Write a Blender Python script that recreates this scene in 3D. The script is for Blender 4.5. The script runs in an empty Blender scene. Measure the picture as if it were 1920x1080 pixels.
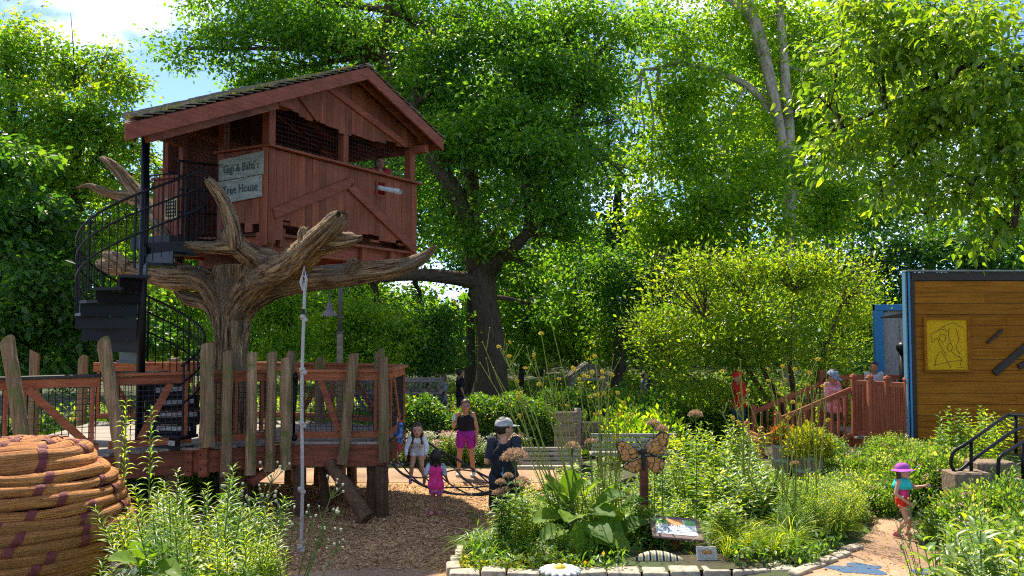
import bpy, math, random
import numpy as np
from mathutils import Vector, Matrix

random.seed(7)
RNG = np.random.default_rng(11)
SC = bpy.context.scene
COL = SC.collection
R = math.radians

# ------------------------------------------------------------------ camera
CAMZ, FPX, TILT = 3.1, 1600.0, math.atan(80 / 1600.0)
cam_data = bpy.data.cameras.new("camera")
cam_data.sensor_width = 36.0
cam_data.lens = 36.0 * FPX / 1920.0
cam_data.clip_end = 600.0
cam = bpy.data.objects.new("camera", cam_data)
cam.location = (0, 0, CAMZ)
cam.rotation_euler = (math.pi / 2 + TILT, 0, 0)
COL.objects.link(cam)
SC.camera = cam

# ------------------------------------------------------------------ sky and sun
SUN_DIR = Vector((-0.25, 0.64, 1.0)).normalized()        # towards the sun
SUN_EL = math.asin(SUN_DIR.z)
SUN_AZ = math.atan2(SUN_DIR.x, SUN_DIR.y)                  # clockwise from +Y
world = bpy.data.worlds.new("World")
SC.world = world
world.use_nodes = True
wn, wl = world.node_tree.nodes, world.node_tree.links
wn.clear()
sky = wn.new("ShaderNodeTexSky")
sky.sky_type = 'NISHITA'
sky.sun_disc = False
sky.sun_elevation = SUN_EL
sky.sun_rotation = SUN_AZ
sky.air_density = 0.5
sky.dust_density = 0.15
sky.ozone_density = 4.5
tcw = wn.new("ShaderNodeTexCoord")
mpw = wn.new("ShaderNodeMapping")
mpw.inputs['Scale'].default_value = (1.0, 1.0, 1.9)
mpw.inputs['Location'].default_value = (1.07, 0.52, 0.2)
nzw = wn.new("ShaderNodeTexNoise")
nzw.inputs['Scale'].default_value = 3.1
nzw.inputs['Detail'].default_value = 9.0
nzw.inputs['Roughness'].default_value = 0.56
crw = wn.new("ShaderNodeValToRGB")
crw.color_ramp.elements[0].position = 0.51
crw.color_ramp.elements[1].position = 0.68
mxw = wn.new("ShaderNodeMix")
mxw.data_type = 'RGBA'
mxw.inputs['B'].default_value = (8.0, 7.9, 7.8, 1)
bgw = wn.new("ShaderNodeBackground")
bgw.inputs['Strength'].default_value = 0.14
ow = wn.new("ShaderNodeOutputWorld")
wl.new(tcw.outputs['Generated'], mpw.inputs['Vector'])
wl.new(mpw.outputs['Vector'], nzw.inputs['Vector'])
wl.new(nzw.outputs['Fac'], crw.inputs['Fac'])
wl.new(crw.outputs['Color'], mxw.inputs['Factor'])
wl.new(sky.outputs['Color'], mxw.inputs['A'])
wl.new(mxw.outputs['Result'], bgw.inputs['Color'])
wl.new(bgw.outputs['Background'], ow.inputs['Surface'])

sun_data = bpy.data.lights.new("sun", 'SUN')
sun_data.energy = 4.2
sun_data.angle = R(0.55)
sun_data.color = (1.0, 0.91, 0.74)
sun = bpy.data.objects.new("sun", sun_data)
sun.rotation_euler = (-SUN_DIR).to_track_quat('-Z', 'Y').to_euler()
sun.location = (-20, 12, 40)
COL.objects.link(sun)

SC.view_settings.view_transform = 'Standard'
SC.view_settings.look = 'None'
SC.view_settings.exposure = 1.25
SC.view_settings.gamma = 1.0
SC.view_settings.use_curve_mapping = False
SC.render.engine = 'CYCLES'
SC.cycles.max_bounces = 8
SC.cycles.diffuse_bounces = 5
SC.cycles.glossy_bounces = 2
SC.cycles.transmission_bounces = 5
SC.cycles.transparent_max_bounces = 4
SC.cycles.caustics_reflective = False
SC.cycles.caustics_refractive = False
SC.cycles.sample_clamp_indirect = 4.0
SC.cycles.use_denoising = False
SC.cycles.filter_width = 1.15
SC.cycles.use_adaptive_sampling = True
SC.cycles.adaptive_threshold = 0.02

# ------------------------------------------------------------------ pixel helpers (photo pixels -> places)
def P(px, py, D):
    cx, cy = (px - 960) / FPX, (540 - py) / FPX
    d = (cx, math.cos(TILT) - math.sin(TILT) * cy, math.sin(TILT) + math.cos(TILT) * cy)
    s = D / d[1]
    return Vector((d[0] * s, D, CAMZ + d[2] * s))

def GP(px, py, z=0.0):
    cx, cy = (px - 960) / FPX, (540 - py) / FPX
    d = (cx, math.cos(TILT) - math.sin(TILT) * cy, math.sin(TILT) + math.cos(TILT) * cy)
    s = (z - CAMZ) / d[2]
    return Vector((d[0] * s, d[1] * s, z))

def ss(a, b, x):
    t = min(1.0, max(0.0, (x - a) / (b - a)))
    return t * t * (3 - 2 * t)

def gz(x, y):
    z = 0.35 * ss(1.2, 3.0, x) + 0.42 * ss(13.3, 16.0, y) * ss(3.4, 5.5, x) * (1 - ss(17, 24, y))
    z += 0.5 * ss(5.7, 6.9, x) * ss(9.3, 11.8, y) * (1 - ss(13.3, 16, y))
    z += 0.5 * ss(24, 60, y)
    return z

# ------------------------------------------------------------------ mesh collecting
class MB:
    def __init__(self):
        self.v, self.f, self.uv, self.mi = [], [], [], []

    def add(self, verts, faces, uvs=None, mi=0):
        n = len(self.v)
        self.v.extend([tuple(p) for p in verts])
        for k, fc in enumerate(faces):
            self.f.append(tuple(i + n for i in fc))
            self.uv.append(uvs[k] if uvs else None)
            self.mi.append(mi)
        return self

    def box(self, c, s, rot=None, mi=0):
        c = Vector(c)
        h = [x / 2 for x in s]
        vs = []
        for z in (-1, 1):
            for y in (-1, 1):
                for x in (-1, 1):
                    p = Vector((x * h[0], y * h[1], z * h[2]))
                    if rot is not None:
                        p = rot @ p
                    vs.append(c + p)
        return self.add(vs, [(0, 2, 3, 1), (4, 5, 7, 6), (0, 1, 5, 4), (2, 6, 7, 3), (0, 4, 6, 2), (1, 3, 7, 5)], mi=mi)

    def beam(self, a, b, w, h, up=(0, 0, 1), mi=0):
        """square bar from a to b; w across, h along up"""
        a, b = Vector(a), Vector(b)
        d = b - a
        L = d.length
        d.normalize()
        upv = Vector(up)
        side = d.cross(upv)
        if side.length < 1e-4:
            side = d.cross(Vector((1, 0, 0)))
        side.normalize()
        u2 = side.cross(d)
        rot = Matrix((side, d, u2)).transposed()
        return self.box((a + b) / 2, (w, L, h), rot, mi)

    def tube(self, pts, rad, seg=10, cap=True, jit=0.0, mi=0, tip=False, squash=None):
        pts = [Vector(p) for p in pts]
        n = len(pts)
        if not hasattr(rad, '__len__'):
            rad = [rad] * n
        vs, fs, uvs = [], [], []
        t0 = (pts[1] - pts[0]).normalized()
        ref = Vector((0, 0, 1)) if abs(t0.z) < 0.9 else Vector((1, 0, 0))
        s = t0.cross(ref).normalized()
        L = 0.0
        Ls = []
        for i in range(n):
            if i:
                L += (pts[i] - pts[i - 1]).length
            Ls.append(L)
            t = (pts[min(i + 1, n - 1)] - pts[max(i - 1, 0)])
            t.normalize()
            s = (s - t * s.dot(t))
            s = s.normalized() if s.length > 1e-5 else t.orthogonal().normalized()
            b = t.cross(s)
            for k in range(seg):
                a = 2 * math.pi * k / seg
                r = rad[i] * (1 + (random.uniform(-jit, jit) if jit else 0))
                vs.append(pts[i] + s * (math.cos(a) * r) + b * (math.sin(a) * r))
        rm = max(rad)
        for i in range(n - 1):
            for k in range(seg):
                k2 = (k + 1) % seg
                fs.append((i * seg + k, i * seg + k2, (i + 1) * seg + k2, (i + 1) * seg + k))
                u0, u1 = k / seg * 6.283 * rm, (k + 1) / seg * 6.283 * rm
                uvs.append(((u0, Ls[i]), (u1, Ls[i]), (u1, Ls[i + 1]), (u0, Ls[i + 1])))
        if cap:
            fs.append(tuple(range(seg - 1, -1, -1)))
            uvs.append(None)
            fs.append(tuple((n - 1) * seg + k for k in range(seg)))
            uvs.append(None)
        return self.add(vs, fs, uvs, mi)

    def ell(self, c, r, seg=12, rings=8, rot=None, mi=0):
        c = Vector(c)
        if not hasattr(r, '__len__'):
            r = (r, r, r)
        vs = [c + ((rot @ Vector((0, 0, -r[2]))) if rot else Vector((0, 0, -r[2])))]
        for i in range(1, rings):
            ph = -math.pi / 2 + math.pi * i / rings
            for k in range(seg):
                a = 2 * math.pi * k / seg
                p = Vector((r[0] * math.cos(ph) * math.cos(a), r[1] * math.cos(ph) * math.sin(a), r[2] * math.sin(ph)))
                vs.append(c + (rot @ p if rot else p))
        p = Vector((0, 0, r[2]))
        vs.append(c + (rot @ p if rot else p))
        fs = []
        for k in range(seg):
            fs.append((0, 1 + (k + 1) % seg, 1 + k))
        for i in range(rings - 2):
            for k in range(seg):
                a, b = 1 + i * seg + k, 1 + i * seg + (k + 1) % seg
                fs.append((a, b, b + seg, a + seg))
        last = 1 + (rings - 2) * seg
        for k in range(seg):
            fs.append((last + k, last + (k + 1) % seg, len(vs) - 1))
        return self.add(vs, fs, mi=mi)

    def capsule(self, a, b, ra, rb, seg=12):
        """closed tapered capsule"""
        a, b = Vector(a), Vector(b)
        d = b - a
        if d.length < 1e-5:
            return self.ell(a, max(ra, rb))
        d.normalize()
        pts, rad = [], []
        for k in range(0, 4):
            t = math.pi / 2 * k / 4
            pts.append(a - d * ra * math.cos(t))
            rad.append(max(1e-3, ra * math.sin(t)))
        pts.append(a); rad.append(ra)
        pts.append(b); rad.append(rb)
        for k in range(3, -1, -1):
            t = math.pi / 2 * k / 4
            pts.append(b + d * rb * math.cos(t))
            rad.append(max(1e-3, rb * math.sin(t)))
        return self.tube(pts, rad, seg)

    def lathe(self, prof, seg=20, c=(0, 0, 0), mi=0):
        c = Vector(c)
        n = len(prof)
        vs = []
        for r, z in prof:
            for k in range(seg):
                a = 2 * math.pi * k / seg
                vs.append(c + Vector((r * math.cos(a), r * math.sin(a), z)))
        fs = []
        for i in range(n - 1):
            for k in range(seg):
                k2 = (k + 1) % seg
                fs.append((i * seg + k, i * seg + k2, (i + 1) * seg + k2, (i + 1) * seg + k))
        fs.append(tuple(range(seg - 1, -1, -1)))
        fs.append(tuple((n - 1) * seg + k for k in range(seg)))
        return self.add(vs, fs, mi=mi)

    def prism(self, poly, off, mi=0):
        """poly: list of 3D points, extruded by vector off"""
        n = len(poly)
        off = Vector(off)
        vs = [Vector(p) for p in poly] + [Vector(p) + off for p in poly]
        fs = [tuple(range(n - 1, -1, -1)), tuple(range(n, 2 * n))]
        for k in range(n):
            fs.append((k, (k + 1) % n, n + (k + 1) % n, n + k))
        return self.add(vs, fs, mi=mi)

    def mesh(self, name, mats, smooth=False):
        me = bpy.data.meshes.new(name)
        me.from_pydata(self.v, [], self.f)
        if any(u for u in self.uv):
            lay = me.uv_layers.new(name="UVMap")
            flat = []
            for fc, u in zip(self.f, self.uv):
                if u:
                    for q in u:
                        flat.extend(q)
                else:
                    for vi in fc:
                        p = self.v[vi]
                        flat.extend((p[0] + p[1], p[2]))
            lay.data.foreach_set("uv", flat)
        mats = mats if isinstance(mats, (list, tuple)) else [mats]
        for m in mats:
            me.materials.append(m)
        if len(mats) > 1:
            me.polygons.foreach_set("material_index", self.mi)
        if smooth:
            me.polygons.foreach_set("use_smooth", [True] * len(self.f))
        me.update()
        return me

    def build(self, name, mats, parent=None, smooth=False, bevel=0.0):
        o = link(name, self.mesh(name, mats, smooth), parent)
        if bevel:
            b = o.modifiers.new("bevel", 'BEVEL')
            b.width = bevel
            b.segments = 1
            b.limit_method = 'ANGLE'
        return o

def link(name, data, parent=None):
    o = bpy.data.objects.new(name, data)
    COL.objects.link(o)
    if parent is not None:
        o.parent = parent
        o.matrix_parent_inverse = basis(parent).inverted()
        KIDS.setdefault(parent.name, []).append(o)
    return o

def basis(o):
    m = o.matrix_basis.copy()
    if o.parent is not None:
        m = basis(o.parent) @ o.matrix_parent_inverse @ m
    return m

KIDS = {}
def tag(o, label=None, cat=None, group=None, kind=None):
    if label:
        o["label"] = label
    if cat:
        o["category"] = cat
    if group:
        o["group"] = group
    if kind:
        o["kind"] = kind
    return o

def thing(name, label, cat, loc=(0, 0, 0), group=None, rz=0.0):
    o = bpy.data.objects.new(name, None)
    o.empty_display_size = 0.1
    COL.objects.link(o)
    o.location = loc
    o.rotation_euler = (0, 0, rz)
    return tag(o, label, cat, group)

def copy_tree(o, parent=None):
    c = o.copy()
    COL.objects.link(c)
    if parent is not None:
        c.parent = parent
    for ch in KIDS.get(o.name, []):
        copy_tree(ch, c)
    return c

# ------------------------------------------------------------------ materials
def new_mat(name):
    m = bpy.data.materials.new(name)
    m.use_nodes = True
    nt = m.node_tree
    nt.nodes.clear()
    out = nt.nodes.new("ShaderNodeOutputMaterial")
    return m, nt.nodes, nt.links, out

def simple(name, col, rough=0.6, metal=0.0, spec=0.4, var=0.0, nscale=20.0, bump=0.0):
    m, N, L, out = new_mat(name)
    b = N.new("ShaderNodeBsdfPrincipled")
    b.inputs['Base Color'].default_value = (*col, 1)
    b.inputs['Roughness'].default_value = rough
    b.inputs['Metallic'].default_value = metal
    b.inputs['Specular IOR Level'].default_value = spec
    if var or bump:
        tc = N.new("ShaderNodeTexCoord")
        nz = N.new("ShaderNodeTexNoise")
        nz.inputs['Scale'].default_value = nscale
        nz.inputs['Detail'].default_value = 5
        L.new(tc.outputs['Object'], nz.inputs['Vector'])
        if var:
            rp = N.new("ShaderNodeValToRGB")
            rp.color_ramp.elements[0].position = 0.3
            rp.color_ramp.elements[1].position = 0.7
            rp.color_ramp.elements[0].color = (*[c * (1 - var) for c in col], 1)
            rp.color_ramp.elements[1].color = (*[min(1, c * (1 + var)) for c in col], 1)
            L.new(nz.outputs['Fac'], rp.inputs['Fac'])
            L.new(rp.outputs['Color'], b.inputs['Base Color'])
        if bump:
            bp = N.new("ShaderNodeBump")
            bp.inputs['Strength'].default_value = bump
            bp.inputs['Distance'].default_value = 0.02
            L.new(nz.outputs['Fac'], bp.inputs['Height'])
            L.new(bp.outputs['Normal'], b.inputs['Normal'])
    L.new(b.outputs['BSDF'], out.inputs['Surface'])
    return m

def wood(name, c1, c2, stretch=(14, 14, 1.2), rough=0.7, bump=0.35, spec=0.25, var=0.25, moss=None, uv=False, scale=1.0, dirt=None, bdist=.02, ramp=(.32, .68)):
    """grained wood; stretch small along the grain. per-object brightness shift, optional moss colour by noise"""
    m, N, L, out = new_mat(name)
    b = N.new("ShaderNodeBsdfPrincipled")
    b.inputs['Roughness'].default_value = rough
    b.inputs['Specular IOR Level'].default_value = spec
    tc = N.new("ShaderNodeTexCoord")
    mp = N.new("ShaderNodeMapping")
    mp.inputs['Scale'].default_value = stretch
    L.new(tc.outputs['UV' if uv else 'Object'], mp.inputs['Vector'])
    oi = N.new("ShaderNodeObjectInfo")
    ad = N.new("ShaderNodeVectorMath")
    ad.operation = 'ADD'
    sc = N.new("ShaderNodeMath")
    sc.operation = 'MULTIPLY'
    sc.inputs[1].default_value = 37.0
    L.new(oi.outputs['Random'], sc.inputs[0])
    L.new(mp.outputs['Vector'], ad.inputs[0])
    L.new(sc.outputs[0], ad.inputs[1])
    nz = N.new("ShaderNodeTexNoise")
    nz.inputs['Scale'].default_value = scale
    nz.inputs['Detail'].default_value = 8
    nz.inputs['Roughness'].default_value = 0.62
    nz.inputs['Distortion'].default_value = 0.6
    L.new(ad.outputs[0], nz.inputs['Vector'])
    rp = N.new("ShaderNodeValToRGB")
    rp.color_ramp.elements[0].position = ramp[0]
    rp.color_ramp.elements[1].position = ramp[1]
    rp.color_ramp.elements[0].color = (*c1, 1)
    rp.color_ramp.elements[1].color = (*c2, 1)
    L.new(nz.outputs['Fac'], rp.inputs['Fac'])
    hs = N.new("ShaderNodeHueSaturation")
    mr = N.new("ShaderNodeMapRange")
    mr.inputs['To Min'].default_value = 1 - var
    mr.inputs['To Max'].default_value = 1 + var
    L.new(oi.outputs['Random'], mr.inputs['Value'])
    L.new(mr.outputs['Result'], hs.inputs['Value'])
    L.new(rp.outputs['Color'], hs.inputs['Color'])
    last = hs.outputs['Color']
    for colr, scl, lo, hi in ([(moss, 3.0, 0.52, 0.66)] if moss else []) + ([(dirt, 1.6, 0.5, 0.72)] if dirt else []):
        n2 = N.new("ShaderNodeTexNoise")
        n2.inputs['Scale'].default_value = scl
        n2.inputs['Detail'].default_value = 6
        L.new(tc.outputs['Object'], n2.inputs['Vector'])
        r2 = N.new("ShaderNodeValToRGB")
        r2.color_ramp.elements[0].position = lo
        r2.color_ramp.elements[1].position = hi
        L.new(n2.outputs['Fac'], r2.inputs['Fac'])
        mx = N.new("ShaderNodeMix")
        mx.data_type = 'RGBA'
        mx.inputs['B'].default_value = (*colr, 1)
        L.new(r2.outputs['Color'], mx.inputs['Factor'])
        L.new(last, mx.inputs['A'])
        last = mx.outputs['Result']
    L.new(last, b.inputs['Base Color'])
    bp = N.new("ShaderNodeBump")
    bp.inputs['Strength'].default_value = bump
    bp.inputs['Distance'].default_value = bdist
    L.new(nz.outputs['Fac'], bp.inputs['Height'])
    L.new(bp.outputs['Normal'], b.inputs['Normal'])
    L.new(b.outputs['BSDF'], out.inputs['Surface'])
    return m

def leaf_mat(name, cols, trans=0.42, tcol=(1.36, 1.12, 0.28), rough=0.42, spec=0.45, old=True):
    """foliage: colour by the per-leaf attribute rnd; light shines through"""
    m, N, L, out = new_mat(name)
    at = N.new("ShaderNodeAttribute")
    at.attribute_name = "rnd"
    rp = N.new("ShaderNodeValToRGB")
    el = rp.color_ramp.elements
    el[0].position, el[1].position = 0.0, 1.0
    el[0].color, el[1].color = (*cols[0], 1), (*cols[-1], 1)
    for i, c in enumerate(cols[1:-1]):
        e = el.new((i + 1) / (len(cols) - 1))
        e.color = (*c, 1)
    if old:
        e = el.new(.965); e.color = (*cols[-1], 1)
        el[-1].color = (.26, .16, .03, 1)
    L.new(at.outputs['Fac'], rp.inputs['Fac'])
    b = N.new("ShaderNodeBsdfPrincipled")
    b.inputs['Roughness'].default_value = rough
    b.inputs['Specular IOR Level'].default_value = spec
    L.new(rp.outputs['Color'], b.inputs['Base Color'])
    t = N.new("ShaderNodeBsdfTranslucent")
    mu = N.new("ShaderNodeMix")
    mu.data_type = 'RGBA'
    mu.blend_type = 'MULTIPLY'
    mu.inputs['Factor'].default_value = 1.0
    mu.inputs['B'].default_value = (*[c * 2.55 for c in tcol], 1)
    L.new(rp.outputs['Color'], mu.inputs['A'])
    L.new(mu.outputs['Result'], t.inputs['Color'])
    mx = N.new("ShaderNodeMixShader")
    mx.inputs['Fac'].default_value = trans
    L.new(b.outputs['BSDF'], mx.inputs[1])
    L.new(t.outputs['BSDF'], mx.inputs[2])
    L.new(mx.outputs['Shader'], out.inputs['Surface'])
    return m

# base colours are linear
M = {}
M['red_v'] = wood('red_stain_vertical', (0.125, 0.031, 0.013), (0.245, 0.070, 0.029), (16, 16, 1.1), var=0.3, bump=0.35, dirt=(0.22, 0.07, 0.036))
M['red_h'] = wood('red_stain_level', (0.15, 0.038, 0.019), (0.28, 0.080, 0.041), (2.0, 2.0, 22), var=0.18, bump=0.3)
M['rail'] = wood('rail_stain', (0.18, 0.050, 0.021), (0.40, 0.135, 0.056), (2.2, 2.2, 20), var=0.22, bump=0.3)
M['rail_v'] = wood('rail_stain_upright', (0.18, 0.050, 0.021), (0.40, 0.135, 0.056), (18, 18, 2.0), var=0.22, bump=0.3)
M['beam'] = wood('beam_stain', (0.11, 0.032, 0.015), (0.26, 0.082, 0.040), (1.6, 1.6, 14), var=0.15, bump=0.35, dirt=(0.05, 0.016, 0.009))
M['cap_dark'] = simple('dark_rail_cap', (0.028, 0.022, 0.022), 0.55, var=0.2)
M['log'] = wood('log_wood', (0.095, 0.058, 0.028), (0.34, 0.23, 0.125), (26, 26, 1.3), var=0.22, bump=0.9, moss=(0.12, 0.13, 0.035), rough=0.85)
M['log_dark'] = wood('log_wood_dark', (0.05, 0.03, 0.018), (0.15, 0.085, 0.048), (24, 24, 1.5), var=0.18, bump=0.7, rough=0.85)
M['log_end'] = simple('sealed_log_end', (0.09, 0.085, 0.095), 0.35, var=0.3)
M['deck'] = wood('deck_board', (0.19, 0.155, 0.12), (0.34, 0.29, 0.235), (3, 16, 3), var=0.15, bump=0.3)
M['bark_fake'] = wood('sculpted_bark', (0.050, 0.026, 0.011), (0.48, 0.315, 0.16), (13, 1.0, 1), uv=True, bump=1.0, var=0.0, rough=0.85, dirt=(0.20, 0.155, 0.105), scale=2.0, bdist=.09, ramp=(.40, .63))
M['bark_oak'] = wood('oak_bark', (0.030, 0.021, 0.014), (0.125, 0.088, 0.058), (16, 2.2, 1), uv=True, bump=1.0, var=0.0, rough=0.9)
M['bark_syc'] = wood('pale_bark', (0.17, 0.13, 0.085), (0.48, 0.42, 0.32), (5, 1.6, 1), uv=True, bump=0.4, var=0.0, rough=0.8)
M['bark_dark'] = wood('dark_bark', (0.022, 0.015, 0.010), (0.075, 0.052, 0.034), (12, 1.5, 1), uv=True, bump=0.8, var=0.1, rough=0.9)
M['bark_red'] = wood('reddish_bark', (0.05, 0.026, 0.017), (0.15, 0.082, 0.052), (10, 1.5, 1), uv=True, bump=0.6, var=0.1, rough=0.9)
M['steel'] = simple('black_painted_steel', (0.004, 0.004, 0.006), 0.4, 0.0, 0.22)
M['wire'] = simple('black_wire', (0.010, 0.010, 0.012), 0.5)
M['shingle'] = wood('cedar_shingle', (0.10, 0.085, 0.065), (0.25, 0.21, 0.16), (6, 6, 6), var=0.3, moss=(0.10, 0.11, 0.03), rough=0.9)
M['grey_wood'] = wood('weathered_grey_wood', (0.15, 0.165, 0.145), (0.33, 0.35, 0.31), (3, 3, 20), var=0.1, bump=0.4)
M['bench_wood'] = wood('bench_wood', (0.26, 0.23, 0.19), (0.52, 0.48, 0.41), (2.5, 12, 14), var=0.15, bump=0.3)
M['timber_grey'] = wood('timber_grey', (0.10, 0.078, 0.058), (0.27, 0.225, 0.175), (2.5, 2.5, 18), var=0.2, bump=0.4)
M['pvc'] = simple('white_pipe', (0.55, 0.58, 0.60), 0.35, var=0.1, nscale=30)
M['black'] = simple('matt_black', (0.012, 0.012, 0.013), 0.8)
M['rope'] = simple('pale_rope', (0.40, 0.38, 0.35), 0.9, var=0.35, nscale=60, bump=0.6)
M['net_rope'] = simple('dark_net_rope', (0.055, 0.045, 0.042), 0.8, var=0.3, nscale=60)
M['clamp'] = simple('net_clamp', (0.42, 0.42, 0.44), 0.35, 0.8)
M['orange_plank'] = wood('orange_stain', (0.21, 0.070, 0.006), (0.38, 0.145, 0.014), (1.4, 1.4, 26), var=0.12, bump=0.3, rough=0.7, spec=.08)
M['dark_trim'] = simple('dark_trim', (0.030, 0.016, 0.009), 0.6, var=0.2)
M['blue_trim'] = simple('blue_paint', (0.035, 0.21, 0.42), 0.45, var=0.08)
M['blue_pale'] = simple('pale_blue_paint', (0.13, 0.27, 0.40), 0.45, var=0.08)
M['grey_panel'] = wood('grey_wall_panel', (0.24, 0.25, 0.23), (0.36, 0.37, 0.34), (30, 30, 3), var=0.06, bump=0.2)
M['gold'] = simple('golden_relief', (0.60, 0.34, 0.010), 0.7, spec=.08, var=0.25, nscale=30, bump=0.5)
M['gold_line'] = simple('relief_line', (0.13, 0.06, 0.008), 0.7)
M['gold_edge'] = simple('relief_edge', (0.36, 0.30, 0.10), 0.5)
M['fence'] = wood('fence_stain', (0.22, 0.055, 0.023), (0.42, 0.128, 0.060), (14, 14, 1.5), var=0.15, bump=0.25)
M['fence_h'] = wood('fence_stain_level', (0.22, 0.055, 0.023), (0.42, 0.128, 0.060), (2, 2, 18), var=0.15, bump=0.25)
M['straw'] = wood('straw_coil', (0.24, 0.070, 0.016), (0.86, 0.36, 0.095), (75, 2.6, 1), uv=True, bump=1.0, bdist=.05, var=0.2, rough=0.7, dirt=(0.38, 0.16, 0.05))
M['plum'] = simple('plum_binding', (0.15, 0.026, 0.024), 0.75, var=0.35, nscale=40, bump=0.5)
M['stone'] = simple('curb_stone', (0.40, 0.335, 0.255), 0.9, var=0.4, nscale=14, bump=0.7)
M['concrete'] = simple('pebbled_concrete', (0.22, 0.155, 0.105), 0.9, var=0.45, nscale=28, bump=0.5)
M['white_stone'] = simple('white_glazed_petal', (0.78, 0.77, 0.74), 0.4, var=0.08)
M['yellow'] = simple('yellow_paint', (0.60, 0.42, 0.02), 0.6, var=0.2, nscale=60)
M['lamp_metal'] = simple('grey_lamp_metal', (0.16, 0.15, 0.14), 0.5, 0.3, var=0.15)
M['lamp_dark'] = simple('dark_pole_metal', (0.10, 0.092, 0.085), 0.55, 0.2)
M['lamp_glass'] = simple('lamp_glass', (0.6, 0.58, 0.5), 0.3)
M['barrel'] = wood('barrel_stave', (0.20, 0.14, 0.095), (0.44, 0.34, 0.25), (26, 26, 1.8), var=0.2, bump=0.6)
M['hoop'] = simple('barrel_hoop', (0.40, 0.42, 0.45), 0.45, 0.5, var=0.2)
M['blue_floor'] = simple('blue_path_inlay', (0.045, 0.10, 0.19), 0.85, var=0.25, nscale=60)
M['sign_frame'] = simple('plum_brown_frame', (0.17, 0.11, 0.10), 0.6, var=0.2)

# ================================================================== THE SETTING
def ground_mat():
    m, N, L, out = new_mat('ground_soil_and_lawn')
    b = N.new("ShaderNodeBsdfPrincipled")
    b.inputs['Roughness'].default_value = 0.95
    tc = N.new("ShaderNodeTexCoord")
    n1 = N.new("ShaderNodeTexNoise"); n1.inputs['Scale'].default_value = 0.7; n1.inputs['Detail'].default_value = 6
    n2 = N.new("ShaderNodeTexNoise"); n2.inputs['Scale'].default_value = 24; n2.inputs['Detail'].default_value = 6
    L.new(tc.outputs['Object'], n1.inputs['Vector']); L.new(tc.outputs['Object'], n2.inputs['Vector'])
    r1 = N.new("ShaderNodeValToRGB")
    r1.color_ramp.elements[0].position = 0.35; r1.color_ramp.elements[1].position = 0.65
    r1.color_ramp.elements[0].color = (0.055, 0.038, 0.022, 1); r1.color_ramp.elements[1].color = (0.05, 0.085, 0.018, 1)
    r2 = N.new("ShaderNodeValToRGB")
    r2.color_ramp.elements[0].color = (0.45, 0.45, 0.45, 1); r2.color_ramp.elements[1].color = (1.5, 1.5, 1.5, 1)
    mx = N.new("ShaderNodeMix"); mx.data_type = 'RGBA'; mx.blend_type = 'MULTIPLY'; mx.inputs['Factor'].default_value = 1
    L.new(n1.outputs['Fac'], r1.inputs['Fac']); L.new(n2.outputs['Fac'], r2.inputs['Fac'])
    L.new(r1.outputs['Color'], mx.inputs['A']); L.new(r2.outputs['Color'], mx.inputs['B'])
    L.new(mx.outputs['Result'], b.inputs['Base Color'])
    bp = N.new("ShaderNodeBump"); bp.inputs['Strength'].default_value = 0.8; bp.inputs['Distance'].default_value = 0.05
    L.new(n2.outputs['Fac'], bp.inputs['Height']); L.new(bp.outputs['Normal'], b.inputs['Normal'])
    L.new(b.outputs['BSDF'], out.inputs['Surface'])
    return m

def speckle(name, c1, c2, c3, scale, bump, big=0.8):
    m, N, L, out = new_mat(name)
    b = N.new("ShaderNodeBsdfPrincipled")
    b.inputs['Roughness'].default_value = 0.92
    b.inputs['Specular IOR Level'].default_value = 0.2
    tc = N.new("ShaderNodeTexCoord")
    vo = N.new("ShaderNodeTexVoronoi"); vo.inputs['Scale'].default_value = scale
    nz = N.new("ShaderNodeTexNoise"); nz.inputs['Scale'].default_value = scale * 0.6; nz.inputs['Detail'].default_value = 6
    nb = N.new("ShaderNodeTexNoise"); nb.inputs['Scale'].default_value = big; nb.inputs['Detail'].default_value = 6
    for n in (vo, nz, nb):
        L.new(tc.outputs['Object'], n.inputs['Vector'])
    sp = N.new("ShaderNodeSeparateColor")
    L.new(vo.outputs['Color'], sp.inputs['Color'])
    r = N.new("ShaderNodeValToRGB")
    r.color_ramp.elements[0].color = (*c1, 1); r.color_ramp.elements[1].color = (*c3, 1)
    e = r.color_ramp.elements.new(0.5); e.color = (*c2, 1)
    L.new(sp.outputs['Red'], r.inputs['Fac'])
    rb = N.new("ShaderNodeValToRGB")
    rb.color_ramp.elements[0].position = 0.3; rb.color_ramp.elements[1].position = 0.7
    rb.color_ramp.elements[0].color = (0.55, 0.54, 0.53, 1); rb.color_ramp.elements[1].color = (1.2, 1.18, 1.14, 1)
    L.new(nb.outputs['Fac'], rb.inputs['Fac'])
    mx = N.new("ShaderNodeMix"); mx.data_type = 'RGBA'; mx.blend_type = 'MULTIPLY'; mx.inputs['Factor'].default_value = 1
    L.new(r.outputs['Color'], mx.inputs['A']); L.new(rb.outputs['Color'], mx.inputs['B'])
    L.new(mx.outputs['Result'], b.inputs['Base Color'])
    bp = N.new("ShaderNodeBump"); bp.inputs['Strength'].default_value = bump; bp.inputs['Distance'].default_value = 0.03
    L.new(nz.outputs['Fac'], bp.inputs['Height']); L.new(bp.outputs['Normal'], b.inputs['Normal'])
    L.new(b.outputs['BSDF'], out.inputs['Surface'])
    return m

M['ground'] = ground_mat()
M['mulch'] = speckle('wood_chip_mulch', (0.25, 0.115, 0.045), (0.47, 0.275, 0.125), (0.66, 0.45, 0.24), 26, 0.9)
M['path'] = speckle('tan_rubber_path', (0.30, 0.185, 0.115), (0.39, 0.25, 0.16), (0.49, 0.33, 0.22), 90, 0.3)
M['chip'] = leaf_mat('wood_chip', [(0.15, 0.075, 0.035), (0.42, 0.26, 0.13), (0.68, 0.49, 0.29)], 0.0, rough=0.85, spec=0.2, old=False)

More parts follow.
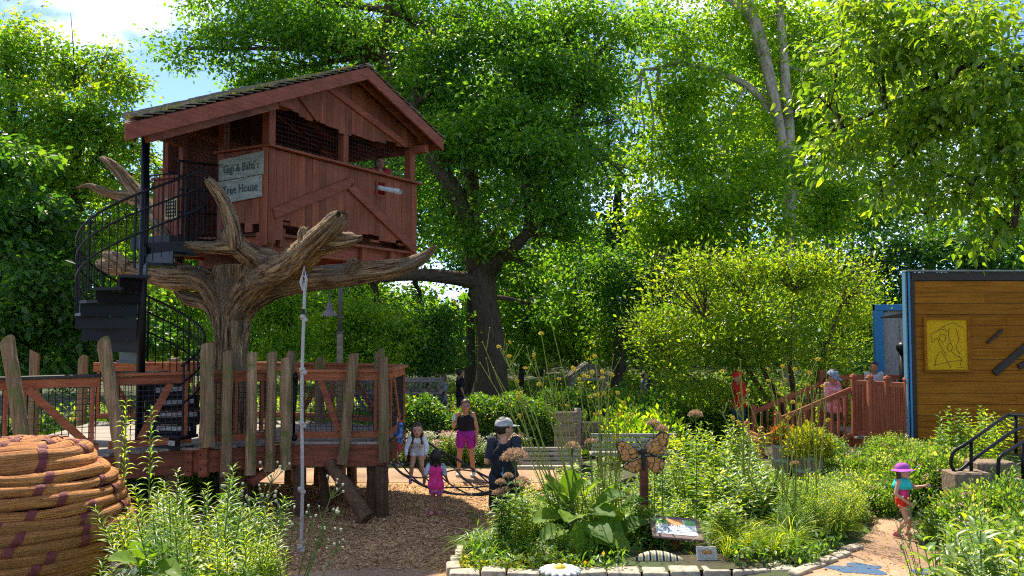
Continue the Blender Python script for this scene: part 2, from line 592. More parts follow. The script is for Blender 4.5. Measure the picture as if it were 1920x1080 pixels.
def axis_lines(lo, hi, fine_lo, fine_hi, step, coarse):
    a = list(np.arange(fine_lo, fine_hi + 1e-6, step))
    return np.array(sorted(set([round(v, 4) for v in list(np.arange(lo, fine_lo, coarse)) + a + list(np.arange(fine_hi + coarse, hi + coarse, coarse))])))

gx = axis_lines(-140, 140, -16, 16, 0.5, 12)
gy = axis_lines(-30, 200, 2, 30, 0.5, 10)
g = MB()
nx, ny = len(gx), len(gy)
for yy in gy:
    for xx in gx:
        g.v.append((float(xx), float(yy), gz(float(xx), float(yy)) - 0.004))
for j in range(ny - 1):
    for i in range(nx - 1):
        g.f.append((j * nx + i, j * nx + i + 1, (j + 1) * nx + i + 1, (j + 1) * nx + i)); g.uv.append(None); g.mi.append(0)
tag(g.build('ground', M['ground'], smooth=True), 'dark soil and patchy lawn under the whole garden', kind='structure')

def sheet(name, pts, z, mat, label, smoothn=6):
    """closed outline through pts (x, y), rounded, as a flat sheet"""
    n = len(pts)
    out = []
    for i in range(n):
        p0, p1, p2, p3 = [Vector((*pts[(i + k - 1) % n], 0)) for k in range(4)]
        for k in range(smoothn):
            t = k / smoothn
            out.append(0.5 * ((2 * p1) + (p2 - p0) * t + (2 * p0 - 5 * p1 + 4 * p2 - p3) * t * t + (3 * p1 - p0 - 3 * p2 + p3) * t ** 3))
    mb = MB()
    mb.add([(p.x, p.y, z) for p in out], [tuple(range(len(out)))])
    o = mb.build(name, mat)
    return tag(o, label, kind='structure')

sheet('mulch_bed', [(-12, 9.2), (-0.9, 9.2), (-0.75, 11.2), (0.6, 12.6), (1.6, 15), (2.2, 17.6), (0, 18.0), (-5, 18.0), (-12, 18.4)], 0.004, M['mulch'], 'wood chip surface of the play area')
sheet('path', [(-9, 17.7), (-3, 17.6), (0, 17.6), (3.4, 17.5), (4.2, 18.6), (2, 19.2), (-3, 19.35), (-9, 19.6)], 0.012, M['path'], 'tan path behind the wood chip play area', 5)
sheet('path.001', [(-4.6, 4.0), (-0.75, 4.0), (-0.80, 9.9), (-0.85, 10.9), (-1.6, 11.35), (-2.9, 10.9), (-3.6, 10.2)], 0.012, M['path'], 'tan path beside the corner of the stone curb', 5)
tan = [GP(1490, 1100, .35), GP(1560, 1050, .35), GP(1640, 985, .35), GP(1600, 955, .35), GP(1690, 945, .35), GP(1850, 948, .35), GP(1845, 1000, .35), GP(1990, 1090, .35), GP(2100, 1300, .35), GP(1500, 1300, .35)]
sheet('path.002', [(p.x, p.y) for p in tan], 0.356, M['path'], 'tan path with blue inlay where the child walks', 5)

# loose chips on the mulch: nobody could count them
def leaves_mesh(name, pos, axis, nrm, length, width, rnd, mat, fold=0.18, six=False, curl=0.12):
    pos, axis, nrm = np.asarray(pos, np.float32), np.asarray(axis, np.float32), np.asarray(nrm, np.float32)
    n = len(pos)
    length = np.broadcast_to(np.asarray(length, np.float32), (n,))[:, None]
    width = np.broadcast_to(np.asarray(width, np.float32), (n,))[:, None]
    axis = axis / (np.linalg.norm(axis, axis=1, keepdims=True) + 1e-9)
    side = np.cross(axis, nrm)
    side /= (np.linalg.norm(side, axis=1, keepdims=True) + 1e-9)
    up = np.cross(side, axis)
    if six:
        b = pos
        t = pos + axis * length - up * length * curl * 1.6
        m1 = pos + axis * length * 0.30 + up * length * curl * 0.3
        m2 = pos + axis * length * 0.66 - up * length * curl * 0.35
        fo = up * width * fold
        V = np.stack([b, m1 + side * width * .5 + fo, m1 - side * width * .5 + fo, m2 + side * width * .40 + fo, m2 - side * width * .40 + fo, t, m1, m2], 1)
        tri = np.array([0, 1, 6, 0, 6, 2, 1, 3, 7, 1, 7, 6, 6, 7, 4, 6, 4, 2, 3, 5, 7, 7, 5, 4])
        nv, nf = 8, 8
    else:
        mid = pos + axis * length * 0.45
        fo = up * width * fold
        V = np.stack([pos, mid + side * width * .5 + fo, pos + axis * length, mid - side * width * .5 + fo], 1)
        tri = np.array([0, 1, 2, 0, 2, 3])
        nv, nf = 4, 2
    idx = (np.arange(n)[:, None] * nv + tri[None, :]).reshape(-1).astype(np.int32)
    me = bpy.data.meshes.new(name)
    me.vertices.add(n * nv)
    me.vertices.foreach_set("co", V.reshape(-1).astype(np.float32))
    me.loops.add(len(idx))
    me.loops.foreach_set("vertex_index", idx)
    me.polygons.add(n * nf)
    me.polygons.foreach_set("loop_start", np.arange(0, len(idx), 3, dtype=np.int32))
    at = me.attributes.new("rnd", 'FLOAT', 'FACE')
    at.data.foreach_set("value", np.repeat(np.clip(np.asarray(rnd, np.float32), 0, 1), nf))
    me.materials.append(mat)
    me.update(calc_edges=True)
    return me

def rnd_unit(n):
    v = RNG.normal(size=(n, 3))
    return v / np.linalg.norm(v, axis=1, keepdims=True)

nchip = 26000
cx_ = RNG.uniform(-4.5, 1.6, nchip)
cy_ = RNG.uniform(11.2, 17.4, nchip)
ax_ = rnd_unit(nchip); ax_[:, 2] *= 0.3
nr_ = rnd_unit(nchip); nr_[:, 2] = np.abs(nr_[:, 2]) + 1.2
tag(link('wood_chips', leaves_mesh('wood_chips', np.stack([cx_, cy_, np.full(nchip, 0.012) + RNG.uniform(0, .012, nchip)], 1), ax_, nr_, RNG.uniform(.03, .085, nchip), RNG.uniform(.012, .03, nchip), RNG.random(nchip), M['chip'], 0.0)),
    'loose wood chips strewn over the play area', 'wood chips', kind='stuff')

# blue butterfly inlays in the path
def inlay(name, label, px, py, s, fl):
    c = GP(px, py, 0.35)
    out = []
    for a in np.linspace(0, 2 * math.pi, 60, endpoint=False):
        r = s * (0.55 + 0.45 * abs(math.sin(1.5 * a)) ** 0.7 + 0.12 * math.sin(5 * a + fl))
        out.append((c.x + 1.25 * r * math.cos(a), c.y + 0.95 * r * math.sin(a), 0.3605))
    mb = MB(); mb.add(out, [tuple(range(60))])
    tag(mb.build(name, M['blue_floor']), label, 'path inlay', 'blue inlays in the tan path')
inlay('path_inlay', 'large blue butterfly inlay in the tan path by the bed edging', 1610, 1068, 0.27, 0.3)
inlay('path_inlay', 'smaller blue inlay in the tan path behind the nearest plants', 1745, 1074, 0.18, 1.4)

# ================================================================== TREEHOUSE
HC = Vector((-4.31, 15.0, 0))
HU = Vector((0.488, 0.872, 0)).normalized()
HN = Vector((HU.y, -HU.x, 0))
def HW(t, n, z):
    return HC + HU * t + HN * n + Vector((0, 0, z))

FW, FD = 4.47, 2.8          # front length, depth
Z_BOT, Z_CAP, Z_OPEN = 4.98, 6.36, 7.08
RIDGE_T, RIDGE_Z = 2.1, 8.30
EAVE_L, EAVE_R = (-3.25, 6.03), (4.76, 7.38)
def roof_z(t):
    if t < RIDGE_T:
        return EAVE_L[1] + (t - EAVE_L[0]) / (RIDGE_T - EAVE_L[0]) * (RIDGE_Z - EAVE_L[1])
    return RIDGE_Z + (t - RIDGE_T) / (EAVE_R[0] - RIDGE_T) * (EAVE_R[1] - RIDGE_Z)

house = thing('tree_house', 'dark red wooden tree house with gable roof perched on the carved tree', 'tree house', HW(2.2, -1.5, 4.5))
HROT = Matrix((HU, HN, Vector((0, 0, 1)))).transposed()
def hbox(t, n, z, st, sn, sz, mb=None):
    mb = mb or MB()
    return mb.box(HW(t, n, z), (st, sn, sz), HROT)

# front boards, each its own, ragged lower ends
w = 0.185
nb = int(FW / w)
w = FW / nb
hole = (3.06, 3.32, 5.95, 6.2)
for i in range(nb):
    t0 = i * w
    tc_ = t0 + w / 2
    ragged = 0.07 * math.sin((i // 2) * 1.9) + random.uniform(-.02, .02) + (-.09 if i % 7 == 3 else 0)
    zb = Z_BOT + 0.06 + ragged * 0.8
    if i == 0 or i == nb - 1:
        zb = 4.66
    if i == 1:
        zb = 4.72
    j = random.uniform(0, .006)
    zt = Z_CAP - .02
    if t0 < hole[1] and t0 + w > hole[0]:
        hbox(tc_, -.018 + j, (zb + hole[2]) / 2, w - .006, .03, hole[2] - zb).build('board', M['red_v'], house)
        hbox(tc_, -.018 + j, (zt + hole[3]) / 2, w - .006, .03, zt - hole[3]).build('board', M['red_v'], house)
    else:
        hbox(tc_, -.018 + j, (zb + zt) / 2, w - .006, .03, zt - zb).build('board', M['red_v'], house)
fr = MB()
hm, hz2 = (hole[0] + hole[1]) / 2, (hole[2] + hole[3]) / 2
for dt in (-1, 1):
    hbox(hm + dt * .15, .006, hz2, .04, .03, .34, fr)
for dz in (-1, 1):
    hbox(hm, .006, hz2 + dz * .15, .26, .03, .04, fr)
fr.build('porthole_frame', M['red_h'], house)
# left wall boards
for i in range(7):
    n0 = -(i + .5) * .18
    zb = 4.66 if i == 0 else Z_BOT + (.02, -.12, .05, -.06, .02, -.36)[i - 1]
    hbox(-.018 + random.uniform(-.004, 0), n0, (zb + Z_CAP - .02) / 2, .03, .174, Z_CAP - .02 - zb).build('board', M['red_v'], house)
# back and right low walls
for i in range(12):
    hbox((i + .5) * FW / 12, -FD, (4.7 + 6.2) / 2, FW / 12 - .006, .03, 1.5).build('board', M['red_v'], house)
for i in range(8):
    hbox(FW, -(i + .5) * FD / 8, (4.7 + 6.34) / 2, .03, FD / 8 - .006, 1.62).build('board', M['red_v'], house)
for i in range(3):
    hbox(-.018, -2.35 - i * .27, (4.7 + 6.0) / 2, .03, .26, 1.3).build('board', M['red_v'], house)
for i in range(6):          # boards added to darken the inside, closing the back opening
    hbox((i + .5) * .38, -FD, (6.2 + roof_z((i + .5) * .38) - .12) / 2, .374, .03, roof_z((i + .5) * .38) - .12 - 6.2).build('board', M['red_v'], house)
for i in range(6):  # upper boards added as well, to keep the inside dark
    tq = 2.28 + (i + .5) * .36
    hbox(tq, -FD, (6.95 + roof_z(tq) - .12) / 2, .354, .03, roof_z(tq) - .12 - 6.95).build('board', M['red_v'], house)
# floor
for i in range(10):
    hbox(FW / 2, -(i + .5) * FD / 10, 4.82, FW - .1, FD / 10 - .01, .05).build('floor_board', M['beam'], house)
# rim beams, recessed, and joists
for a, b_ in (((.0, -.22), (FW, -.22)), ((.0, -FD + .1), (FW, -FD + .1)), ((.2, -.25), (.2, -FD + .15)), ((FW - .2, -.25), (FW - .2, -FD + .15)), ((2.2, -.3), (2.2, -FD + .2))):
    MB().beam(HW(*a, 4.68), HW(*b_, 4.68), .12, .34).build('floor_beam', M['red_h'], house)
for (t, z, hgt) in ((.12, 4.75, .42), (.42, 4.78, .34), (2.75, 4.62, .46), (3.7, 4.64, .34), (4.3, 4.72, .4)):
    hbox(t, -.10, z, .14, .08, hgt).build('bracket', M['red_v'], house)
for k, (t, dz) in enumerate(((.55, .02), (.95, -.02), (1.3, .0), (1.75, -.03), (2.5, -.05), (3.05, -.06), (3.55, -.02), (4.0, -.05))):
    hbox(t, -.055, 5.02 + dz, .28, .045, .05).build('nailer', M['red_h'], house)
MB().beam(HW(.1, -1.6, 4.42), HW(FW - .1, -1.2, 4.42), .3, .2).build('support_beam', M['beam'], house)
MB().beam(HW(1.0, -.2, 4.44), HW(1.0, -FD, 4.44), .2, .2).build('support_beam', M['beam'], house)
MB().beam(HW(3.2, -.2, 4.44), HW(3.2, -FD, 4.44), .2, .2).build('support_beam', M['beam'], house)
hbox(3.7, -.75, 5.06, 1.1, .6, .44).build('inner_step', M['beam'], house)
# cap rails
hbox(FW / 2, .02, Z_CAP + .018, FW + .16, .17, .045).build('cap_rail', M['red_h'], house, bevel=.006)
hbox(-.02, -.70, Z_CAP + .0165, .15, 1.22, .045).build('cap_rail', M['red_h'], house, bevel=.006)
hbox(FW / 2, -FD, 6.22, FW, .15, .045).build('cap_rail', M['red_h'], house)
hbox(-.02, -2.62, 6.03, .15, .82, .045).build('cap_rail', M['red_h'], house)
hbox(FW, -1.6, Z_CAP + .016, .15, 2.9, .045).build('cap_rail', M['red_h'], house)
# posts
for t, n, wd in ((.09, -.10, .17), (2.105, -.10, .15), (FW - .12, -.10, .17), (.06, -1.2, .15), (.06, -2.3, .12), (.09, -FD + .05, .15), (FW - .1, -FD + .05, .15), (2.2, -FD + .05, .13)):
    zt = roof_z(t) - .28
    hbox(t, n, (4.85 + zt) / 2, wd, wd, zt - 4.85).build('post', M['red_v'], house, bevel=.008)
# header plates above the openings
MB().beam(HW(-.1, -.06, 7.06), HW(-.1, -FD, 7.06), .12, .16).build('top_plate', M['red_h'], house)
MB().beam(HW(FW - .05, .30, 7.12), HW(FW - .05, -FD, 7.12), .14, .16).build('top_plate', M['red_h'], house)
MB().beam(HW(.05, -FD, 7.0), HW(FW, -FD, 7.0), .1, .14).build('top_plate', M['red_h'], house)
hbox(.2, .10, roof_z(.2) - .36, .35, .22, .10).build('top_plate', M['red_h'], house)
# gable boards with ragged arch
for i in range(nb):
    tc_ = (i + .5) * w
    zt = roof_z(tc_) - .10
    zb = Z_OPEN + .10 * math.cos((tc_ - 2.2) / 2.2 * math.pi) * -.6 + .03 * math.sin((i // 2) * 2.3) + random.uniform(-.015, .015)
    hbox(tc_, -.018 + random.uniform(0, .006), (zb + zt) / 2, w - .006, .03, zt - zb).build('gable_board', M['red_v'], house)
for (p0, p1, wd) in (((.62, 7.52), (1.22, 7.10), .10), ((1.32, 7.86), (3.98, 7.17), .14)):
    MB().beam(HW(p0[0], .025, p0[1]), HW(p1[0], .025, p1[1]), .035, wd).build('gable_brace', M['red_h'], house, bevel=.004)
for (p0, p1) in (((.10, 5.18), (2.25, 6.08)), ((2.15, 5.98), (4.42, 4.88))):
    MB().beam(HW(p0[0], .03, p0[1]), HW(p1[0], .03, p1[1]), .045, .19).build('wall_brace', M['red_h'], house, bevel=.005)
hbox(.05, .012, (4.62 + Z_CAP) / 2, .15, .028, Z_CAP - 4.66).build('corner_board', M['red_v'], house)
hbox(-.046, -.045, (4.60 + Z_CAP) / 2, .028, .12, Z_CAP - 4.62).build('corner_board', M['red_v'], house)
# roof
roof = MB()
GO = .48
CUT = .73                      # the porch corner of the roof is cut on a slant
def n_back(t):
    """rear edge of the roof at t"""
    return max(-FD - .4, GO - (t - EAVE_L[0]) / CUT) if t < -.4 else -FD - .4
def roofslab(ts, th, zoff, name, mat, parent):
    mb = MB()
    q = [HW(t, GO - .02, roof_z(t) + zoff) for t in ts] + [HW(t, n_back(t), roof_z(t) + zoff) for t in reversed(ts)]
    mb.prism(q, (0, 0, th))
    return mb.build(name, mat, parent)
rl = roofslab([EAVE_L[0], -.45, RIDGE_T], .035, -.04, 'roof', M['beam'], house)
rr = roofslab([RIDGE_T, EAVE_R[0]], .035, -.04, 'roof', M['beam'], house)
def courses(t0, t1, parent):
    nC = int(abs(t1 - t0) / .19)
    for i in range(nC):
        ta, tb = t0 + (t1 - t0) * i / nC, t0 + (t1 - t0) * (i + 1.25) / nC
        if (t1 > t0 and tb > t1) or (t1 < t0 and tb < t1):
            tb = t1
        nn = 16
        for k in range(nn):
            n0 = GO + .05 - (FD + .95) * k / nn
            n1 = GO + .05 - (FD + .95) * (k + .97) / nn
            if n0 < n_back(ta) + .1:
                continue
            n1 = max(n1, n_back(ta))
            e = random.uniform(0, .012)
            j = random.uniform(-.02, .02)
            mb = MB()
            d = -1 if t1 > t0 else 1
            mb.prism([HW(ta + d * (.05 + j), n0, roof_z(ta) + .040 + e - .005), HW(tb, n0, roof_z(tb) + .002), HW(tb, n1, roof_z(tb) + .002), HW(ta + d * (.05 + j), n1, roof_z(ta) + .040 + e - .005)], (0, 0, .016))
            if len(SHN) < 300:
                SHN.append(mb.build('shingle', M['shingle'], parent))
            else:
                REST.add(mb.v, mb.f)
SHN, REST = [], MB()
courses(EAVE_R[0], RIDGE_T, rr)
courses(EAVE_L[0], RIDGE_T, rl)
if REST.v:
    tag(REST.build('shingle_rows', M['shingle'], rl), kind='stuff')
MB().prism([HW(RIDGE_T - .14, GO + .06, RIDGE_Z + .02), HW(RIDGE_T, GO + .06, RIDGE_Z + .075), HW(RIDGE_T + .14, GO + .06, RIDGE_Z + .02)], -HN * (FD + .98)).build('ridge_cap', M['shingle'], house)
# moss along the left eave and verge
nm = 2600
mt = RNG.uniform(EAVE_L[0], RIDGE_T - .3, nm); mn = GO + .05 - RNG.exponential(.5, nm)
keep = (mn > np.array([n_back(q) for q in mt])) & (np.sin(mt * 5.1) + RNG.normal(size=nm) * .6 > -.25)
mt, mn = mt[keep], mn[keep]
mp_ = np.array([HW(a, b_, roof_z(a) + .05) for a, b_ in zip(mt, mn)])
nn_ = len(mp_)
ax_ = rnd_unit(nn_); ax_[:, 2] = np.abs(ax_[:, 2]) + .5
M['moss'] = leaf_mat('roof_moss', [(0.03, 0.045, 0.012), (0.10, 0.13, 0.025), (0.20, 0.22, 0.05)], .1, rough=.9, spec=.1)
tag(link('moss', leaves_mesh('moss', mp_, ax_, rnd_unit(nn_), RNG.uniform(.02, .055, nn_), .03, RNG.random(nn_), M['moss']), rl), kind='stuff')
# fascia
def fascia(t0, t1, n, name='fascia'):
    mb = MB()
    dz = .235
    mb.prism([HW(t0, n, roof_z(t0) - dz - .02), HW(t1, n, roof_z(t1) - dz - .02), HW(t1, n, roof_z(t1) - .015), HW(t0, n, roof_z(t0) - .015)], HN * .045)
    return mb.build(name, M['red_h'], house, bevel=.004)
tj = .55
fascia(EAVE_L[0], tj, GO); fascia(tj + .004, RIDGE_T - .001, GO); fascia(RIDGE_T + .001, EAVE_R[0], GO)
fascia(-.4, RIDGE_T, -FD - .42); fascia(RIDGE_T, EAVE_R[0], -FD - .42)
MB().beam(HW(EAVE_R[0] + .02, GO - .02, EAVE_R[1] - .13), HW(EAVE_R[0] + .02, -FD - .36, EAVE_R[1] - .13), .04, .2).build('eave_fascia', M['red_h'], house)
MB().beam(HW(EAVE_L[0] + .05, GO - .02, roof_z(EAVE_L[0]) - .13), HW(-.42, -FD - .3, roof_z(-.42) - .13), .04, .2).build('eave_fascia', M['red_h'], house)
# rafters and tie beam under the porch roof
for k in range(8):
    n = GO - .28 - k * .52
    for (ta, tb) in ((max(EAVE_L[0] + .06, EAVE_L[0] + CUT * (GO - n) + .1), RIDGE_T - .03), (RIDGE_T + .03, EAVE_R[0] - .06)):
        MB().beam(HW(ta, n, roof_z(ta) - .12), HW(tb, n, roof_z(tb) - .12), .05, .14).build('rafter', M['beam'], house)
MB().beam(HW(-2.75, .30, roof_z(-2.75) - .30), HW(-.15, .30, roof_z(-.15) - .30), .10, .16).build('porch_beam', M['beam'], house)
MB().beam(HW(-1.85, -.95, 6.42), HW(.0, -2.3, 6.70), .12, .20).build('porch_beam', M['beam'], house)
MB().beam(HW(-1.73, .34, 6.40), HW(-1.73, -1.15, 6.40), .12, .16).build('porch_beam', M['beam'], house)
mb = MB(); mb.prism([HW(-2.1, .25, 6.34), HW(-.1, .25, 7.05), HW(0, -2.3, 6.80), HW(-1.75, -1.15, 6.50)], (0, 0, .02))
mb.build('porch_ceiling', M['beam'], house)
mb = MB(); mb.prism([HW(-1.9, -.92, 6.34), HW(.02, -2.32, 6.60), HW(.02, -2.32, roof_z(0) - .05), HW(-1.9, -.92, roof_z(-1.9) - .05)], HN * .03)
mb.build('porch_board', M['beam'], house)
mb = MB(); mb.prism([HW(-2.9, .2, roof_z(-2.9) - .34), HW(-1.9, -.92, 6.36), HW(-1.9, -.92, roof_z(-1.9) - .05), HW(-2.9, .2, roof_z(-2.9) - .05)], HN * .03)
mb.build('porch_board', M['beam'], house)
# wire screens in the openings
def screen(a, b_, z0, z1f, cell=.085, r=.0018):
    mb = MB()
    a, b_ = Vector(a), Vector(b_)
    L_ = (b_ - a).length
    nv = int(L_ / cell)
    for i in range(nv + 1):
        p = a.lerp(b_, i / nv)
        mb.beam((p.x, p.y, z0), (p.x, p.y, z1f), r * 2, r * 2, up=(1, 0, 0))
    z = z0
    while z < z1f:
        mb.beam((a.x, a.y, z), (b_.x, b_.y, z), r * 2, r * 2)
        z += cell
    return mb
for (t0, t1) in ((.18, 2.03), (2.18, FW - .2)):
    tag(screen(HW(t0, -.14, 0), HW(t1, -.14, 0), Z_CAP + .05, Z_OPEN + .1).build('wire_screen', M['wire'], house), kind='stuff')
tag(screen(HW(.04, -.2, 0), HW(.04, -1.12, 0), Z_CAP + .05, 6.98).build('wire_screen', M['wire'], house), kind='stuff')
tag(screen(HW(.1, -FD + .05, 0), HW(FW - .1, -FD + .05, 0), 6.26, 6.95, .09).build('wire_screen', M['wire'], house), kind='stuff')

# telescope pipe through the porthole
tel = thing('spyglass_pipe', 'short white pipe spyglass poking out of the tree house wall', 'pipe', HW(3.2, .1, 6.05))
a_, b_ = HW(3.16, -.35, 6.17), HW(3.26, .46, 5.98)
dv = (b_ - a_).normalized()
MB().tube([a_, b_ - dv * .10], .052, 16).build('barrel', M['pvc'], tel, smooth=False)
mb = MB(); mb.tube([b_ - dv * .12, b_], .060, 16, cap=False); mb.tube([b_, b_ - dv * .12], .050, 16, cap=False)
mb.build('collar', M['pvc'], tel)
MB().tube([b_ - dv * .085, b_ - dv * .08], .051, 16).build('dark_bore', M['black'], tel)

# sign boards with lettering
def text_mesh(name, s, size, mat, ext=.002, shear=0.0):
    cu = bpy.data.curves.new(name, 'FONT')
    cu.body = s
    cu.size = size
    cu.extrude = ext
    cu.shear = shear
    cu.resolution_u = 3
    cu.align_x = 'CENTER'
    o = bpy.data.objects.new(name, cu)
    COL.objects.link(o)
    dg = bpy.context.evaluated_depsgraph_get()
    me = bpy.data.meshes.new_from_object(o.evaluated_get(dg))
    bpy.data.objects.remove(o)
    bpy.data.curves.remove(cu)
    me.name = name
    me.materials.clear()
    me.materials.append(mat)
    return me
M['letter'] = simple('green_black_lettering', (0.012, 0.045, 0.05), 0.7)
sgn = thing('house_sign', "grey weathered two board sign reading Gigi & Baba's Tree House", 'sign', HW(-.05, -.6, 5.6))
MB().prism([HW(-.052, -.06, 6.28), HW(-.052, -1.16, 6.22), HW(-.052, -1.17, 5.83), HW(-.052, -.06, 5.87)], -HU * .03).build('sign_board', M['grey_wood'], sgn, bevel=.004)
MB().prism([HW(-.052, -.10, 5.86), HW(-.052, -1.18, 5.815), HW(-.052, -1.14, 5.40), HW(-.052, -.09, 5.47)], -HU * .027).build('sign_board', M['grey_wood'], sgn, bevel=.004)
srot = Matrix((HN, Vector((0, 0, 1)), -HU)).transposed()     # text x runs towards +n (left to right seen from outside)
def letters(line, size, n, z, parent, sp=1.0, rot=0.0):
    me = text_mesh('lettering', line, size, M['letter'])
    o = link('lettering', me, None)
    o.parent = parent
    m = Matrix.Translation(HW(-.0855, n, z)) @ srot.to_4x4() @ Matrix.Rotation(rot, 4, 'Z') @ Matrix.Diagonal((sp, 1.15, 1, 1))
    o.matrix_parent_inverse = basis(parent).inverted()
    o.matrix_basis = m
letters("Gigi & Baba's", .185, -.60, 5.97, sgn, .92, .03)
letters("Tree House", .19, -.62, 5.58, sgn, .95, .03)
for (nn2, zz) in ((-.09, 6.2), (-1.1, 6.14), (-.14, 5.8), (-1.1, 5.75)):
    MB().ell(HW(-.084, nn2, zz), .011, 6, 4).build('screw', M['steel'], sgn)

# carved face tile on the inner wall by the landing
tile = thing('wall_tile', 'small square carved tile on the wall behind the stair landing', 'tile', HW(-.03, -2.45, 5.4))
hbox(-.06, -2.45, 5.42, .03, .34, .40).build('frame', M['gold_edge'], tile)
rl_ = MB()
for k in range(5):
    hbox(-.08, -2.45, 5.28 + k * .065, .012, .22 - .02 * abs(k - 2), .03, rl_)
for s_ in (-1, 1):
    hbox(-.08, -2.45 + s_ * .13, 5.42, .012, .025, .3, rl_)
rl_.build('relief', M['black'], tile)

# ================================================================== CARVED TREE UNDER THE HOUSE
def smooth_path(pts, rad, n=7):
    P_ = [Vector(p) for p in pts]
    out, ro = [], []
    m_ = len(P_)
    for i in range(m_ - 1):
        p0, p1, p2, p3 = P_[max(i - 1, 0)], P_[i], P_[i + 1], P_[min(i + 2, m_ - 1)]
        for k in range(n):
            t = k / n
            out.append(0.5 * ((2 * p1) + (p2 - p0) * t + (2 * p0 - 5 * p1 + 4 * p2 - p3) * t * t + (3 * p1 - p0 - 3 * p2 + p3) * t ** 3))
            ro.append(rad[i] + (rad[i + 1] - rad[i]) * t)
    out.append(P_[-1]); ro.append(rad[-1])
    return out, ro

def gnarly(pts, rad, seg=18, n=8, amp=.10, seed=1, mat='bark_fake', name='limb', parent=None, tip=None):
    """organic limb: ridged cross-section that twists along the length"""
    rs = random.Random(seed)
    pp, rr_ = smooth_path(pts, rad, n)
    mb = MB()
    mb.tube(pp, rr_, seg)
    ph = [rs.uniform(0, 6.28) for _ in range(5)]
    V_ = mb.v
    N_ = len(pp)
    for i in range(N_):
        c = pp[i]
        for k in range(seg):
            a = 2 * math.pi * k / seg
            l = i / n
            f = 1 + .035 * math.sin(13 * a + ph[4] + .9 * math.sin(1.3 * l + ph[1])) + .025 * math.sin(17 * a + ph[2] + 1.1 * l) + amp * (0.6 * math.sin(3 * a + ph[0] + .5 * l) + .5 * math.sin(5 * a + ph[1] - .4 * l) + .45 * math.sin(2 * a + ph[2] + 1.7 * l) + .35 * math.sin(7 * a + ph[3] + .8 * l)) + rs.uniform(-.045, .045) + .06 * math.sin(3.1 * l + ph[0]) * math.sin(2 * a + ph[3])
            v = Vector(V_[i * seg + k]) - c
            V_[i * seg + k] = tuple(c + v * f)
    if tip:                                    # broken end
        for k in range(seg):
            V_[(N_ - 1) * seg + k] = tuple(Vector(V_[(N_ - 1) * seg + k]) + (pp[-1] - pp[-2]).normalized() * rs.uniform(-tip, tip))
    return mb.build(name, M[mat], parent, smooth=True)

ctree = thing('carved_tree', 'thick sculpted brown tree trunk with bare broken limbs under the tree house', 'tree sculpture', (-5.05, 15.5, 0))
TB = Vector((-5.08, 15.5, 0))
gnarly([TB + Vector((0, 0, -.05)), TB + Vector((.0, 0, .5)), TB + Vector((0, 0, 1.6)), TB + Vector((.0, 0, 2.8)), TB + Vector((0, .05, 3.7)), TB + Vector((0, .1, 4.25))], [.52, .39, .335, .32, .38, .42], 44, 14, .09, 3, name='trunk', parent=ctree)
def limb(pts, rad, seed, name='limb', **k):
    return gnarly(pts, rad, 44, 14, .12, seed, name=name, parent=ctree, tip=.06, **k)
# front limb towards the camera with its upturned broken end, rope hangs from it
limb([TB + Vector((.03, -.06, 2.7)), TB + Vector((.12, -.16, 3.4)), P(492, 520, 14.4), P(545, 497, 12.9), P(590, 455, 12.0), P(628, 418, 11.6), P(641, 404, 11.5)], [.16, .19, .25, .22, .18, .145, .09], 5)
limb([P(600, 455, 12.0), P(640, 452, 11.8), P(660, 449, 11.7), P(672, 447, 11.7)], [.18, .12, .09, .04], 6, 'stub')
limb([P(575, 452, 12.1), P(570, 440, 12.1), P(571, 430, 12.1)], [.12, .09, .06], 16, 'stub')
# long limb to the far side
limb([TB + Vector((.05, .0, 2.7)), TB + Vector((.20, -.03, 3.4)), P(500, 545, 15.2), P(570, 528, 14.9), P(660, 515, 14.6), P(745, 503, 14.4), P(790, 485, 14.3), P(814, 463, 14.25)], [.16, .19, .22, .21, .18, .15, .105, .03], 7)
limb([P(660, 505, 14.5), P(664, 492, 14.35), P(667, 490, 14.3)], [.14, .09, .05], 17, 'stub')
# limb to the upper left in front of the wall
limb([TB + Vector((-.0, -.08, 2.9)), TB + Vector((.10, -.22, 3.55)), P(500, 500, 14.3), P(468, 478, 13.9), P(436, 452, 13.6), P(424, 430, 13.5)], [.15, .19, .23, .18, .145, .10], 8)
limb([P(440, 462, 13.6), P(436, 425, 13.5), P(422, 385, 13.45), P(402, 352, 13.4), P(389, 337, 13.4)], [.16, .12, .10, .09, .06], 9)
limb([P(440, 458, 13.6), P(405, 463, 13.5), P(375, 462, 13.4), P(350, 459, 13.3)], [.16, .10, .085, .05], 10, 'stub')
# left limb behind the stair, forked
limb([TB + Vector((-.04, .02, 2.7)), TB + Vector((-.16, 0, 3.4)), P(385, 528, 15.4), P(320, 520, 15.7), P(262, 508, 16.1), P(205, 500, 16.5), P(188, 492, 16.6)], [.15, .20, .22, .20, .17, .14, .08], 11)
limb([P(330, 505, 15.8), P(318, 455, 16.2), P(290, 405, 16.6), P(258, 365, 16.9), P(232, 332, 17.1), P(208, 308, 17.2), P(192, 296, 17.3)], [.18, .15, .145, .14, .12, .095, .045], 12)
limb([P(258, 372, 16.9), P(225, 368, 16.9), P(190, 358, 16.9), P(168, 348, 16.9), P(146, 352, 16.9)], [.14, .10, .085, .055, .02], 13)
limb([P(240, 505, 16.1), P(215, 484, 16.3), P(195, 478, 16.4)], [.15, .12, .06], 14, 'stub')
limb([TB + Vector((-.05, -.03, 2.9)), P(396, 572, 15.6), P(355, 560, 15.7), P(332, 546, 15.8)], [.16, .16, .13, .07], 15, 'stub')
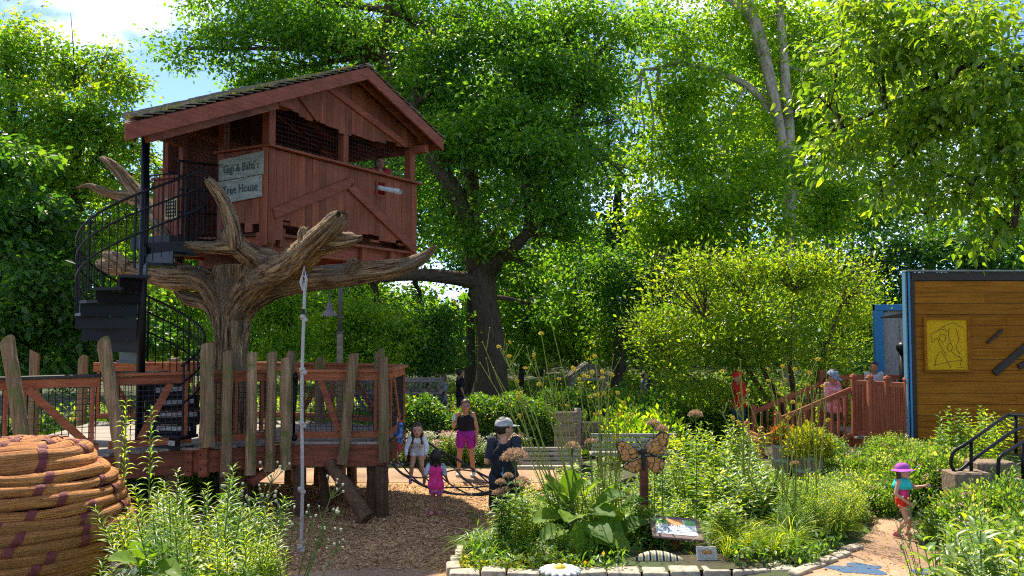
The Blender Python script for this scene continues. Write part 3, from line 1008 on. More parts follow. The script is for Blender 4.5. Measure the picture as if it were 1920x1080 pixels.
for (px, py, dd, r_) in ((464, 648, 15.27, .06), (468, 615, 15.28, .05), (452, 670, 15.22, .045)):
    MB().ell(P(px - 16, py, dd), (r_, .03, r_ * 1.4)).build('knot_hole', M['black'], ctree, smooth=True)

# ================================================================== SPIRAL STAIR
st = thing('spiral_stair', 'black steel spiral staircase winding up to the tree house landing', 'staircase')
SCN = HW(-1.73, -1.05, 0)
st.location = (SCN.x, SCN.y, 1.23)
DECKZ, LANDZ = 1.23, 4.74
TH0, TH1, NS = -30.0, 366.0, 17
SR = .98
def sp_(th, r, z):
    return Vector((SCN.x + r * math.cos(R(th)), SCN.y + r * math.sin(R(th)), z))
MB().tube([(SCN.x, SCN.y, DECKZ), (SCN.x, SCN.y, 6.34)], .068, 14).build('centre_pole', M['steel'], st, smooth=True)
dth = (TH1 - TH0) / NS
M['tread_plate'] = simple('patterned_tread_strip', (0.42, 0.42, 0.40), 0.6, var=0.5, nscale=40)
for i in range(NS):
    z = DECKZ + (LANDZ - DECKZ) * (i + 1) / (NS + 1)
    a0, a1 = TH0 + dth * i, TH0 + dth * (i + 1) + 4
    mb = MB()
    mb.prism([sp_(a0, .07, z - .045), sp_(a0, SR, z - .045), sp_((a0 + a1) / 2, SR, z - .045), sp_(a1, SR, z - .045), sp_(a1, .07, z - .045)], (0, 0, .045))
    tr_ = mb.build('tread', M['steel'], st)
    rb_ = MB(); rb_.beam(sp_(a0 + .6, .08, z - .125), sp_(a0 + .6, SR - .01, z - .125), .02, .155)
    rb_.build('riser', M['steel'], tr_)
    if i < 7:
        MB().beam(sp_(a0 - .9, .30, z - .10), sp_(a0 - .9, SR - .1, z - .10), .012, .075).build('riser_strip', M['tread_plate'], tr_)
def helix(th0, th1, r, off, n=60):
    out = []
    for k in range(n + 1):
        th = th0 + (th1 - th0) * k / n
        z = DECKZ + (LANDZ - DECKZ) * (th - TH0 + dth) / (TH1 - TH0 + dth)
        out.append(sp_(th, r, z + off))
    return out
for off, r_ in ((1.12, .021), (.84, .017), (.50, .017)):
    MB().tube(helix(TH0, TH1 - 4, SR, off), r_, 8).build('handrail', M['steel'], st, smooth=True)
nbal = 52
hb, ht = helix(TH0 + 3, TH1 - 5, SR, -.02, nbal), helix(TH0 + 3, TH1 - 5, SR, 1.11, nbal)
for k in range(nbal + 1):
    MB().beam(hb[k], ht[k], .028 if k % 6 == 0 else .013, .028 if k % 6 == 0 else .013, up=(1, 0, 0)).build('baluster', M['steel'], st)
# landing with its railing
mb = MB(); mb.prism([HW(-1.15, -1.15, LANDZ - .2), HW(-.06, -1.15, LANDZ - .2), HW(-.06, -2.15, LANDZ - .2), HW(-1.15, -2.15, LANDZ - .2)], (0, 0, .2))
mb.build('landing', M['steel'], st)
for zz, r_ in ((6.12, .022), (5.62, .015), (5.22, .015), (LANDZ + .08, .013)):
    MB().tube([HW(-.95, -1.18, zz - .06), HW(-.1, -1.18, zz)], r_, 8).build('handrail', M['steel'], st, smooth=True)
for k in range(9):
    t = -.95 + .85 * k / 8
    MB().beam(HW(t, -1.18, LANDZ), HW(t, -1.18, 6.06), .03 if k == 0 else .014, .03 if k == 0 else .014, up=(1, 0, 0)).build('baluster', M['steel'], st)
for k in range(7):
    t = -.95
    MB().beam(HW(t, -1.3 - .13 * k, LANDZ), HW(t, -1.3 - .13 * k, 5.85), .014, .014, up=(1, 0, 0)).build('baluster', M['steel'], st)
MB().tube([HW(-.95, -1.18, 5.86), HW(-.95, -2.12, 5.86)], .018, 8).build('handrail', M['steel'], st, smooth=True)
MB().beam(sp_(300, .1, LANDZ - .35), HW(-.3, -1.6, LANDZ - .2), .08, .16).build('bracket', M['steel'], st)

# ================================================================== DECK
deck = thing('play_deck', 'raised wooden deck with leaning log posts and wire panels round the carved tree', 'deck', (-5, 14.5, 0))
FP = [(-7.9, 11.7), (-6.33, 12.95), (-5.19, 13.88), (-4.93, 13.82), (-4.0, 14.42), (-2.16, 14.5)]
BP = [(-2.1, 16.6), (-3.6, 17.6), (-6.2, 18.3), (-8.6, 17.6)]
def LP(poly, s):
    """point at arc length s along an open line"""
    for a, b_ in zip(poly, poly[1:]):
        a, b_ = Vector((*a, 0)), Vector((*b_, 0))
        if s <= (b_ - a).length:
            return a.lerp(b_, s / (b_ - a).length)
        s -= (b_ - a).length
    return Vector((*poly[-1], 0))
def inpoly(x, y, poly):
    c = False
    j = len(poly) - 1
    for i in range(len(poly)):
        if (poly[i][1] > y) != (poly[j][1] > y) and x < (poly[j][0] - poly[i][0]) * (y - poly[i][1]) / (poly[j][1] - poly[i][1]) + poly[i][0]:
            c = not c
        j = i
    return c
DPOLY = FP + BP
yb = 11.8
while yb < 18.2:                     # boards run across
    xs = [x for x in np.arange(-9.2, -1.8, .02) if inpoly(x, yb + .07, DPOLY)]
    if xs:
        MB().box(((xs[0] + xs[-1]) / 2, yb + .07, DECKZ - .02), (xs[-1] - xs[0], .134, .04)).build('deck_board', M['deck'], deck)
    yb += .14
def loglike(name, a, b_, r, mat, parent, end=True, seg=12, seed=0, slant=None):
    """turned log from a (foot) to b (top) with slanted sealed end"""
    a, b_ = Vector(a), Vector(b_)
    n = 7
    rs = random.Random(seed)
    pts = [a.lerp(b_, i / n) + Vector((rs.uniform(-.008, .008), rs.uniform(-.008, .008), 0)) for i in range(n + 1)]
    mb = MB()
    mb.tube(pts, [r * (1.05 - .08 * i / n) * (1 + rs.uniform(-.03, .03)) for i in range(n + 1)], seg, cap=True)
    sl = slant if slant is not None else (rs.uniform(-.9, .9), rs.uniform(-1.2, -.3))
    top = len(mb.v) - seg
    for k in range(seg):
        v = Vector(mb.v[top + k]) - pts[-1]
        v.z += v.x * sl[0] + v.y * sl[1]
        mb.v[top + k] = tuple(pts[-1] + v)
    o = mb.build(name, M[mat], parent, smooth=False)
    if end:
        e = MB()
        ring = [Vector(mb.v[top + k]) + Vector((0, 0, .004)) for k in range(seg)]
        e.add(ring, [tuple(range(seg))])
        e.build('sealed_end', M['log_end'], o)
    return o
# front beams
def bm(poly, z0, z1, th, off=0.0, name='edge_beam', mat='beam'):
    for a, b_ in zip(poly, poly[1:]):
        a, b_ = Vector((*a, 0)), Vector((*b_, 0))
        MB().beam((a.x, a.y, (z0 + z1) / 2), (b_.x, b_.y, (z0 + z1) / 2), th, z1 - z0).build(name, M[mat], deck)
bm(FP, .83, DECKZ - .045, .10)
bm([FP[-1]] + BP, .83, DECKZ - .045, .10)
for (p, s) in ((FP[2], .14), (FP[3], .14)):
    MB().box((p[0], p[1] - .03, 1.0), (s, .16, .46)).build('corner_block', M['beam'], deck, bevel=.01)
for (x, y, z) in ((-5.16, 13.72, 1.14), (-5.16, 13.72, 1.0), (-5.16, 13.72, .86), (-4.96, 13.70, 1.12), (-4.96, 13.70, .9)):
    MB().ell((x, y, z), (.014, .012, .014), 6, 4).build('bolt', M['steel'], deck)
# railing panels: posts in (px, D)
RAILZ = 2.44
def rail_panel(a, b_, diag=None, cap='rail', wires=True, frame=True, zt=RAILZ):
    a, b_ = Vector((a[0], a[1], 0)), Vector((b_[0], b_[1], 0))
    d = (b_ - a).normalized()
    z_ = lambda p, z: (p.x, p.y, z)
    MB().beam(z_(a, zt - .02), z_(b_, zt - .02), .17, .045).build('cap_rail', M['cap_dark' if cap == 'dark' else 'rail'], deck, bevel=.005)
    MB().beam(z_(a, zt - .115), z_(b_, zt - .115), .05, .13).build('top_rail', M['rail'], deck, bevel=.004)
    MB().beam(z_(a, DECKZ + .12), z_(b_, DECKZ + .12), .05, .11).build('bottom_rail', M['rail'], deck, bevel=.004)
    if frame:
        for q in (a + d * .10, b_ - d * .10):
            MB().beam(z_(q, DECKZ + .18), z_(q, zt - .18), .09, .05, up=(d.x, d.y, 0)).build('stile', M['rail_v'], deck, bevel=.004)
    if diag:
        (s0, z0), (s1, z1) = diag
        o3 = Vector((d.y, -d.x, 0)) * .03
        MB().beam(z_(a.lerp(b_, s0) + o3, z0), z_(a.lerp(b_, s1) + o3, z1), .035, .11).build('diagonal_brace', M['rail'], deck, bevel=.004)
    if wires:
        tag(screen(a + d * .05, b_ - d * .05, DECKZ + .17, zt - .17, .085, .0048).build('wire_panel', M['wire'], deck), kind='stuff')
def XD(px, D):
    return ((px - 960) / FPX * D, D)
zlo, zhi = DECKZ + .18, RAILZ - .18
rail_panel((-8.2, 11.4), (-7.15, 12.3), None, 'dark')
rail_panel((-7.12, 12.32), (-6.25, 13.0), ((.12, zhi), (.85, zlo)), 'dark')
rail_panel((-6.15, 13.1), (-5.18, 13.88), ((.72, zhi), (.36, zlo)))
rail_panel((-4.93, 13.88), (-4.02, 14.44), None)
rail_panel((-3.62, 14.45), (-2.2, 14.52), ((.28, zhi), (.50, zlo)))
for q in (.22, .42, .62, .82):
    p = Vector((-4.93, 13.88, 0)).lerp(Vector((-4.02, 14.44, 0)), q)
    MB().beam((p.x, p.y, DECKZ + .2), (p.x, p.y, RAILZ - .18), .10, .05, up=(.85, .52, 0)).build('stile', M['rail_v'], deck)
p = Vector((-3.62, 14.45, 0)).lerp(Vector((-2.2, 14.52, 0)), .62)
MB().beam((p.x + .06, p.y, RAILZ - .18), (p.x - .05, p.y, DECKZ + .2), .09, .05, up=(1, 0, 0)).build('stile', M['rail_v'], deck)
back = [(-2.1, 14.6), (-2.1, 16.6), (-3.6, 17.6), (-4.9, 17.95), (-6.2, 18.3), (-7.4, 17.95), (-8.6, 17.6)]
for i, (a, b_) in enumerate(zip(back, back[1:])):
    rail_panel(a, b_, ((.2, zhi), (.6, zlo)) if i % 2 == 0 else ((.8, zhi), (.4, zlo)))
# leaning logs
for k, (x0, y0, x1, y1, D, r_) in enumerate(((45, 842, 14, 640, 12.0, .095), (232, 880, 194, 642, 12.85, .097), (388, 837, 389, 646, 13.7, .112), (424, 893, 426, 660, 13.85, .088),
                                       (470, 890, 473, 663, 14.05, .086), (505, 884, 510, 662, 14.3, .090), (536, 880, 536, 672, 14.28, .088), (642, 870, 664, 664, 14.35, .088), (720, 866, 719, 672, 14.38, .085))):
    loglike('log_post', P(x0, y0, D), P(x1, y1, D), r_, 'log', deck, seed=k, slant=((.7, -.6) if x0 < 300 else (.25, -.2)))
for k, (px, py, D, slant) in enumerate(((66, 660, 17.7, (-.5, -.3)), (156, 676, 17.9, (.7, -1.0)), (283, 684, 18.0, (.5, -1.0)), (326, 672, 18.1, (.1, .1)), (545, 668, 17.5, (.3, -1.2)), (600, 680, 17.3, (.4, -1.3)), (711, 662, 15.9, (.8, -.7)), (640, 700, 16.9, (.1, -.4)))):
    t = P(px, py, D)
    loglike('log_post', (t.x, t.y, .0), t, .10, 'log', deck, seed=30 + k, slant=slant)
# legs below
for k, (px, py, D, r_) in enumerate(((566, 964, 14.45, .115), (612, 958, 15.2, .075), (701, 956, 14.7, .10), (718, 962, 14.4, .115), (430, 950, 14.3, .12), (330, 960, 13.8, .12), (480, 930, 16.5, .10), (662, 915, 17.2, .10))):
    x, y = XD(px, D)
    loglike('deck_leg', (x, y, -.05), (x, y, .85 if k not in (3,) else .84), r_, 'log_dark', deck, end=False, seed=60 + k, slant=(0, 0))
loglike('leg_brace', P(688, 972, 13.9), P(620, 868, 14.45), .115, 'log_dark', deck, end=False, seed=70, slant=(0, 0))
MB().beam(P(470, 905, 14.2), P(520, 868, 14.5), .12, .12).build('leg_brace', M['beam'], deck)
# gateway pads beside the opening
gx0 = Vector((-3.98, 14.44, 0)); gx1 = Vector((-3.66, 14.44, 0))
for q, m_ in ((gx0, 'steel'), (gx1, 'steel')):
    MB().tube([(q.x, q.y - .02, DECKZ + .02), (q.x, q.y - .02, RAILZ - .05)], .022, 8).build('gate_pipe', M[m_], deck, smooth=True)
for z_ in (DECKZ + .08, RAILZ - .12):
    MB().ell((gx1.x + .02, gx1.y - .06, z_), (.05, .05, .06)).build('pipe_clamp', M['steel'], deck, smooth=True)

# ================================================================== CLIMBING ROPE
rp_ = thing('climbing_rope', 'knotted pale climbing rope hanging from the front limb', 'rope', GP(567, 1035, 0))
rx = P(568, 700, 11.75)
ztop = P(570, 515, 11.75).z
zs = np.linspace(.10, ztop - .12, 60)
MB().tube([(rx.x + .012 * math.sin(z * 2), rx.y, z) for z in zs], .0235, 8).build('strand', M['rope'], rp_, smooth=True)
for z_ in (.14, .93, 1.82, 2.55, 3.27):
    kn = MB()
    for q in range(3):
        kn.ell((rx.x + .018 * math.cos(q * 2.1), rx.y + .018 * math.sin(q * 2.1), z_ + .022 * (q - 1)), (.042, .042, .034), 10, 7)
    kn.build('knot', M['rope'], rp_, smooth=True)
MB().tube([(rx.x, rx.y, 3.30), (rx.x, rx.y, 3.40)], .028, 10).build('binding', M['black'], rp_)
lo = MB()
lo.tube([(rx.x - .01, rx.y, ztop - .22), (rx.x - .045, rx.y, ztop - .1), (rx.x - .02, rx.y, ztop - .0), (rx.x + .03, rx.y, ztop - .05), (rx.x + .02, rx.y, ztop - .22)], .02, 8)
lo.build('loop', M['rope'], rp_, smooth=True)
lo = MB()
lo.tube([(rx.x, rx.y, ztop - .16), (rx.x - .03, rx.y, ztop - .05), (rx.x, rx.y, ztop + .12), (rx.x + .03, rx.y, ztop - .05), (rx.x, rx.y, ztop - .16)], .010, 8)
lo.build('shackle', M['clamp'], rp_, smooth=True)

# ================================================================== ROPE NET
net = thing('rope_net', 'dark rope climbing net sloping down from the end of the deck', 'climbing net', (-1.5, 15.3, 0))
nS, nT = 9, 6
far_e = [P(733, 768, 16.3), P(757, 795, 16.2), P(780, 813, 16.1), P(803, 830, 15.9), P(825, 845, 15.8), P(855, 860, 15.5), P(893, 884, 15.1), P(925, 900, 14.8), P(960, 918, 14.5), P(985, 930, 14.3)]
nea_e = [P(733, 868, 14.9), P(750, 885, 14.9), P(770, 898, 14.9), P(792, 910, 14.7), P(820, 920, 14.6), P(850, 926, 14.4), P(884, 927, 14.3), P(920, 922, 14.2), P(955, 918, 14.1), P(985, 915, 14.1)]
nodes = []
for i in range(nS + 1):
    row = []
    for j in range(nT + 1):
        t = j / nT
        p = far_e[i].lerp(nea_e[i], t)
        p = p - Vector((0, 0, .34 * math.sin(math.pi * t) * (1 - .75 * i / nS)))
        p.z = max(p.z, .06 + .02 * i)
        row.append(p)
    nodes.append(row)
def npath(lst, r):
    mb = MB()
    pp, _ = smooth_path(lst, [r] * len(lst), 3)
    mb.tube(pp, r, 6)
    return mb.build('net_strand', M['net_rope'], net, smooth=True)
npath([nodes[i][0] for i in range(nS + 1)], .020)
npath([nodes[i][nT] for i in range(nS + 1)], .020)
npath(nodes[0], .016)
# diagonal mesh of strands
for s in range(-nT, nS + 1):
    l1 = [nodes[s + j][j] for j in range(nT + 1) if 0 <= s + j <= nS]
    l2 = [nodes[s + j][nT - j] for j in range(nT + 1) if 0 <= s + j <= nS]
    for l_ in (l1, l2):
        if len(l_) >= 2 and s % 2 == 0:
            npath(l_, .0135)
for i in range(nS + 1):
    for j in range(0, nT + 1, 1):
        if (i + j) % 2 == 0:
            p = nodes[i][j]
            MB().ell(p, (.028, .028, .024), 8, 6).build('net_clamp', M['clamp'], net, smooth=True)

# ================================================================== RIGHT-HAND FACADES, DECK AND STAIR
WD = 16.3
WX0 = (1703 - 960) / FPX * WD
WX1 = 13.2
WZ0, WZ1 = 0.62, P(1800, 512, WD).z
fac = thing('facade_wall', 'tall orange brown plank facade wall with blue edge behind the steps', 'wall', (WX0 + 2, WD, WZ0))
MB().box(((WX0 + WX1) / 2, WD + .10, (WZ0 + WZ1) / 2), (WX1 - WX0, .08, WZ1 - WZ0)).build('backing', M['dark_trim'], fac)
bh = .214
nbd = int((WZ1 - .14 - WZ0) / bh)
rs = random.Random(5)
for i in range(nbd + 1):
    z0 = WZ1 - .15 - (i + 1) * bh
    if z0 < WZ0 - .1:
        break
    x = WX0 + .14
    while x < WX1:
        L_ = rs.uniform(1.3, 2.9)
        x2 = min(WX1, x + L_)
        MB().box(((x + x2) / 2, WD + .045 + rs.uniform(-.003, .003), z0 + bh / 2), (x2 - x - .004, .03, bh - .009)).build('plank', M['orange_plank'], fac)
        x = x2
MB().box((WX0 + .07, WD + .035, (WZ0 + WZ1) / 2), (.13, .05, WZ1 - WZ0)).build('corner_trim', M['dark_trim'], fac)
MB().box((WX0 - .02, WD + .10, (WZ0 + WZ1) / 2 + .01), (.03, .13, WZ1 - WZ0 + .05)).build('blue_edge', M['blue_pale'], fac)
MB().box((WX0 + .02, WD - .002, (WZ0 + WZ1) / 2 + .01), (.03, .03, WZ1 - WZ0 + .04)).build('edge_strip', M['blue_trim'], fac)
MB().box(((WX0 + WX1) / 2, WD + .03, WZ1 - .06), (WX1 - WX0 - .16, .055, .15)).build('top_trim', M['dark_trim'], fac)
MB().box(((WX0 + WX1) / 2, WD + .06, WZ1 + .045), (WX1 - WX0 + .08, .2, .03)).build('coping', M['grey_wood'], fac)
# framed golden relief
a0, a1 = P(1731, 595, WD), P(1820, 698, WD)
rel = thing('relief_panel', 'golden carved relief panel in a brown frame on the orange facade', 'relief', ((a0.x + a1.x) / 2, WD, a1.z))
W_, H_ = a1.x - a0.x, a0.z - a1.z
cxr, czr = (a0.x + a1.x) / 2, (a0.z + a1.z) / 2
for (dx, dz, sx, sz) in ((0, H_ / 2 - .025, W_, .05), (0, -H_ / 2 + .025, W_, .05), (-W_ / 2 + .025, 0, .05, H_ - .1), (W_ / 2 - .025, 0, .05, H_ - .1)):
    MB().box((cxr + dx, WD + .005, czr + dz), (sx, .06, sz)).build('frame', M['orange_plank'], rel, bevel=.004)
MB().box((cxr, WD + .014, czr), (W_ - .1, .025, H_ - .1)).build('plate', M['gold'], rel)
MB().box((cxr, WD + .020, czr), (W_ - .075, .022, H_ - .075)).build('plate_edge', M['gold_edge'], rel)
def relief_line(pts, r_=.0045):
    mb = MB()
    pp, _ = smooth_path([(cxr + u * W_, WD - .002, czr + v * H_) for u, v in pts], [r_] * len(pts), 4)
    mb.tube(pp, r_, 5)
    mb.build('carved_line', M['gold_line'], rel)
for pts in ([(-.36, .18), (-.1, .31), (.12, .40), (.24, .36), (.36, .3)], [(-.34, .17), (-.32, .05), (-.22, .12), (-.16, .02), (-.08, -.1), (.0, -.2)], [(.06, .3), (.04, .14), (.08, .06), (.0, -.04), (.06, -.12), (.12, -.05), (.08, .04)],
            [(-.27, -.40), (-.24, -.25), (-.14, -.12), (-.05, -.22), (.05, -.38), (.08, -.42)], [(.10, -.12), (.2, -.2), (.3, -.24), (.28, -.38)], [(-.2, .26), (-.06, .28), (.04, .24)], [(.2, .3), (.26, .1), (.2, -.05), (.28, -.16)],
            [(-.3, -.36), (-.1, -.34), (.1, -.3), (.34, -.28)], [(-.12, .2), (-.16, .1), (-.06, .05), (-.02, .16), (-.12, .2)], [(.2, -.4), (.3, -.41), (.38, -.4)]):
    relief_line(pts)
# dark slats fixed to the facade
for k, (x0, y0, x1, y1, wd, lab) in enumerate(((1864, 700, 1935, 640, .13, 'long dark slanted plank fixed to the orange facade'), (1851, 643, 1879, 618, .045, 'short thin dark slanted plank beside the golden relief'), (1910, 688, 1950, 668, .11, 'dark slanted plank cut off by the picture edge on the facade'))):
    tag(MB().beam(P(x0, y0, WD - .002), P(x1, y1, WD - .002), .05, wd).build('slanted_plank', M['dark_trim'], None, bevel=.005), lab, 'plank', 'dark planks on the facade')
# second facade behind
BD = 20.0
bx0, bx1, bzt = (1638 - 960) / FPX * BD, 11.2, P(1660, 571, BD).z
f2 = thing('blue_framed_wall', 'lower grey panelled facade wall in a bright blue frame behind the fence', 'wall', (bx0 + 1, BD, .6))
MB().box((bx0 + .10, BD, (bzt + .5) / 2), (.20, .14, bzt - .5)).build('frame_post', M['blue_trim'], f2, bevel=.006)
MB().box(((bx0 + bx1) / 2, BD - .004, bzt - .07), (bx1 - bx0, .15, .14)).build('frame_head', M['blue_trim'], f2, bevel=.006)
for k in range(5):
    MB().box((bx0 + .40 + k * .41, BD + .03, (bzt + .5) / 2 - .08), (.402, .05, bzt - .62)).build('panel', M['grey_panel'], f2)
for k in range(4):
    MB().box((bx0 + .605 + k * .41, BD + .002, (bzt + .5) / 2 - .08), (.02, .02, bzt - .62)).build('batten', M['grey_wood'], f2)
sh = MB(); sh.prism([P(1650, 597, 19.3), P(1700, 588, 18.5), P(1700, 596, 18.5)], (0, 0, .03))
tag(sh.build('shade_flap', M['black'], None), 'thin black shade flap slung across the grey panels', 'shade')
bd = thing('domed_post', 'black domed post standing between the two facades', 'post', (P(1691, 700, 18.6).x, 18.6, .9))
q = P(1691, 652, 18.6)
MB().tube([(q.x + .02, q.y, .9), (q.x + .02, q.y, q.z - .1)], .085, 14).build('post', M['steel'], bd, smooth=True)
MB().ell((q.x, q.y - .03, q.z), (.13, .15, .13), 16, 10).build('dome', M['steel'], bd, smooth=True)

# deck and picket railings
fd = thing('entry_deck', 'red brown picket railed deck and steps leading to the facades', 'deck', (7, 17.5, .4))
FZ, FT = .97, 2.08
pA, pB, pC = Vector(((1697 - 960) / FPX * 16.45, 16.45, 0)), Vector(((1628 - 960) / FPX * 17.1, 17.1, 0)), Vector(((1598 - 960) / FPX * 17.5, 17.5, 0))
pD = Vector((pC.x, 19.3, 0))
def pick(a, b_, z0a, z0b, hgt, n, mat='fence', rail=.10, w_=.042):
    a, b_ = Vector(a), Vector(b_)
    for k in range(1, n):
        t = k / n
        p = a.lerp(b_, t)
        z0 = z0a + (z0b - z0a) * t
        d = (b_ - a).normalized()
        MB().beam((p.x, p.y, z0 + .08), (p.x, p.y, z0 + hgt - .05), w_, w_, up=(d.x, d.y, 0)).build('picket', M['fence'], fd)
    MB().beam((a.x, a.y, z0a + hgt - .03), (b_.x, b_.y, z0b + hgt - .03), .05, rail).build('top_rail', M['fence_h'], fd, bevel=.004)
    MB().beam((a.x, a.y, z0a + .07), (b_.x, b_.y, z0b + .07), .045, .08).build('bottom_rail', M['fence_h'], fd, bevel=.004)
def newel(p, z0, z1, s=.105):
    o = MB().box((p[0], p[1], (z0 + z1) / 2), (s, s, z1 - z0)).build('newel_post', M['fence'], fd, bevel=.008)
    t = MB()
    h = s / 2 + .012
    t.add([(p[0] - h, p[1] - h, z1 - .035), (p[0] + h, p[1] - h, z1 - .035), (p[0] + h, p[1] + h, z1 - .035), (p[0] - h, p[1] + h, z1 - .035), (p[0], p[1], z1 + .04)], [(3, 2, 1, 0), (0, 1, 4), (1, 2, 4), (2, 3, 4), (3, 0, 4)])
    t.build('post_cap', M['fence'], o)
pM = pA.lerp(pB, .52)
for p_, z0 in ((pA, .45), (pM, .62), (pB, .62), (pC, .5), (pD, .5)):
    newel(p_, z0, 2.2)
pick(pA, pM, FZ, FZ, FT - FZ, 8); pick(pM, pB, FZ, FZ, FT - FZ, 8); pick(pB, pC, FZ, FZ, FT - FZ, 5)
for (a, b_) in ((pA, pM), (pM, pB)):
    MB().beam((a.x, a.y, .80), (b_.x, b_.y, .80), .05, .30).build('edge_board', M['fence_h'], fd)
MB().beam((pB.x, pB.y, .80), (pC.x, pC.y, .80), .05, .26).build('edge_board', M['fence_h'], fd)
for k in range(12):
    yy = 16.75 + k * .22
    xl = pC.x + .06 if yy > 17.5 else pB.x + (16.95 - yy) * 1.2 + .35
    MB().box(((xl + 10.2) / 2, yy, FZ - .025), (10.2 - xl, .21, .045)).build('deck_board', M['deck'], fd)
pick((10.2, 16.6, 0), (9.0, 19.3, 0), FZ, FZ, FT - FZ, 14)
pick((9.0, 19.35, 0), (pC.x + .1, 19.35, 0), FZ, FZ, FT - FZ, 16)
# steps down to the left
NSTP = 5
sx0, sx1 = pC.x - .05, pC.x - 1.55
zg = .36
for k in range(NSTP):
    x = sx0 + (sx1 - sx0) * (k + .5) / NSTP
    z = FZ - (FZ - zg) * (k + 1) / (NSTP + .2)
    MB().box((x, 18.4, z - .02), (.33, 1.65, .04)).build('step', M['deck'], fd)
for yy in (17.55, 19.3):
    MB().beam((sx0, yy, FZ - .16), (sx1, yy, zg - .08), .05, .24).build('stringer', M['fence_h'], fd)
pE, pF = (sx1, 17.55, 0), (sx1, 19.3, 0)
newel(pE, .25, 1.42); newel(pF, .25, 1.42)
pick((pC.x - .05, 17.53, 0), (sx1 + .05, 17.55, 0), FZ - .06, zg - .06, 1.02, 11)
pick((pC.x - .05, 19.3, 0), (sx1 + .05, 19.3, 0), FZ - .06, zg - .06, 1.02, 11)
pG, pH = (P(1427, 800, 16.6).x, 16.6, 0), (P(1401, 800, 17.6).x, 17.6, 0)
for q in (pG, pH):
    newel(q, .1, 1.24, .10)
MB().beam((pG[0], pG[1], 1.0), (pH[0], pH[1], 1.0), .04, .16).build('low_rail', M['fence_h'], fd)
MB().beam((pG[0], pG[1], 1.0), (sx1, 17.5, 1.05), .04, .12).build('low_rail', M['fence_h'], fd)
# planter barrels
def barrel(px, py_top, D, r_, h, lab):
    p = P(px, py_top, D)
    zb = p.z - h
    t = thing('planter_barrel', lab, 'barrel', (p.x, D, zb), 'wooden planter barrels by the steps')
    n = 18
    for k in range(n):
        a0_, a1_ = 2 * math.pi * (k + .04) / n, 2 * math.pi * (k + .96) / n
        mb = MB()
        vs = []
        for (zz, rr_) in ((0, .86), (h * .33, .99), (h * .66, 1.0), (h, .90)):
            for a in (a0_, a1_):
                vs.append((p.x + r_ * rr_ * math.cos(a), D + r_ * rr_ * math.sin(a), zb + zz))
        inn = [(v[0] + (p.x - v[0]) * .1, v[1] + (D - v[1]) * .1, v[2]) for v in vs]
        fs = [(0, 1, 3, 2), (2, 3, 5, 4), (4, 5, 7, 6), (6, 7, 15, 14), (0, 2, 10, 8), (2, 4, 12, 10), (4, 6, 14, 12), (1, 9, 11, 3), (3, 11, 13, 5), (5, 13, 15, 7)]
        mb.add(vs + inn, fs)
        mb.build('stave', M['barrel'], t)
    for zz, rr_ in ((.12, .93), (.45, 1.015), (.88, .945)):
        mb = MB()
        mb.lathe([(r_ * rr_ * .96, zb + h * zz - .025), (r_ * rr_ + .004, zb + h * zz - .025), (r_ * (rr_ + .01) + .004, zb + h * zz + .025), (r_ * rr_ * .96, zb + h * zz + .025)], 28, (p.x, D, 0))
        mb.build('hoop', M['hoop'], t)
    MB().lathe([(0.001, zb + h - .08), (r_ * .82, zb + h - .08), (r_ * .82, zb + h - .06)], 18, (p.x, D, 0)).build('soil', M['ground'], t)
    return Vector((p.x, D, zb + h - .06))
BAR1 = barrel(1468, 828, 15.1, .205, .56, 'weathered barrel planter holding red and green leaves')
BAR2 = barrel(1517, 850, 14.7, .25, .50, 'weathered barrel planter under the yellow green bush')
BAR3 = barrel(1262, 842, 15.6, .14, .42, 'small slim barrel planter half hidden beside the butterfly')

# handrail and concrete block at the right-hand steps
hr = thing('pipe_handrail', 'looped black pipe handrail above the pebbled concrete block', 'handrail', (6.3, 11.9, .9))
D1 = 11.9
pts = [P(1790, 885, D1), P(1783, 868, D1), P(1790, 846, D1), P(1818, 828, D1), P(1880, 784, D1 + .5), P(1896, 778, D1 + .6), P(1925, 780, D1 + .9), P(1935, 790, D1 + .95), P(1925, 800, D1 + .9), P(1900, 808, D1 + .6), P(1830, 858, D1 + .1), P(1800, 882, D1), P(1790, 885, D1)]
pp, _ = smooth_path(pts, [.024] * len(pts), 4)
MB().tube(pp, .024, 10).build('rail_loop', M['steel'], hr, smooth=True)
for (px, py, px2, py2, dd) in ((1821, 828, 1821, 908, D1), (1905, 780, 1905, 850, D1 + .65)):
    MB().tube([P(px, py, dd), P(px2, py2, dd)], .024, 10).build('upright', M['steel'], hr, smooth=True)
hr2 = thing('pipe_handrail', 'second black pipe handrail lower down at the picture edge', 'handrail', (6.6, 11.0, .8))
pts = [P(1872, 905, 11.2), P(1872, 868, 11.2), P(1876, 856, 11.2), P(1890, 846, 11.3), P(1925, 824, 11.6), P(1960, 800, 11.9)]
pp, _ = smooth_path(pts, [.024] * len(pts), 4)
MB().tube(pp, .024, 10).build('rail_loop', M['steel'], hr2, smooth=True)
MB().tube([P(1918, 830, 11.55), P(1918, 900, 11.55)], .024, 10).build('upright', M['steel'], hr2, smooth=True)
cb = thing('concrete_step', 'pebbled concrete block step at the foot of the black handrail', 'step', (6.2, 12, .6))
q0, q1 = P(1775, 880, 11.6), P(1870, 880, 12.6)
MB().box((q0.x + .42, 11.9, q0.z - .22), (.5, .4, .30)).build('block', M['concrete'], cb, bevel=.02)
MB().box((q0.x + .98, 12.3, q0.z - .16), (.56, .4, .34)).build('block', M['concrete'], cb, bevel=.02)

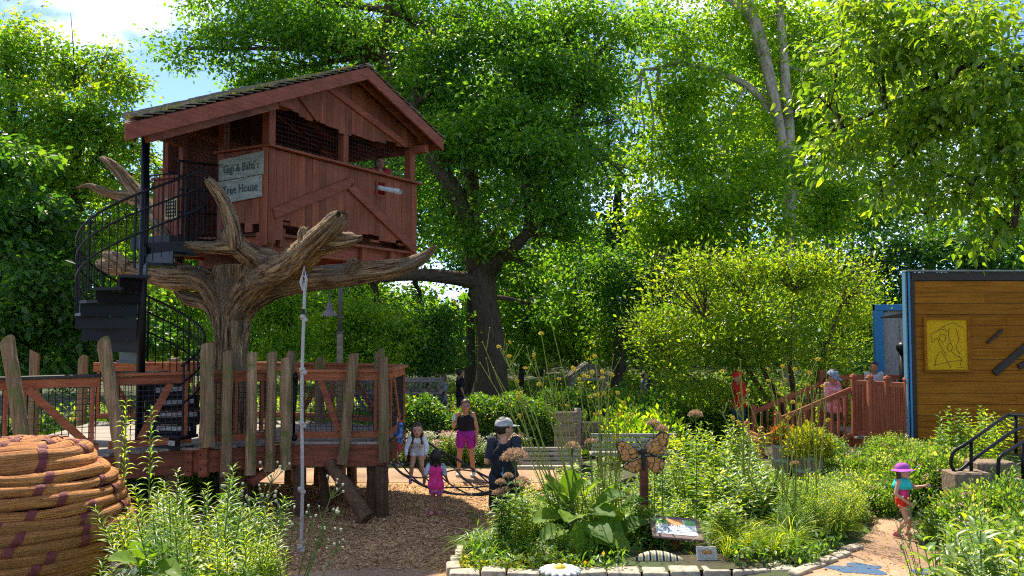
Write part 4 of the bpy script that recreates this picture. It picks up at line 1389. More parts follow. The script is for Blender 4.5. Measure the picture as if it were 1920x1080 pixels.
# ================================================================== BACKGROUND FURNITURE
# lamp
LD = 24.0
lx = P(637, 690, LD).x
lamp = thing('garden_lamp', 'bell shaded gooseneck garden lamp on a half wooden post', 'lamp post', (lx, LD, 0))
zj = P(637, 626, LD).z
MB().box((lx, LD, zj / 2), (.15, .15, zj)).build('wood_post', M['timber_grey'], lamp, bevel=.01)
ztp = P(637, 530, LD).z + .35
MB().tube([(lx, LD, zj - .02), (lx, LD, ztp)], .065, 12).build('pole', M['lamp_dark'], lamp, smooth=True)
for z_ in (P(637, 565, LD).z, P(637, 594, LD).z, zj + .04):
    MB().lathe([(.05, z_ - .03), (.095, z_ - .03), (.095, z_ + .03), (.05, z_ + .03)], 14, (lx, LD, 0)).build('pole_collar', M['lamp_dark'], lamp)
lsx = P(618, 590, LD).x
zs0 = P(618, 592, LD).z
arc = [(lx, LD, ztp - .1), (lx - .04, LD, ztp + .18), (lx - .15, LD, ztp + .27), (lsx + .04, LD, ztp + .16), (lsx, LD, ztp - .1), (lsx, LD, zs0 + .42)]
pp, _ = smooth_path(arc, [.028] * len(arc), 5)
MB().tube(pp, .028, 8).build('gooseneck', M['lamp_dark'], lamp, smooth=True)
prof = [(.245, 0), (.235, .015), (.19, .08), (.13, .14), (.115, .15), (.115, .175), (.105, .18), (.105, .21), (.095, .215), (.085, .30), (.05, .355), (.035, .37), (.035, .44)]
MB().lathe(prof, 24, (lsx, LD, zs0)).build('lamp_shade', M['lamp_metal'], lamp, smooth=False)
MB().ell((lsx, LD, zs0 + .01), (.12, .12, .05), 14, 8).build('bulb_glass', M['lamp_glass'], lamp, smooth=True)

# benches
def bench(cx, cy, rz, lab):
    t = thing('park_bench', lab, 'bench', (0, 0, 0), 'slatted benches beyond the flower bed')
    L_ = 1.65
    for k in range(5):
        MB().box((0, .30 - k * .022 + .06, .48 + .088 * k), (L_, .03, .066), Matrix.Rotation(R(-12), 3, 'X')).build('back_slat', M['bench_wood'], t, bevel=.004)
    for k in range(5):
        MB().box((0, -.22 + k * .095, .44), (L_, .078, .03)).build('seat_slat', M['bench_wood'], t, bevel=.004)
    for s in (-1, 1):
        mb = MB()
        x = s * (L_ / 2 - .18)
        mb.tube([(x, -.24, 0), (x, -.22, .42), (x, .20, .42), (x, .36, .86)], .02, 8)
        mb.tube([(x, .30, 0), (x, .20, .42)], .02, 8)
        mb.tube([(x, -.24, .42), (x, -.26, .64), (x, .25, .66)], .018, 8)
        mb.build('iron_leg', M['steel'], t, smooth=True)
    t.location = (cx, cy, gz(cx, cy))
    t.rotation_euler = (0, 0, rz)
bench(P(1008, 840, 16.8).x, 16.8, math.pi, 'grey slatted bench just behind the man with the backpack')
bench(P(1185, 840, 16.9).x, 16.9, math.pi, 'grey slatted bench behind the butterfly sculpture')

# timber planter walls
def timber_wall(px0, px1, pyt, D, nbrd, hb, lab):
    a, b_ = P(px0, pyt, D), P(px1, pyt, D)
    t = thing('timber_wall', lab, 'retaining wall', ((a.x + b_.x) / 2, D, 0))
    for k in range(nbrd):
        z = a.z - (k + .5) * hb
        MB().box(((a.x + b_.x) / 2 + random.uniform(-.02, .02), D, z), (b_.x - a.x, .09, hb - .022)).build('timber', M['timber_grey'], t, bevel=.012)
        MB().box((b_.x - .05, D + .5, z), (.09, .9, hb - .022)).build('timber', M['timber_grey'], t, bevel=.012)
    MB().box((b_.x - .06, D - .055, a.z - nbrd * hb / 2 + .04), (.1, .03, nbrd * hb + .06)).build('end_post', M['timber_grey'], t)
timber_wall(1041, 1090, 771, 18.9, 5, .27, 'weathered timber end wall of a raised planter behind the benches')
timber_wall(1092, 1150, 790, 20.5, 4, .28, 'darker timber planter wall set back beside the first planter')
timber_wall(1188, 1262, 776, 21.5, 4, .3, 'long grey timber wall in the shade behind the butterfly')

# little gabled shelter
SD = 31.0
sa = P(1101, 682, SD)
shl = thing('gabled_shelter', 'small open timber shelter with a gable roof among the trees', 'shelter', (sa.x, SD, 0))
half = .72
ze = P(1066, 708, SD).z
for s in (-1, 1):
    for k in range(6):
        t0, t1 = k / 6, (k + 1.1) / 6
        x0, x1 = sa.x + s * half * t0 * 1.08, sa.x + s * half * min(t1, 1.0) * 1.08
        z0, z1 = sa.z - (sa.z - ze) * t0, sa.z - (sa.z - ze) * min(t1, 1)
        mb = MB(); mb.prism([(x0, SD - .5, z0), (x1, SD - .5, z1), (x1, SD + 1.0, z1), (x0, SD + 1.0, z0)], (0, 0, .05))
        mb.build('roof_board', M['timber_grey'], shl)
    for yy in (-.35, .85):
        MB().box((sa.x + s * half * .78, SD + yy, ze / 2), (.15, .15, ze + .05)).build('post', M['timber_grey'], shl)
    MB().beam((sa.x, SD - .42, sa.z - .06), (sa.x + s * half, SD - .42, ze - .06), .06, .1).build('rafter', M['timber_grey'], shl)
MB().beam((sa.x - half * .8, SD - .36, ze - .02), (sa.x + half * .8, SD - .36, ze - .02), .1, .12).build('tie_beam', M['timber_grey'], shl)

# log footbridge
GD = 27.0
gb = thing('log_footbridge', 'rustic log railed footbridge in the woods behind the deck', 'footbridge', (P(735, 740, GD).x, GD, 0))
xa, xb = P(600, 730, GD).x, P(829, 730, GD).x
zt_, zb_ = P(700, 716, GD).z, P(700, 738, GD).z
for yy in (0, 1.3):
    MB().tube([(xa, GD + yy, zt_), (xb, GD + yy, zt_ + .02)], .055, 9).build('hand_log', M['timber_grey'], gb, smooth=True)
    MB().tube([(xa, GD + yy, zb_), (xb, GD + yy, zb_)], .06, 9).build('base_log', M['timber_grey'], gb, smooth=True)
    for k in range(14):
        x = xa + (xb - xa) * (k + .5) / 14
        MB().tube([(x - .06, GD + yy, zb_ - .02), (x + .07, GD + yy, zt_ + .02)], .045, 8).build('slant_log', M['timber_grey'], gb, smooth=True)
for k in range(14):
    MB().box((xa + (xb - xa) * (k + .5) / 14, GD + .65, zb_ + .05), ((xb - xa) / 14 - .01, 1.25, .05)).build('bridge_board', M['timber_grey'], gb)
for x in (xb - .3, xb - .55, xa + 1.6):
    MB().tube([(x, GD + .2, 0), (x, GD + .2, zb_ + .02)], .085, 9).build('pier', M['timber_grey'], gb, smooth=True)
    MB().tube([(x - .5, GD + .15, zb_ - .05), (x, GD + .15, .35)], .06, 8).build('pier_brace', M['timber_grey'], gb, smooth=True)
MB().tube([P(745, 772, GD), P(780, 748, GD)], .05, 8).build('strut_log', M['timber_grey'], gb, smooth=True)

# ================================================================== BEEHIVE SCULPTURE
bhx, bhy = P(42, 900, 8.0).x, 8.0
hive = thing('beehive_sculpture', 'giant coiled straw beehive sculpture bound with plum bands', 'sculpture', (bhx, bhy, 0))
prof_z = [0, .47, .76, 1.04, 1.28, 1.47, 1.63, 1.76, 1.87, 1.96]
prof_r = [.95, 1.05, 1.08, 1.06, 1.0, .93, .86, .78, .68, .55]
z = .06
k = 0
rs = random.Random(3)
while z < 1.93:
    r_ = float(np.interp(z, prof_z, prof_r))
    cr = .054 + (.016 if z > 1.84 else 0) + rs.uniform(-.006, .006)
    n = 72
    tilt = rs.uniform(-.012, .012)
    mb = MB()
    pts = []
    for q in range(n + 1):
        a = 2 * math.pi * q / n
        pts.append((bhx + (r_ - cr) * math.cos(a) + .012 * math.sin(3 * a + k), bhy + (r_ - cr) * math.sin(a), z + tilt * math.cos(a + k) + .009 * math.sin(4 * a + 2 * k)))
    mb.tube(pts, [cr * (1 + .10 * math.sin(7 * q * 2 * math.pi / n + k)) for q in range(n + 1)], 12, cap=False)
    coil = mb.build('coil', M['straw'], hive, smooth=True)
    nbnd = max(5, int(r_ * 11))
    for q in range(nbnd):
        a = 2 * math.pi * (q + rs.uniform(-.25, .25)) / nbnd + k * 2.399
        if math.sin(a) > .55 and z < 1.8:
            continue
        wd = .038 / r_
        bb = MB()
        c0 = [(bhx + (r_ - cr) * math.cos(a + wd * e + sk) , bhy + (r_ - cr) * math.sin(a + wd * e + sk), z + tilt * math.cos(a + k) + .009 * math.sin(4 * a + 2 * k)) for e, sk in ((-1, 0), (0, 0), (1, 0))]
        bb.tube(c0, [cr * 1.10, cr * 1.17, cr * 1.10], 12, cap=False)
        # shear the band so that it wraps on a slant
        for vi, v in enumerate(bb.v):
            dz = (v[2] - z)
            sl = .45 * dz / r_
            x_, y_ = v[0] - bhx, v[1] - bhy
            bb.v[vi] = (bhx + x_ * math.cos(sl) - y_ * math.sin(sl), bhy + x_ * math.sin(sl) + y_ * math.cos(sl), v[2])
        bb.build('binding_band', M['plum'], coil, smooth=True)
    z += cr * 1.60
    k += 1
for q, (zz, rq) in enumerate(((1.97, .52), (2.0, .40), (2.02, .28), (2.035, .16), (2.04, .05))):
    cr = .075
    mb = MB()
    mb.tube([(bhx + rq * math.cos(a), bhy + rq * math.sin(a), zz + .008 * math.sin(5 * a + q)) for a in np.linspace(0, 2 * math.pi, 41)], cr, 10, cap=False)
    coil = mb.build('coil', M['straw'], hive, smooth=True)
    for e in range(int(3 + rq * 10)):
        a = e * 6.283 / int(3 + rq * 10) + q * 1.1
        wd = .035 / max(rq, .1)
        bb = MB(); bb.tube([(bhx + rq * math.cos(a + w2), bhy + rq * math.sin(a + w2), zz + .008 * math.sin(5 * a + q)) for w2 in (-wd, 0, wd)], [cr * 1.08, cr * 1.14, cr * 1.08], 10, cap=False)
        bb.build('binding_band', M['plum'], coil, smooth=True)

# little bronze plaque beside the hive
pq = P(232, 1066, 6.75)
plq = thing('garden_plaque', 'small dark bronze plaque with an arch motif beside the beehive', 'plaque', (pq.x, pq.y, .4))
rt = Matrix.Rotation(R(10), 3, 'Z') @ Matrix.Rotation(R(-25), 3, 'X')
M['bronze'] = simple('dark_bronze', (0.075, 0.045, 0.030), 0.7, 0.0, var=.4, nscale=60, bump=.5)
MB().box(pq, (.20, .20, .02), rt @ Matrix.Rotation(R(70), 3, 'X')).build('plate', M['bronze'], plq)
mb = MB()
r2 = rt @ Matrix.Rotation(R(70), 3, 'X')
mb.tube([pq + r2 @ Vector((.065 * math.cos(a), .065 * math.sin(a) - .03, .014)) for a in np.linspace(0, math.pi, 12)], .008, 6)
mb.build('arch_motif', M['gold_edge'], plq)
MB().tube([(pq.x, pq.y + .03, 0), (pq.x, pq.y + .01, pq.z)], .015, 8).build('stake', M['steel'], plq)

# ================================================================== FLOWER BED EDGING AND ORNAMENTS
curb = thing('stone_curb', 'low curb of squared tan stones edging the flower bed', 'curb', (1, 10, 0))
def stone(cx, cy, sx, sy, h, rz, zb):
    mb = MB()
    rs_ = random.Random(int(cx * 1000) + 3)
    rot = Matrix.Rotation(rz, 3, 'Z')
    n = 3
    vs, fs = [], []
    mb.box((0, 0, 0), (sx, sy, h))
    mb.v = [tuple(Vector((cx, cy, zb + h / 2)) + rot @ Vector((v[0] + rs_.uniform(-.012, .012), v[1] + rs_.uniform(-.012, .012), v[2] + rs_.uniform(-.012, .012)))) for v in mb.v]
    o = mb.build('stone', M['stone'], curb)
    b = o.modifiers.new('bevel', 'BEVEL'); b.width = .022; b.segments = 2
yfr = GP(960, 1068, .30).y
x = P(842, 1068, yfr).x
rs = random.Random(9)
while x < 3.1:
    wd = rs.uniform(.30, .47)
    stone(x + wd / 2, yfr - .10 + rs.uniform(-.015, .015), wd - .022, .24, .33 + rs.uniform(-.015, .012), rs.uniform(-.03, .03), .0 if x < 1.6 else .03)
    x += wd
for (px, py, rz) in ((852, 1056, .2), (860, 1044, .15), (868, 1033, .1), (872, 1024, .1)):
    q = GP(px, py, .28)
    stone(q.x + .02, q.y + .02, .24, .25, .27, rz, .0)
for (px, py) in ((1500, 1058), (1525, 1048), (1550, 1038), (1575, 1028), (1598, 1016)):
    q = GP(px, py, .45)
    stone(q.x, q.y, .3, .15, .20, R(38), .20)
# white glazed daisy on the curb
dq = GP(1050, 1072, .36)
dz = thing('daisy_ornament', 'white glazed daisy ornament with yellow centre lying on the curb', 'ornament', (dq.x, dq.y, .34))
for k in range(16):
    a = 2 * math.pi * k / 16
    rot = Matrix.Rotation(a, 3, 'Z') @ Matrix.Rotation(R(8), 3, 'Y')
    c = Vector((dq.x, dq.y, .385)) + Vector((.155 * math.cos(a), .155 * math.sin(a), 0))
    MB().ell(c, (.098, .036, .026), 10, 6, rot).build('petal', M['white_stone'], dz, smooth=True)
MB().ell((dq.x, dq.y, .40), (.07, .07, .045), 14, 8).build('centre', M['yellow'], dz, smooth=True)
# butterfly
BFD = 11.7
bc = P(1206, 850, BFD)
bf = thing('butterfly_sculpture', 'orange and black monarch butterfly sculpture on a wooden post', 'sculpture', (bc.x, BFD, .3))
def bfly_mat():
    m, N, L, out = new_mat('butterfly_wing')
    b = N.new("ShaderNodeBsdfPrincipled"); b.inputs['Roughness'].default_value = .75
    tc = N.new("ShaderNodeTexCoord")
    vo = N.new("ShaderNodeTexVoronoi"); vo.feature = 'DISTANCE_TO_EDGE'; vo.inputs['Scale'].default_value = 7.5
    mp2 = N.new("ShaderNodeMapping"); mp2.inputs['Scale'].default_value = (1, 1, 1.5)
    nz = N.new("ShaderNodeTexNoise"); nz.inputs['Scale'].default_value = 30; nz.inputs['Detail'].default_value = 5
    L.new(tc.outputs['Object'], mp2.inputs['Vector']); L.new(mp2.outputs['Vector'], vo.inputs['Vector']); L.new(tc.outputs['Object'], nz.inputs['Vector'])
    r = N.new("ShaderNodeValToRGB")
    r.color_ramp.elements[0].position = .02; r.color_ramp.elements[1].position = .07
    r.color_ramp.elements[0].color = (.03, .018, .012, 1); r.color_ramp.elements[1].color = (.56, .27, .08, 1)
    L.new(vo.outputs['Distance'], r.inputs['Fac'])
    r2_ = N.new("ShaderNodeValToRGB")
    r2_.color_ramp.elements[0].position = .35; r2_.color_ramp.elements[1].position = .68
    r2_.color_ramp.elements[0].color = (.55, .52, .5, 1); r2_.color_ramp.elements[1].color = (1.2, 1.15, 1.0, 1)
    L.new(nz.outputs['Fac'], r2_.inputs['Fac'])
    mx = N.new("ShaderNodeMix"); mx.data_type = 'RGBA'; mx.blend_type = 'MULTIPLY'; mx.inputs['Factor'].default_value = 1
    L.new(r.outputs['Color'], mx.inputs['A']); L.new(r2_.outputs['Color'], mx.inputs['B'])
    L.new(mx.outputs['Result'], b.inputs['Base Color'])
    bp = N.new("ShaderNodeBump"); bp.inputs['Strength'].default_value = .8; bp.inputs['Distance'].default_value = .02
    L.new(nz.outputs['Fac'], bp.inputs['Height']); L.new(bp.outputs['Normal'], b.inputs['Normal'])
    L.new(b.outputs['BSDF'], out.inputs['Surface'])
    return m
M['bfly'] = bfly_mat()
M['bfly_dark'] = simple('butterfly_black', (.020, .016, .015), .7, var=.5, nscale=50, bump=.5)
def wing(pxs, name, dpt):
    """wing outline in photo pixels around the body, thick plate with bulged face and dark rim"""
    cx0 = sum(p[0] for p in pxs) / len(pxs); cy0 = sum(p[1] for p in pxs) / len(pxs)
    pp, _ = smooth_path([(p[0], p[1], 0) for p in pxs] + [(pxs[0][0], pxs[0][1], 0)], [0] * (len(pxs) + 1), 4)
    ring = []
    for q in pp[:-1]:
        far = abs(q.x - 1206) / 46.0
        ring.append(P(q.x, q.y, BFD + dpt * far))
    c = P(cx0, cy0, BFD + dpt * .5)
    mb = MB()
    n = len(ring)
    th = Vector((0, .05, 0))
    inner = [c.lerp(p, .91) - Vector((0, .022, 0)) for p in ring]
    mb.add(ring + inner + [c - Vector((0, .035, 0))] + [p + th for p in ring],
           [(k, (k + 1) % n, n + (k + 1) % n, n + k) for k in range(n)] + [(n + k, n + (k + 1) % n, 2 * n) for k in range(n)] + [tuple(2 * n + 1 + k for k in range(n))] + [((k + 1) % n, k, 2 * n + 1 + k, 2 * n + 1 + (k + 1) % n) for k in range(n)])
    mb.mi = [1] * n + [0] * n + [1] * (n + 1)
    mb.build(name, [M['bfly'], M['bfly_dark']], bf)
wing([(1209, 851), (1212, 838), (1222, 824), (1240, 810), (1250, 811), (1254, 822), (1250, 840), (1245, 850), (1230, 854)], 'upper_wing', .12)
wing([(1209, 855), (1228, 855), (1244, 862), (1246, 872), (1240, 884), (1230, 888), (1218, 880), (1211, 868)], 'lower_wing', .08)
wing([(1200, 851), (1190, 839), (1174, 829), (1160, 828), (1156, 838), (1162, 852), (1166, 864), (1178, 866), (1196, 856)], 'upper_wing', -.12)
wing([(1202, 857), (1190, 863), (1176, 868), (1168, 876), (1176, 882), (1190, 888), (1200, 882), (1205, 868)], 'lower_wing', -.08)
b0, b1 = P(1205, 843, BFD - .07), P(1208, 880, BFD - .07)
mb = MB(); mb.capsule(b0, b1, .035, .022, 12); mb.ell(P(1204, 846, BFD - .08), (.055, .05, .055), 12, 8)
mb.build('body', M['bfly_dark'], bf, smooth=True)
mb = MB()
for s in (-1, 1):
    mb.tube([b0, b0 + Vector((s * .05, -.02, .09)), b0 + Vector((s * .10, -.03, .15))], .006, 6)
mb.build('antenna_set', M['bfly_dark'], bf)
MB().box((bc.x + .01, BFD + .02, (.28 + bc.z - .12) / 2), (.11, .10, bc.z - .12 - .28)).build('post', M['beam'], bf)
# interpretive sign
SGD = 11.0
c0, c1, c2, c3 = P(1215, 1010, SGD - .22), P(1311, 1018, SGD - .22), P(1316, 970, SGD + .26), P(1226, 966, SGD + .26)
isg = thing('garden_sign', 'slanted garden sign with leaf pictures and white text panel in a plum frame', 'sign', ((c0.x + c1.x) / 2, SGD, .2))
ex = (c1 - c0).normalized(); ey = (c3 - c0); ey = (ey - ex * ey.dot(ex)).normalized(); en = ex.cross(ey)
cc = (c0 + c1 + c2 + c3) / 4
Wd, Hd = .64, .46
srt = Matrix((ex, ey, en)).transposed()
MB().box(cc, (Wd, Hd, .03), srt).build('frame', M['sign_frame'], isg, bevel=.008)
def sign_mat():
    m, N, L, out = new_mat('printed_panel')
    b = N.new("ShaderNodeBsdfPrincipled"); b.inputs['Roughness'].default_value = .35
    b.inputs['Base Color'].default_value = (.72, .73, .74, 1)
    L.new(b.outputs['BSDF'], out.inputs['Surface'])
    return m
def slab(name, u, v, su, sv, h, mat, parent=isg):
    return MB().box(cc + ex * u + ey * v + en * h, (su, sv, .003), srt).build(name, mat, parent)
pan = slab('printed_panel', .0, .0, .52, .32, .018, sign_mat())
M['pr_green'] = simple('print_green', (.16, .40, .10), .4, var=.5, nscale=18)
M['pr_orange'] = simple('print_orange', (.62, .26, .08), .4, var=.5, nscale=22)
M['pr_blue'] = simple('print_grey_blue', (.28, .34, .42), .4, var=.1)
slab('printed_leaf', -.18, .105, .15, .10, .0205, M['pr_green'], pan); slab('printed_leaf', .19, .105, .13, .10, .0205, M['pr_green'], pan)
slab('printed_caterpillar', .0, .10, .20, .11, .0205, M['pr_orange'], pan); slab('text_block', -.165, -.06, .16, .10, .0205, M['pr_blue'], pan)
for k in range(4):
    slab('text_line', .10, .0 - .035 * k, .22 - .03 * (k % 2), .008, .0205, M['pr_blue'], pan)
for k in range(6):
    slab('title_mark', -.09 + .027 * k, .025, .010 if k % 2 else .016, .024, .0205, M['black'], pan)
MB().tube([(cc.x, cc.y + .02, .15), (cc.x, cc.y + .02, cc.z - .02)], .05, 10).build('post', M['beam'], isg)
# caterpillar
ca = thing('caterpillar_sculpture', 'striped black white and yellow caterpillar sculpture by the curb', 'sculpture', (P(1232, 1050, 10.5).x, 10.5, .25))
M['c_white'] = simple('caterpillar_white', (.62, .60, .52), .7, var=.2, nscale=40)
M['c_yel'] = simple('caterpillar_yellow', (.52, .40, .10), .7, var=.25, nscale=40)
M['c_blk'] = simple('caterpillar_black', (.016, .015, .015), .6)
L0, L1 = P(1193, 1049, 10.5), P(1278, 1051, 10.5)
nn3 = 28
for k in range(nn3):
    t = (k + .5) / nn3
    c = L0.lerp(L1, t) + Vector((0, .03 * math.sin(t * 5), .02 * math.sin(math.pi * t)))
    rr_ = .088 * (math.sin(math.pi * min(max(t * .92 + .04, 0), 1)) ** .45)
    mb = MB()
    hw = (L1 - L0).length / nn3 * .56
    mb.tube([c - Vector((hw, 0, 0)), c, c + Vector((hw, 0, 0))], [rr_ * .96, rr_, rr_ * .96], 16)
    mb.build('stripe', M[('c_blk', 'c_white', 'c_yel', 'c_white')[k % 4]], ca, smooth=True)
for s in (-1, 1):
    MB().tube([L0 + Vector((.02, s * .03, .05)), L0 + Vector((-.05, s * .06, .12))], .009, 6).build('feeler', M['c_blk'], ca)
# small round-motif stone
sq = P(1325, 1038, 10.45)
ps = thing('motif_stone', 'pale square stone with a round orange butterfly motif near the sign', 'stone plaque', (sq.x, sq.y, .25))
rot = Matrix.Rotation(R(-25), 3, 'X')
M['pale_stone'] = simple('pale_stone', (.42, .41, .38), .85, var=.2, nscale=40, bump=.4)
MB().box(sq, (.24, .05, .17), rot).build('slab', M['pale_stone'], ps, bevel=.006)
mb = MB(); ring = [sq + rot @ Vector((.085 * math.cos(a), -.029, .06 * math.sin(a))) for a in np.linspace(0, 2 * math.pi, 25)]
mb.tube(ring, .006, 6); mb.build('ring', M['pale_stone'], ps)
for s in (-1, 1):
    MB().ell(sq + rot @ Vector((s * .03, -.028, .01)), (.032, .008, .026), 10, 6, rot).build('motif_wing', M['bfly'], ps)

# ================================================================== FOLIAGE
M['lf_oak'] = leaf_mat('oak_leaf', [(0.020, 0.076, 0.014), (0.044, 0.130, 0.016), (0.089, 0.207, 0.019), (0.189, 0.275, 0.024)], .55)
M['lf_syc'] = leaf_mat('sycamore_leaf', [(0.030, 0.097, 0.011), (0.081, 0.186, 0.014), (0.162, 0.282, 0.019), (0.284, 0.351, 0.027)], .55)
M['lf_near'] = leaf_mat('near_leaf', [(0.031, 0.089, 0.014), (0.075, 0.163, 0.016), (0.136, 0.229, 0.020), (0.224, 0.290, 0.040)], .55, rough=.32, spec=.6)
M['lf_shrub'] = leaf_mat('yellow_green_leaf', [(0.030, 0.088, 0.010), (0.080, 0.165, 0.013), (0.155, 0.240, 0.016), (0.260, 0.300, 0.020)], .55)
M['lf_left'] = leaf_mat('left_tree_leaf', [(0.025, 0.092, 0.014), (0.065, 0.179, 0.017), (0.158, 0.256, 0.020), (0.301, 0.321, 0.025)], .55)
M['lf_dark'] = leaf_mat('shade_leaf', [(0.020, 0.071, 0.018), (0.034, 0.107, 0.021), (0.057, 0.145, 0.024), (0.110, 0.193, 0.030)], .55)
M['lf_under'] = leaf_mat('understory_leaf', [(0.031, 0.097, 0.012), (0.077, 0.186, 0.016), (0.162, 0.275, 0.019), (0.268, 0.344, 0.024)], .55)
M['lf_far'] = leaf_mat('far_leaf', [(0.025, 0.082, 0.016), (0.054, 0.145, 0.019), (0.115, 0.209, 0.022)], .55)
M['lf_hedge'] = leaf_mat('hedge_leaf', [(0.019, 0.066, 0.013), (0.037, 0.119, 0.016), (0.082, 0.186, 0.018), (0.149, 0.245, 0.021)], .42, rough=.35)
M['lf_bed'] = leaf_mat('bed_leaf', [(0.036, 0.104, 0.022), (0.069, 0.165, 0.026), (0.119, 0.226, 0.034), (0.188, 0.288, 0.048)], .42, rough=.42, spec=.5)
M['lf_pale'] = leaf_mat('pale_leaf', [(0.052, 0.121, 0.040), (0.103, 0.190, 0.057), (0.184, 0.276, 0.092), (0.310, 0.380, 0.184)], .42, rough=.38, spec=.6)
M['lf_lime'] = leaf_mat('lime_leaf', [(0.062, 0.134, 0.014), (0.124, 0.226, 0.022), (0.211, 0.306, 0.026), (0.323, 0.366, 0.036)], .55)
M['lf_gold'] = leaf_mat('gold_leaf', [(.07, .12, .010), (.15, .20, .014), (.27, .28, .018)], .42)
M['lf_red'] = leaf_mat('red_leaf', [(.05, .09, .015), (.12, .12, .02), (.32, .06, .03)], .35)
M['lf_big'] = leaf_mat('broad_leaf', [(.05, .12, .015), (.09, .18, .02), (.14, .235, .024)], .40, rough=.6, spec=.2, old=False)
M['stem'] = simple('green_stem', (.085, .14, .025), .6, var=.2)
M['stem_y'] = simple('yellow_green_stem', (.20, .24, .025), .55, var=.15)
M['petal'] = leaf_mat('yellow_petal', [(.80, .50, .012), (.80, .50, .012)], .4, tcol=(.45, .4, .3), rough=.6, spec=.2)
M['dry_head'] = leaf_mat('dry_flower', [(.22, .13, .085), (.36, .24, .165), (.52, .40, .29)], .2, tcol=(1, .9, .7))
M['pink_fl'] = leaf_mat('pink_flower', [(.30, .14, .17), (.45, .28, .27), (.6, .48, .42)], .2, tcol=(1, .8, .8))
M['white_fl'] = leaf_mat('white_flower', [(.42, .44, .34), (.6, .62, .48), (.74, .74, .62)], .2, tcol=(1, 1, .8))
M['seed'] = simple('pale_green_seedball', (.38, .42, .25), .8, var=.2)

def C(px, py, D, rpx, flat=.8, dep=1.0):
    r_ = rpx * D / FPX
    return (P(px, py, D), (r_, r_ * dep, r_ * flat))

def crown_mesh(name, clumps, nleaf, leafL, mat, lpc=26, spread=.34, asp=.62, droop=.35, six=False, surf=.42, tone=0.0, pad_n=3.2):
    # each clump breaks up into flat leafy pads with gaps between them
    pads, pw = [], []
    for c, r in clumps:
        rm = (r[0] * r[1] * r[2]) ** (1 / 3)
        k = int(np.clip(6 + rm * pad_n, 5, 26))
        u = rnd_unit(k) * (RNG.random((k, 1)) ** surf)
        sz = RNG.uniform(.22, .50, k)
        for q in range(k):
            pads.append(list(np.array(c) + u[q] * np.array(r) * RNG.uniform(.8, 1.18)) + list(np.array(r) * sz[q] * np.array([1.15, 1.15, .62])))
            pw.append(rm ** 2 * sz[q] ** 1.6)
    pads, pw = np.array(pads), np.array(pw)
    nC = max(1, nleaf // lpc)
    which = RNG.choice(len(pads), nC, p=pw / pw.sum())
    cc_ = pads[which, :3] + RNG.normal(size=(nC, 3)) * .62 * pads[which, 3:]
    clumps = pads
    ct = RNG.random(nC)
    clt = RNG.random(len(clumps))[which]
    n = nC * lpc
    ci = np.repeat(np.arange(nC), lpc)
    off = RNG.normal(size=(n, 3)) * spread
    off[:, 2] *= .6
    pos = cc_[ci] + off
    ax = off / (np.linalg.norm(off, axis=1, keepdims=True) + 1e-6) + rnd_unit(n) * .8
    ax[:, 2] -= droop
    nr = rnd_unit(n) * .75
    nr[:, 2] += .8
    L_ = leafL * RNG.uniform(.5, 1.4, n)
    rv = .26 * ct[ci] + .46 * RNG.random(n) + .28 * clt[ci] + tone
    return leaves_mesh(name, pos, ax, nr, L_, L_ * asp, rv, mat, six=six)

def branches(mb, start, r0, clumps, k_each=5, seg=6, r1=.03, wob=.25):
    """limb from start to each clump, then twigs inside it"""
    for c, rad in clumps:
        a = Vector(start) if not isinstance(start, list) else min(start, key=lambda q: (Vector(q) - c).length)
        a = Vector(a)
        d = c - a
        mid1 = a + d * .35 + Vector((random.uniform(-1, 1), random.uniform(-1, 1), random.uniform(0, .8))) * wob * d.length * .25
        mid2 = a + d * .7 + Vector((random.uniform(-1, 1), random.uniform(-1, 1), random.uniform(-.2, .8))) * wob * d.length * .25
        pp, rr_ = smooth_path([a, mid1, mid2, c], [r0, r0 * .7, r0 * .45, r1], 4)
        mb.tube(pp, rr_, seg)
        for _ in range(k_each):
            s = pp[random.randint(len(pp) // 2, len(pp) - 1)]
            e = c + Vector((random.gauss(0, .6) * rad[0], random.gauss(0, .6) * rad[1], random.gauss(.1, .6) * rad[2]))
            m_ = s.lerp(e, .5) + Vector((0, 0, .08 * (e - s).length))
            mb.tube([s, m_, e], [r1 * 1.1, r1 * .7, r1 * .3], 5)

def make_tree(name, label, trunk, limbs, clumps, nleaf, leafL, mat, bark, cat='tree', group=None, k_each=4, r_l=.12, r1=.03, starts=None, ridged=.05, **kw):
    base = Vector(trunk[0][0])
    t = thing(name, label, cat, base, group)
    mb = MB()
    pts, rad = [p for p, _ in trunk], [r for _, r in trunk]
    pp, rr_ = smooth_path(pts, rad, 6)
    seg = 18 if max(rad) > .25 else 9
    mb.tube(pp, rr_, seg)
    for i in range(len(pp)):
        for k in range(seg):
            v = Vector(mb.v[i * seg + k]) - pp[i]
            mb.v[i * seg + k] = tuple(pp[i] + v * (1 + ridged * (math.sin(5 * k * 6.283 / seg + i * .3) * .6 + random.uniform(-1, 1) * .5)))
    for lp, lr in limbs:
        q, qr = smooth_path(lp, lr, 6)
        mb.tube(q, qr, 10)
    st_ = starts or (pp[len(pp) // 2:][::3] + [Vector(p) for lp, _ in limbs for p in lp[1:]])
    branches(mb, st_, r_l, clumps, k_each, 6, r1)
    mb.build('trunk', M[bark], t, smooth=True)
    link('crown', crown_mesh('crown', clumps, nleaf, leafL, M[mat], **kw), t)
    return t

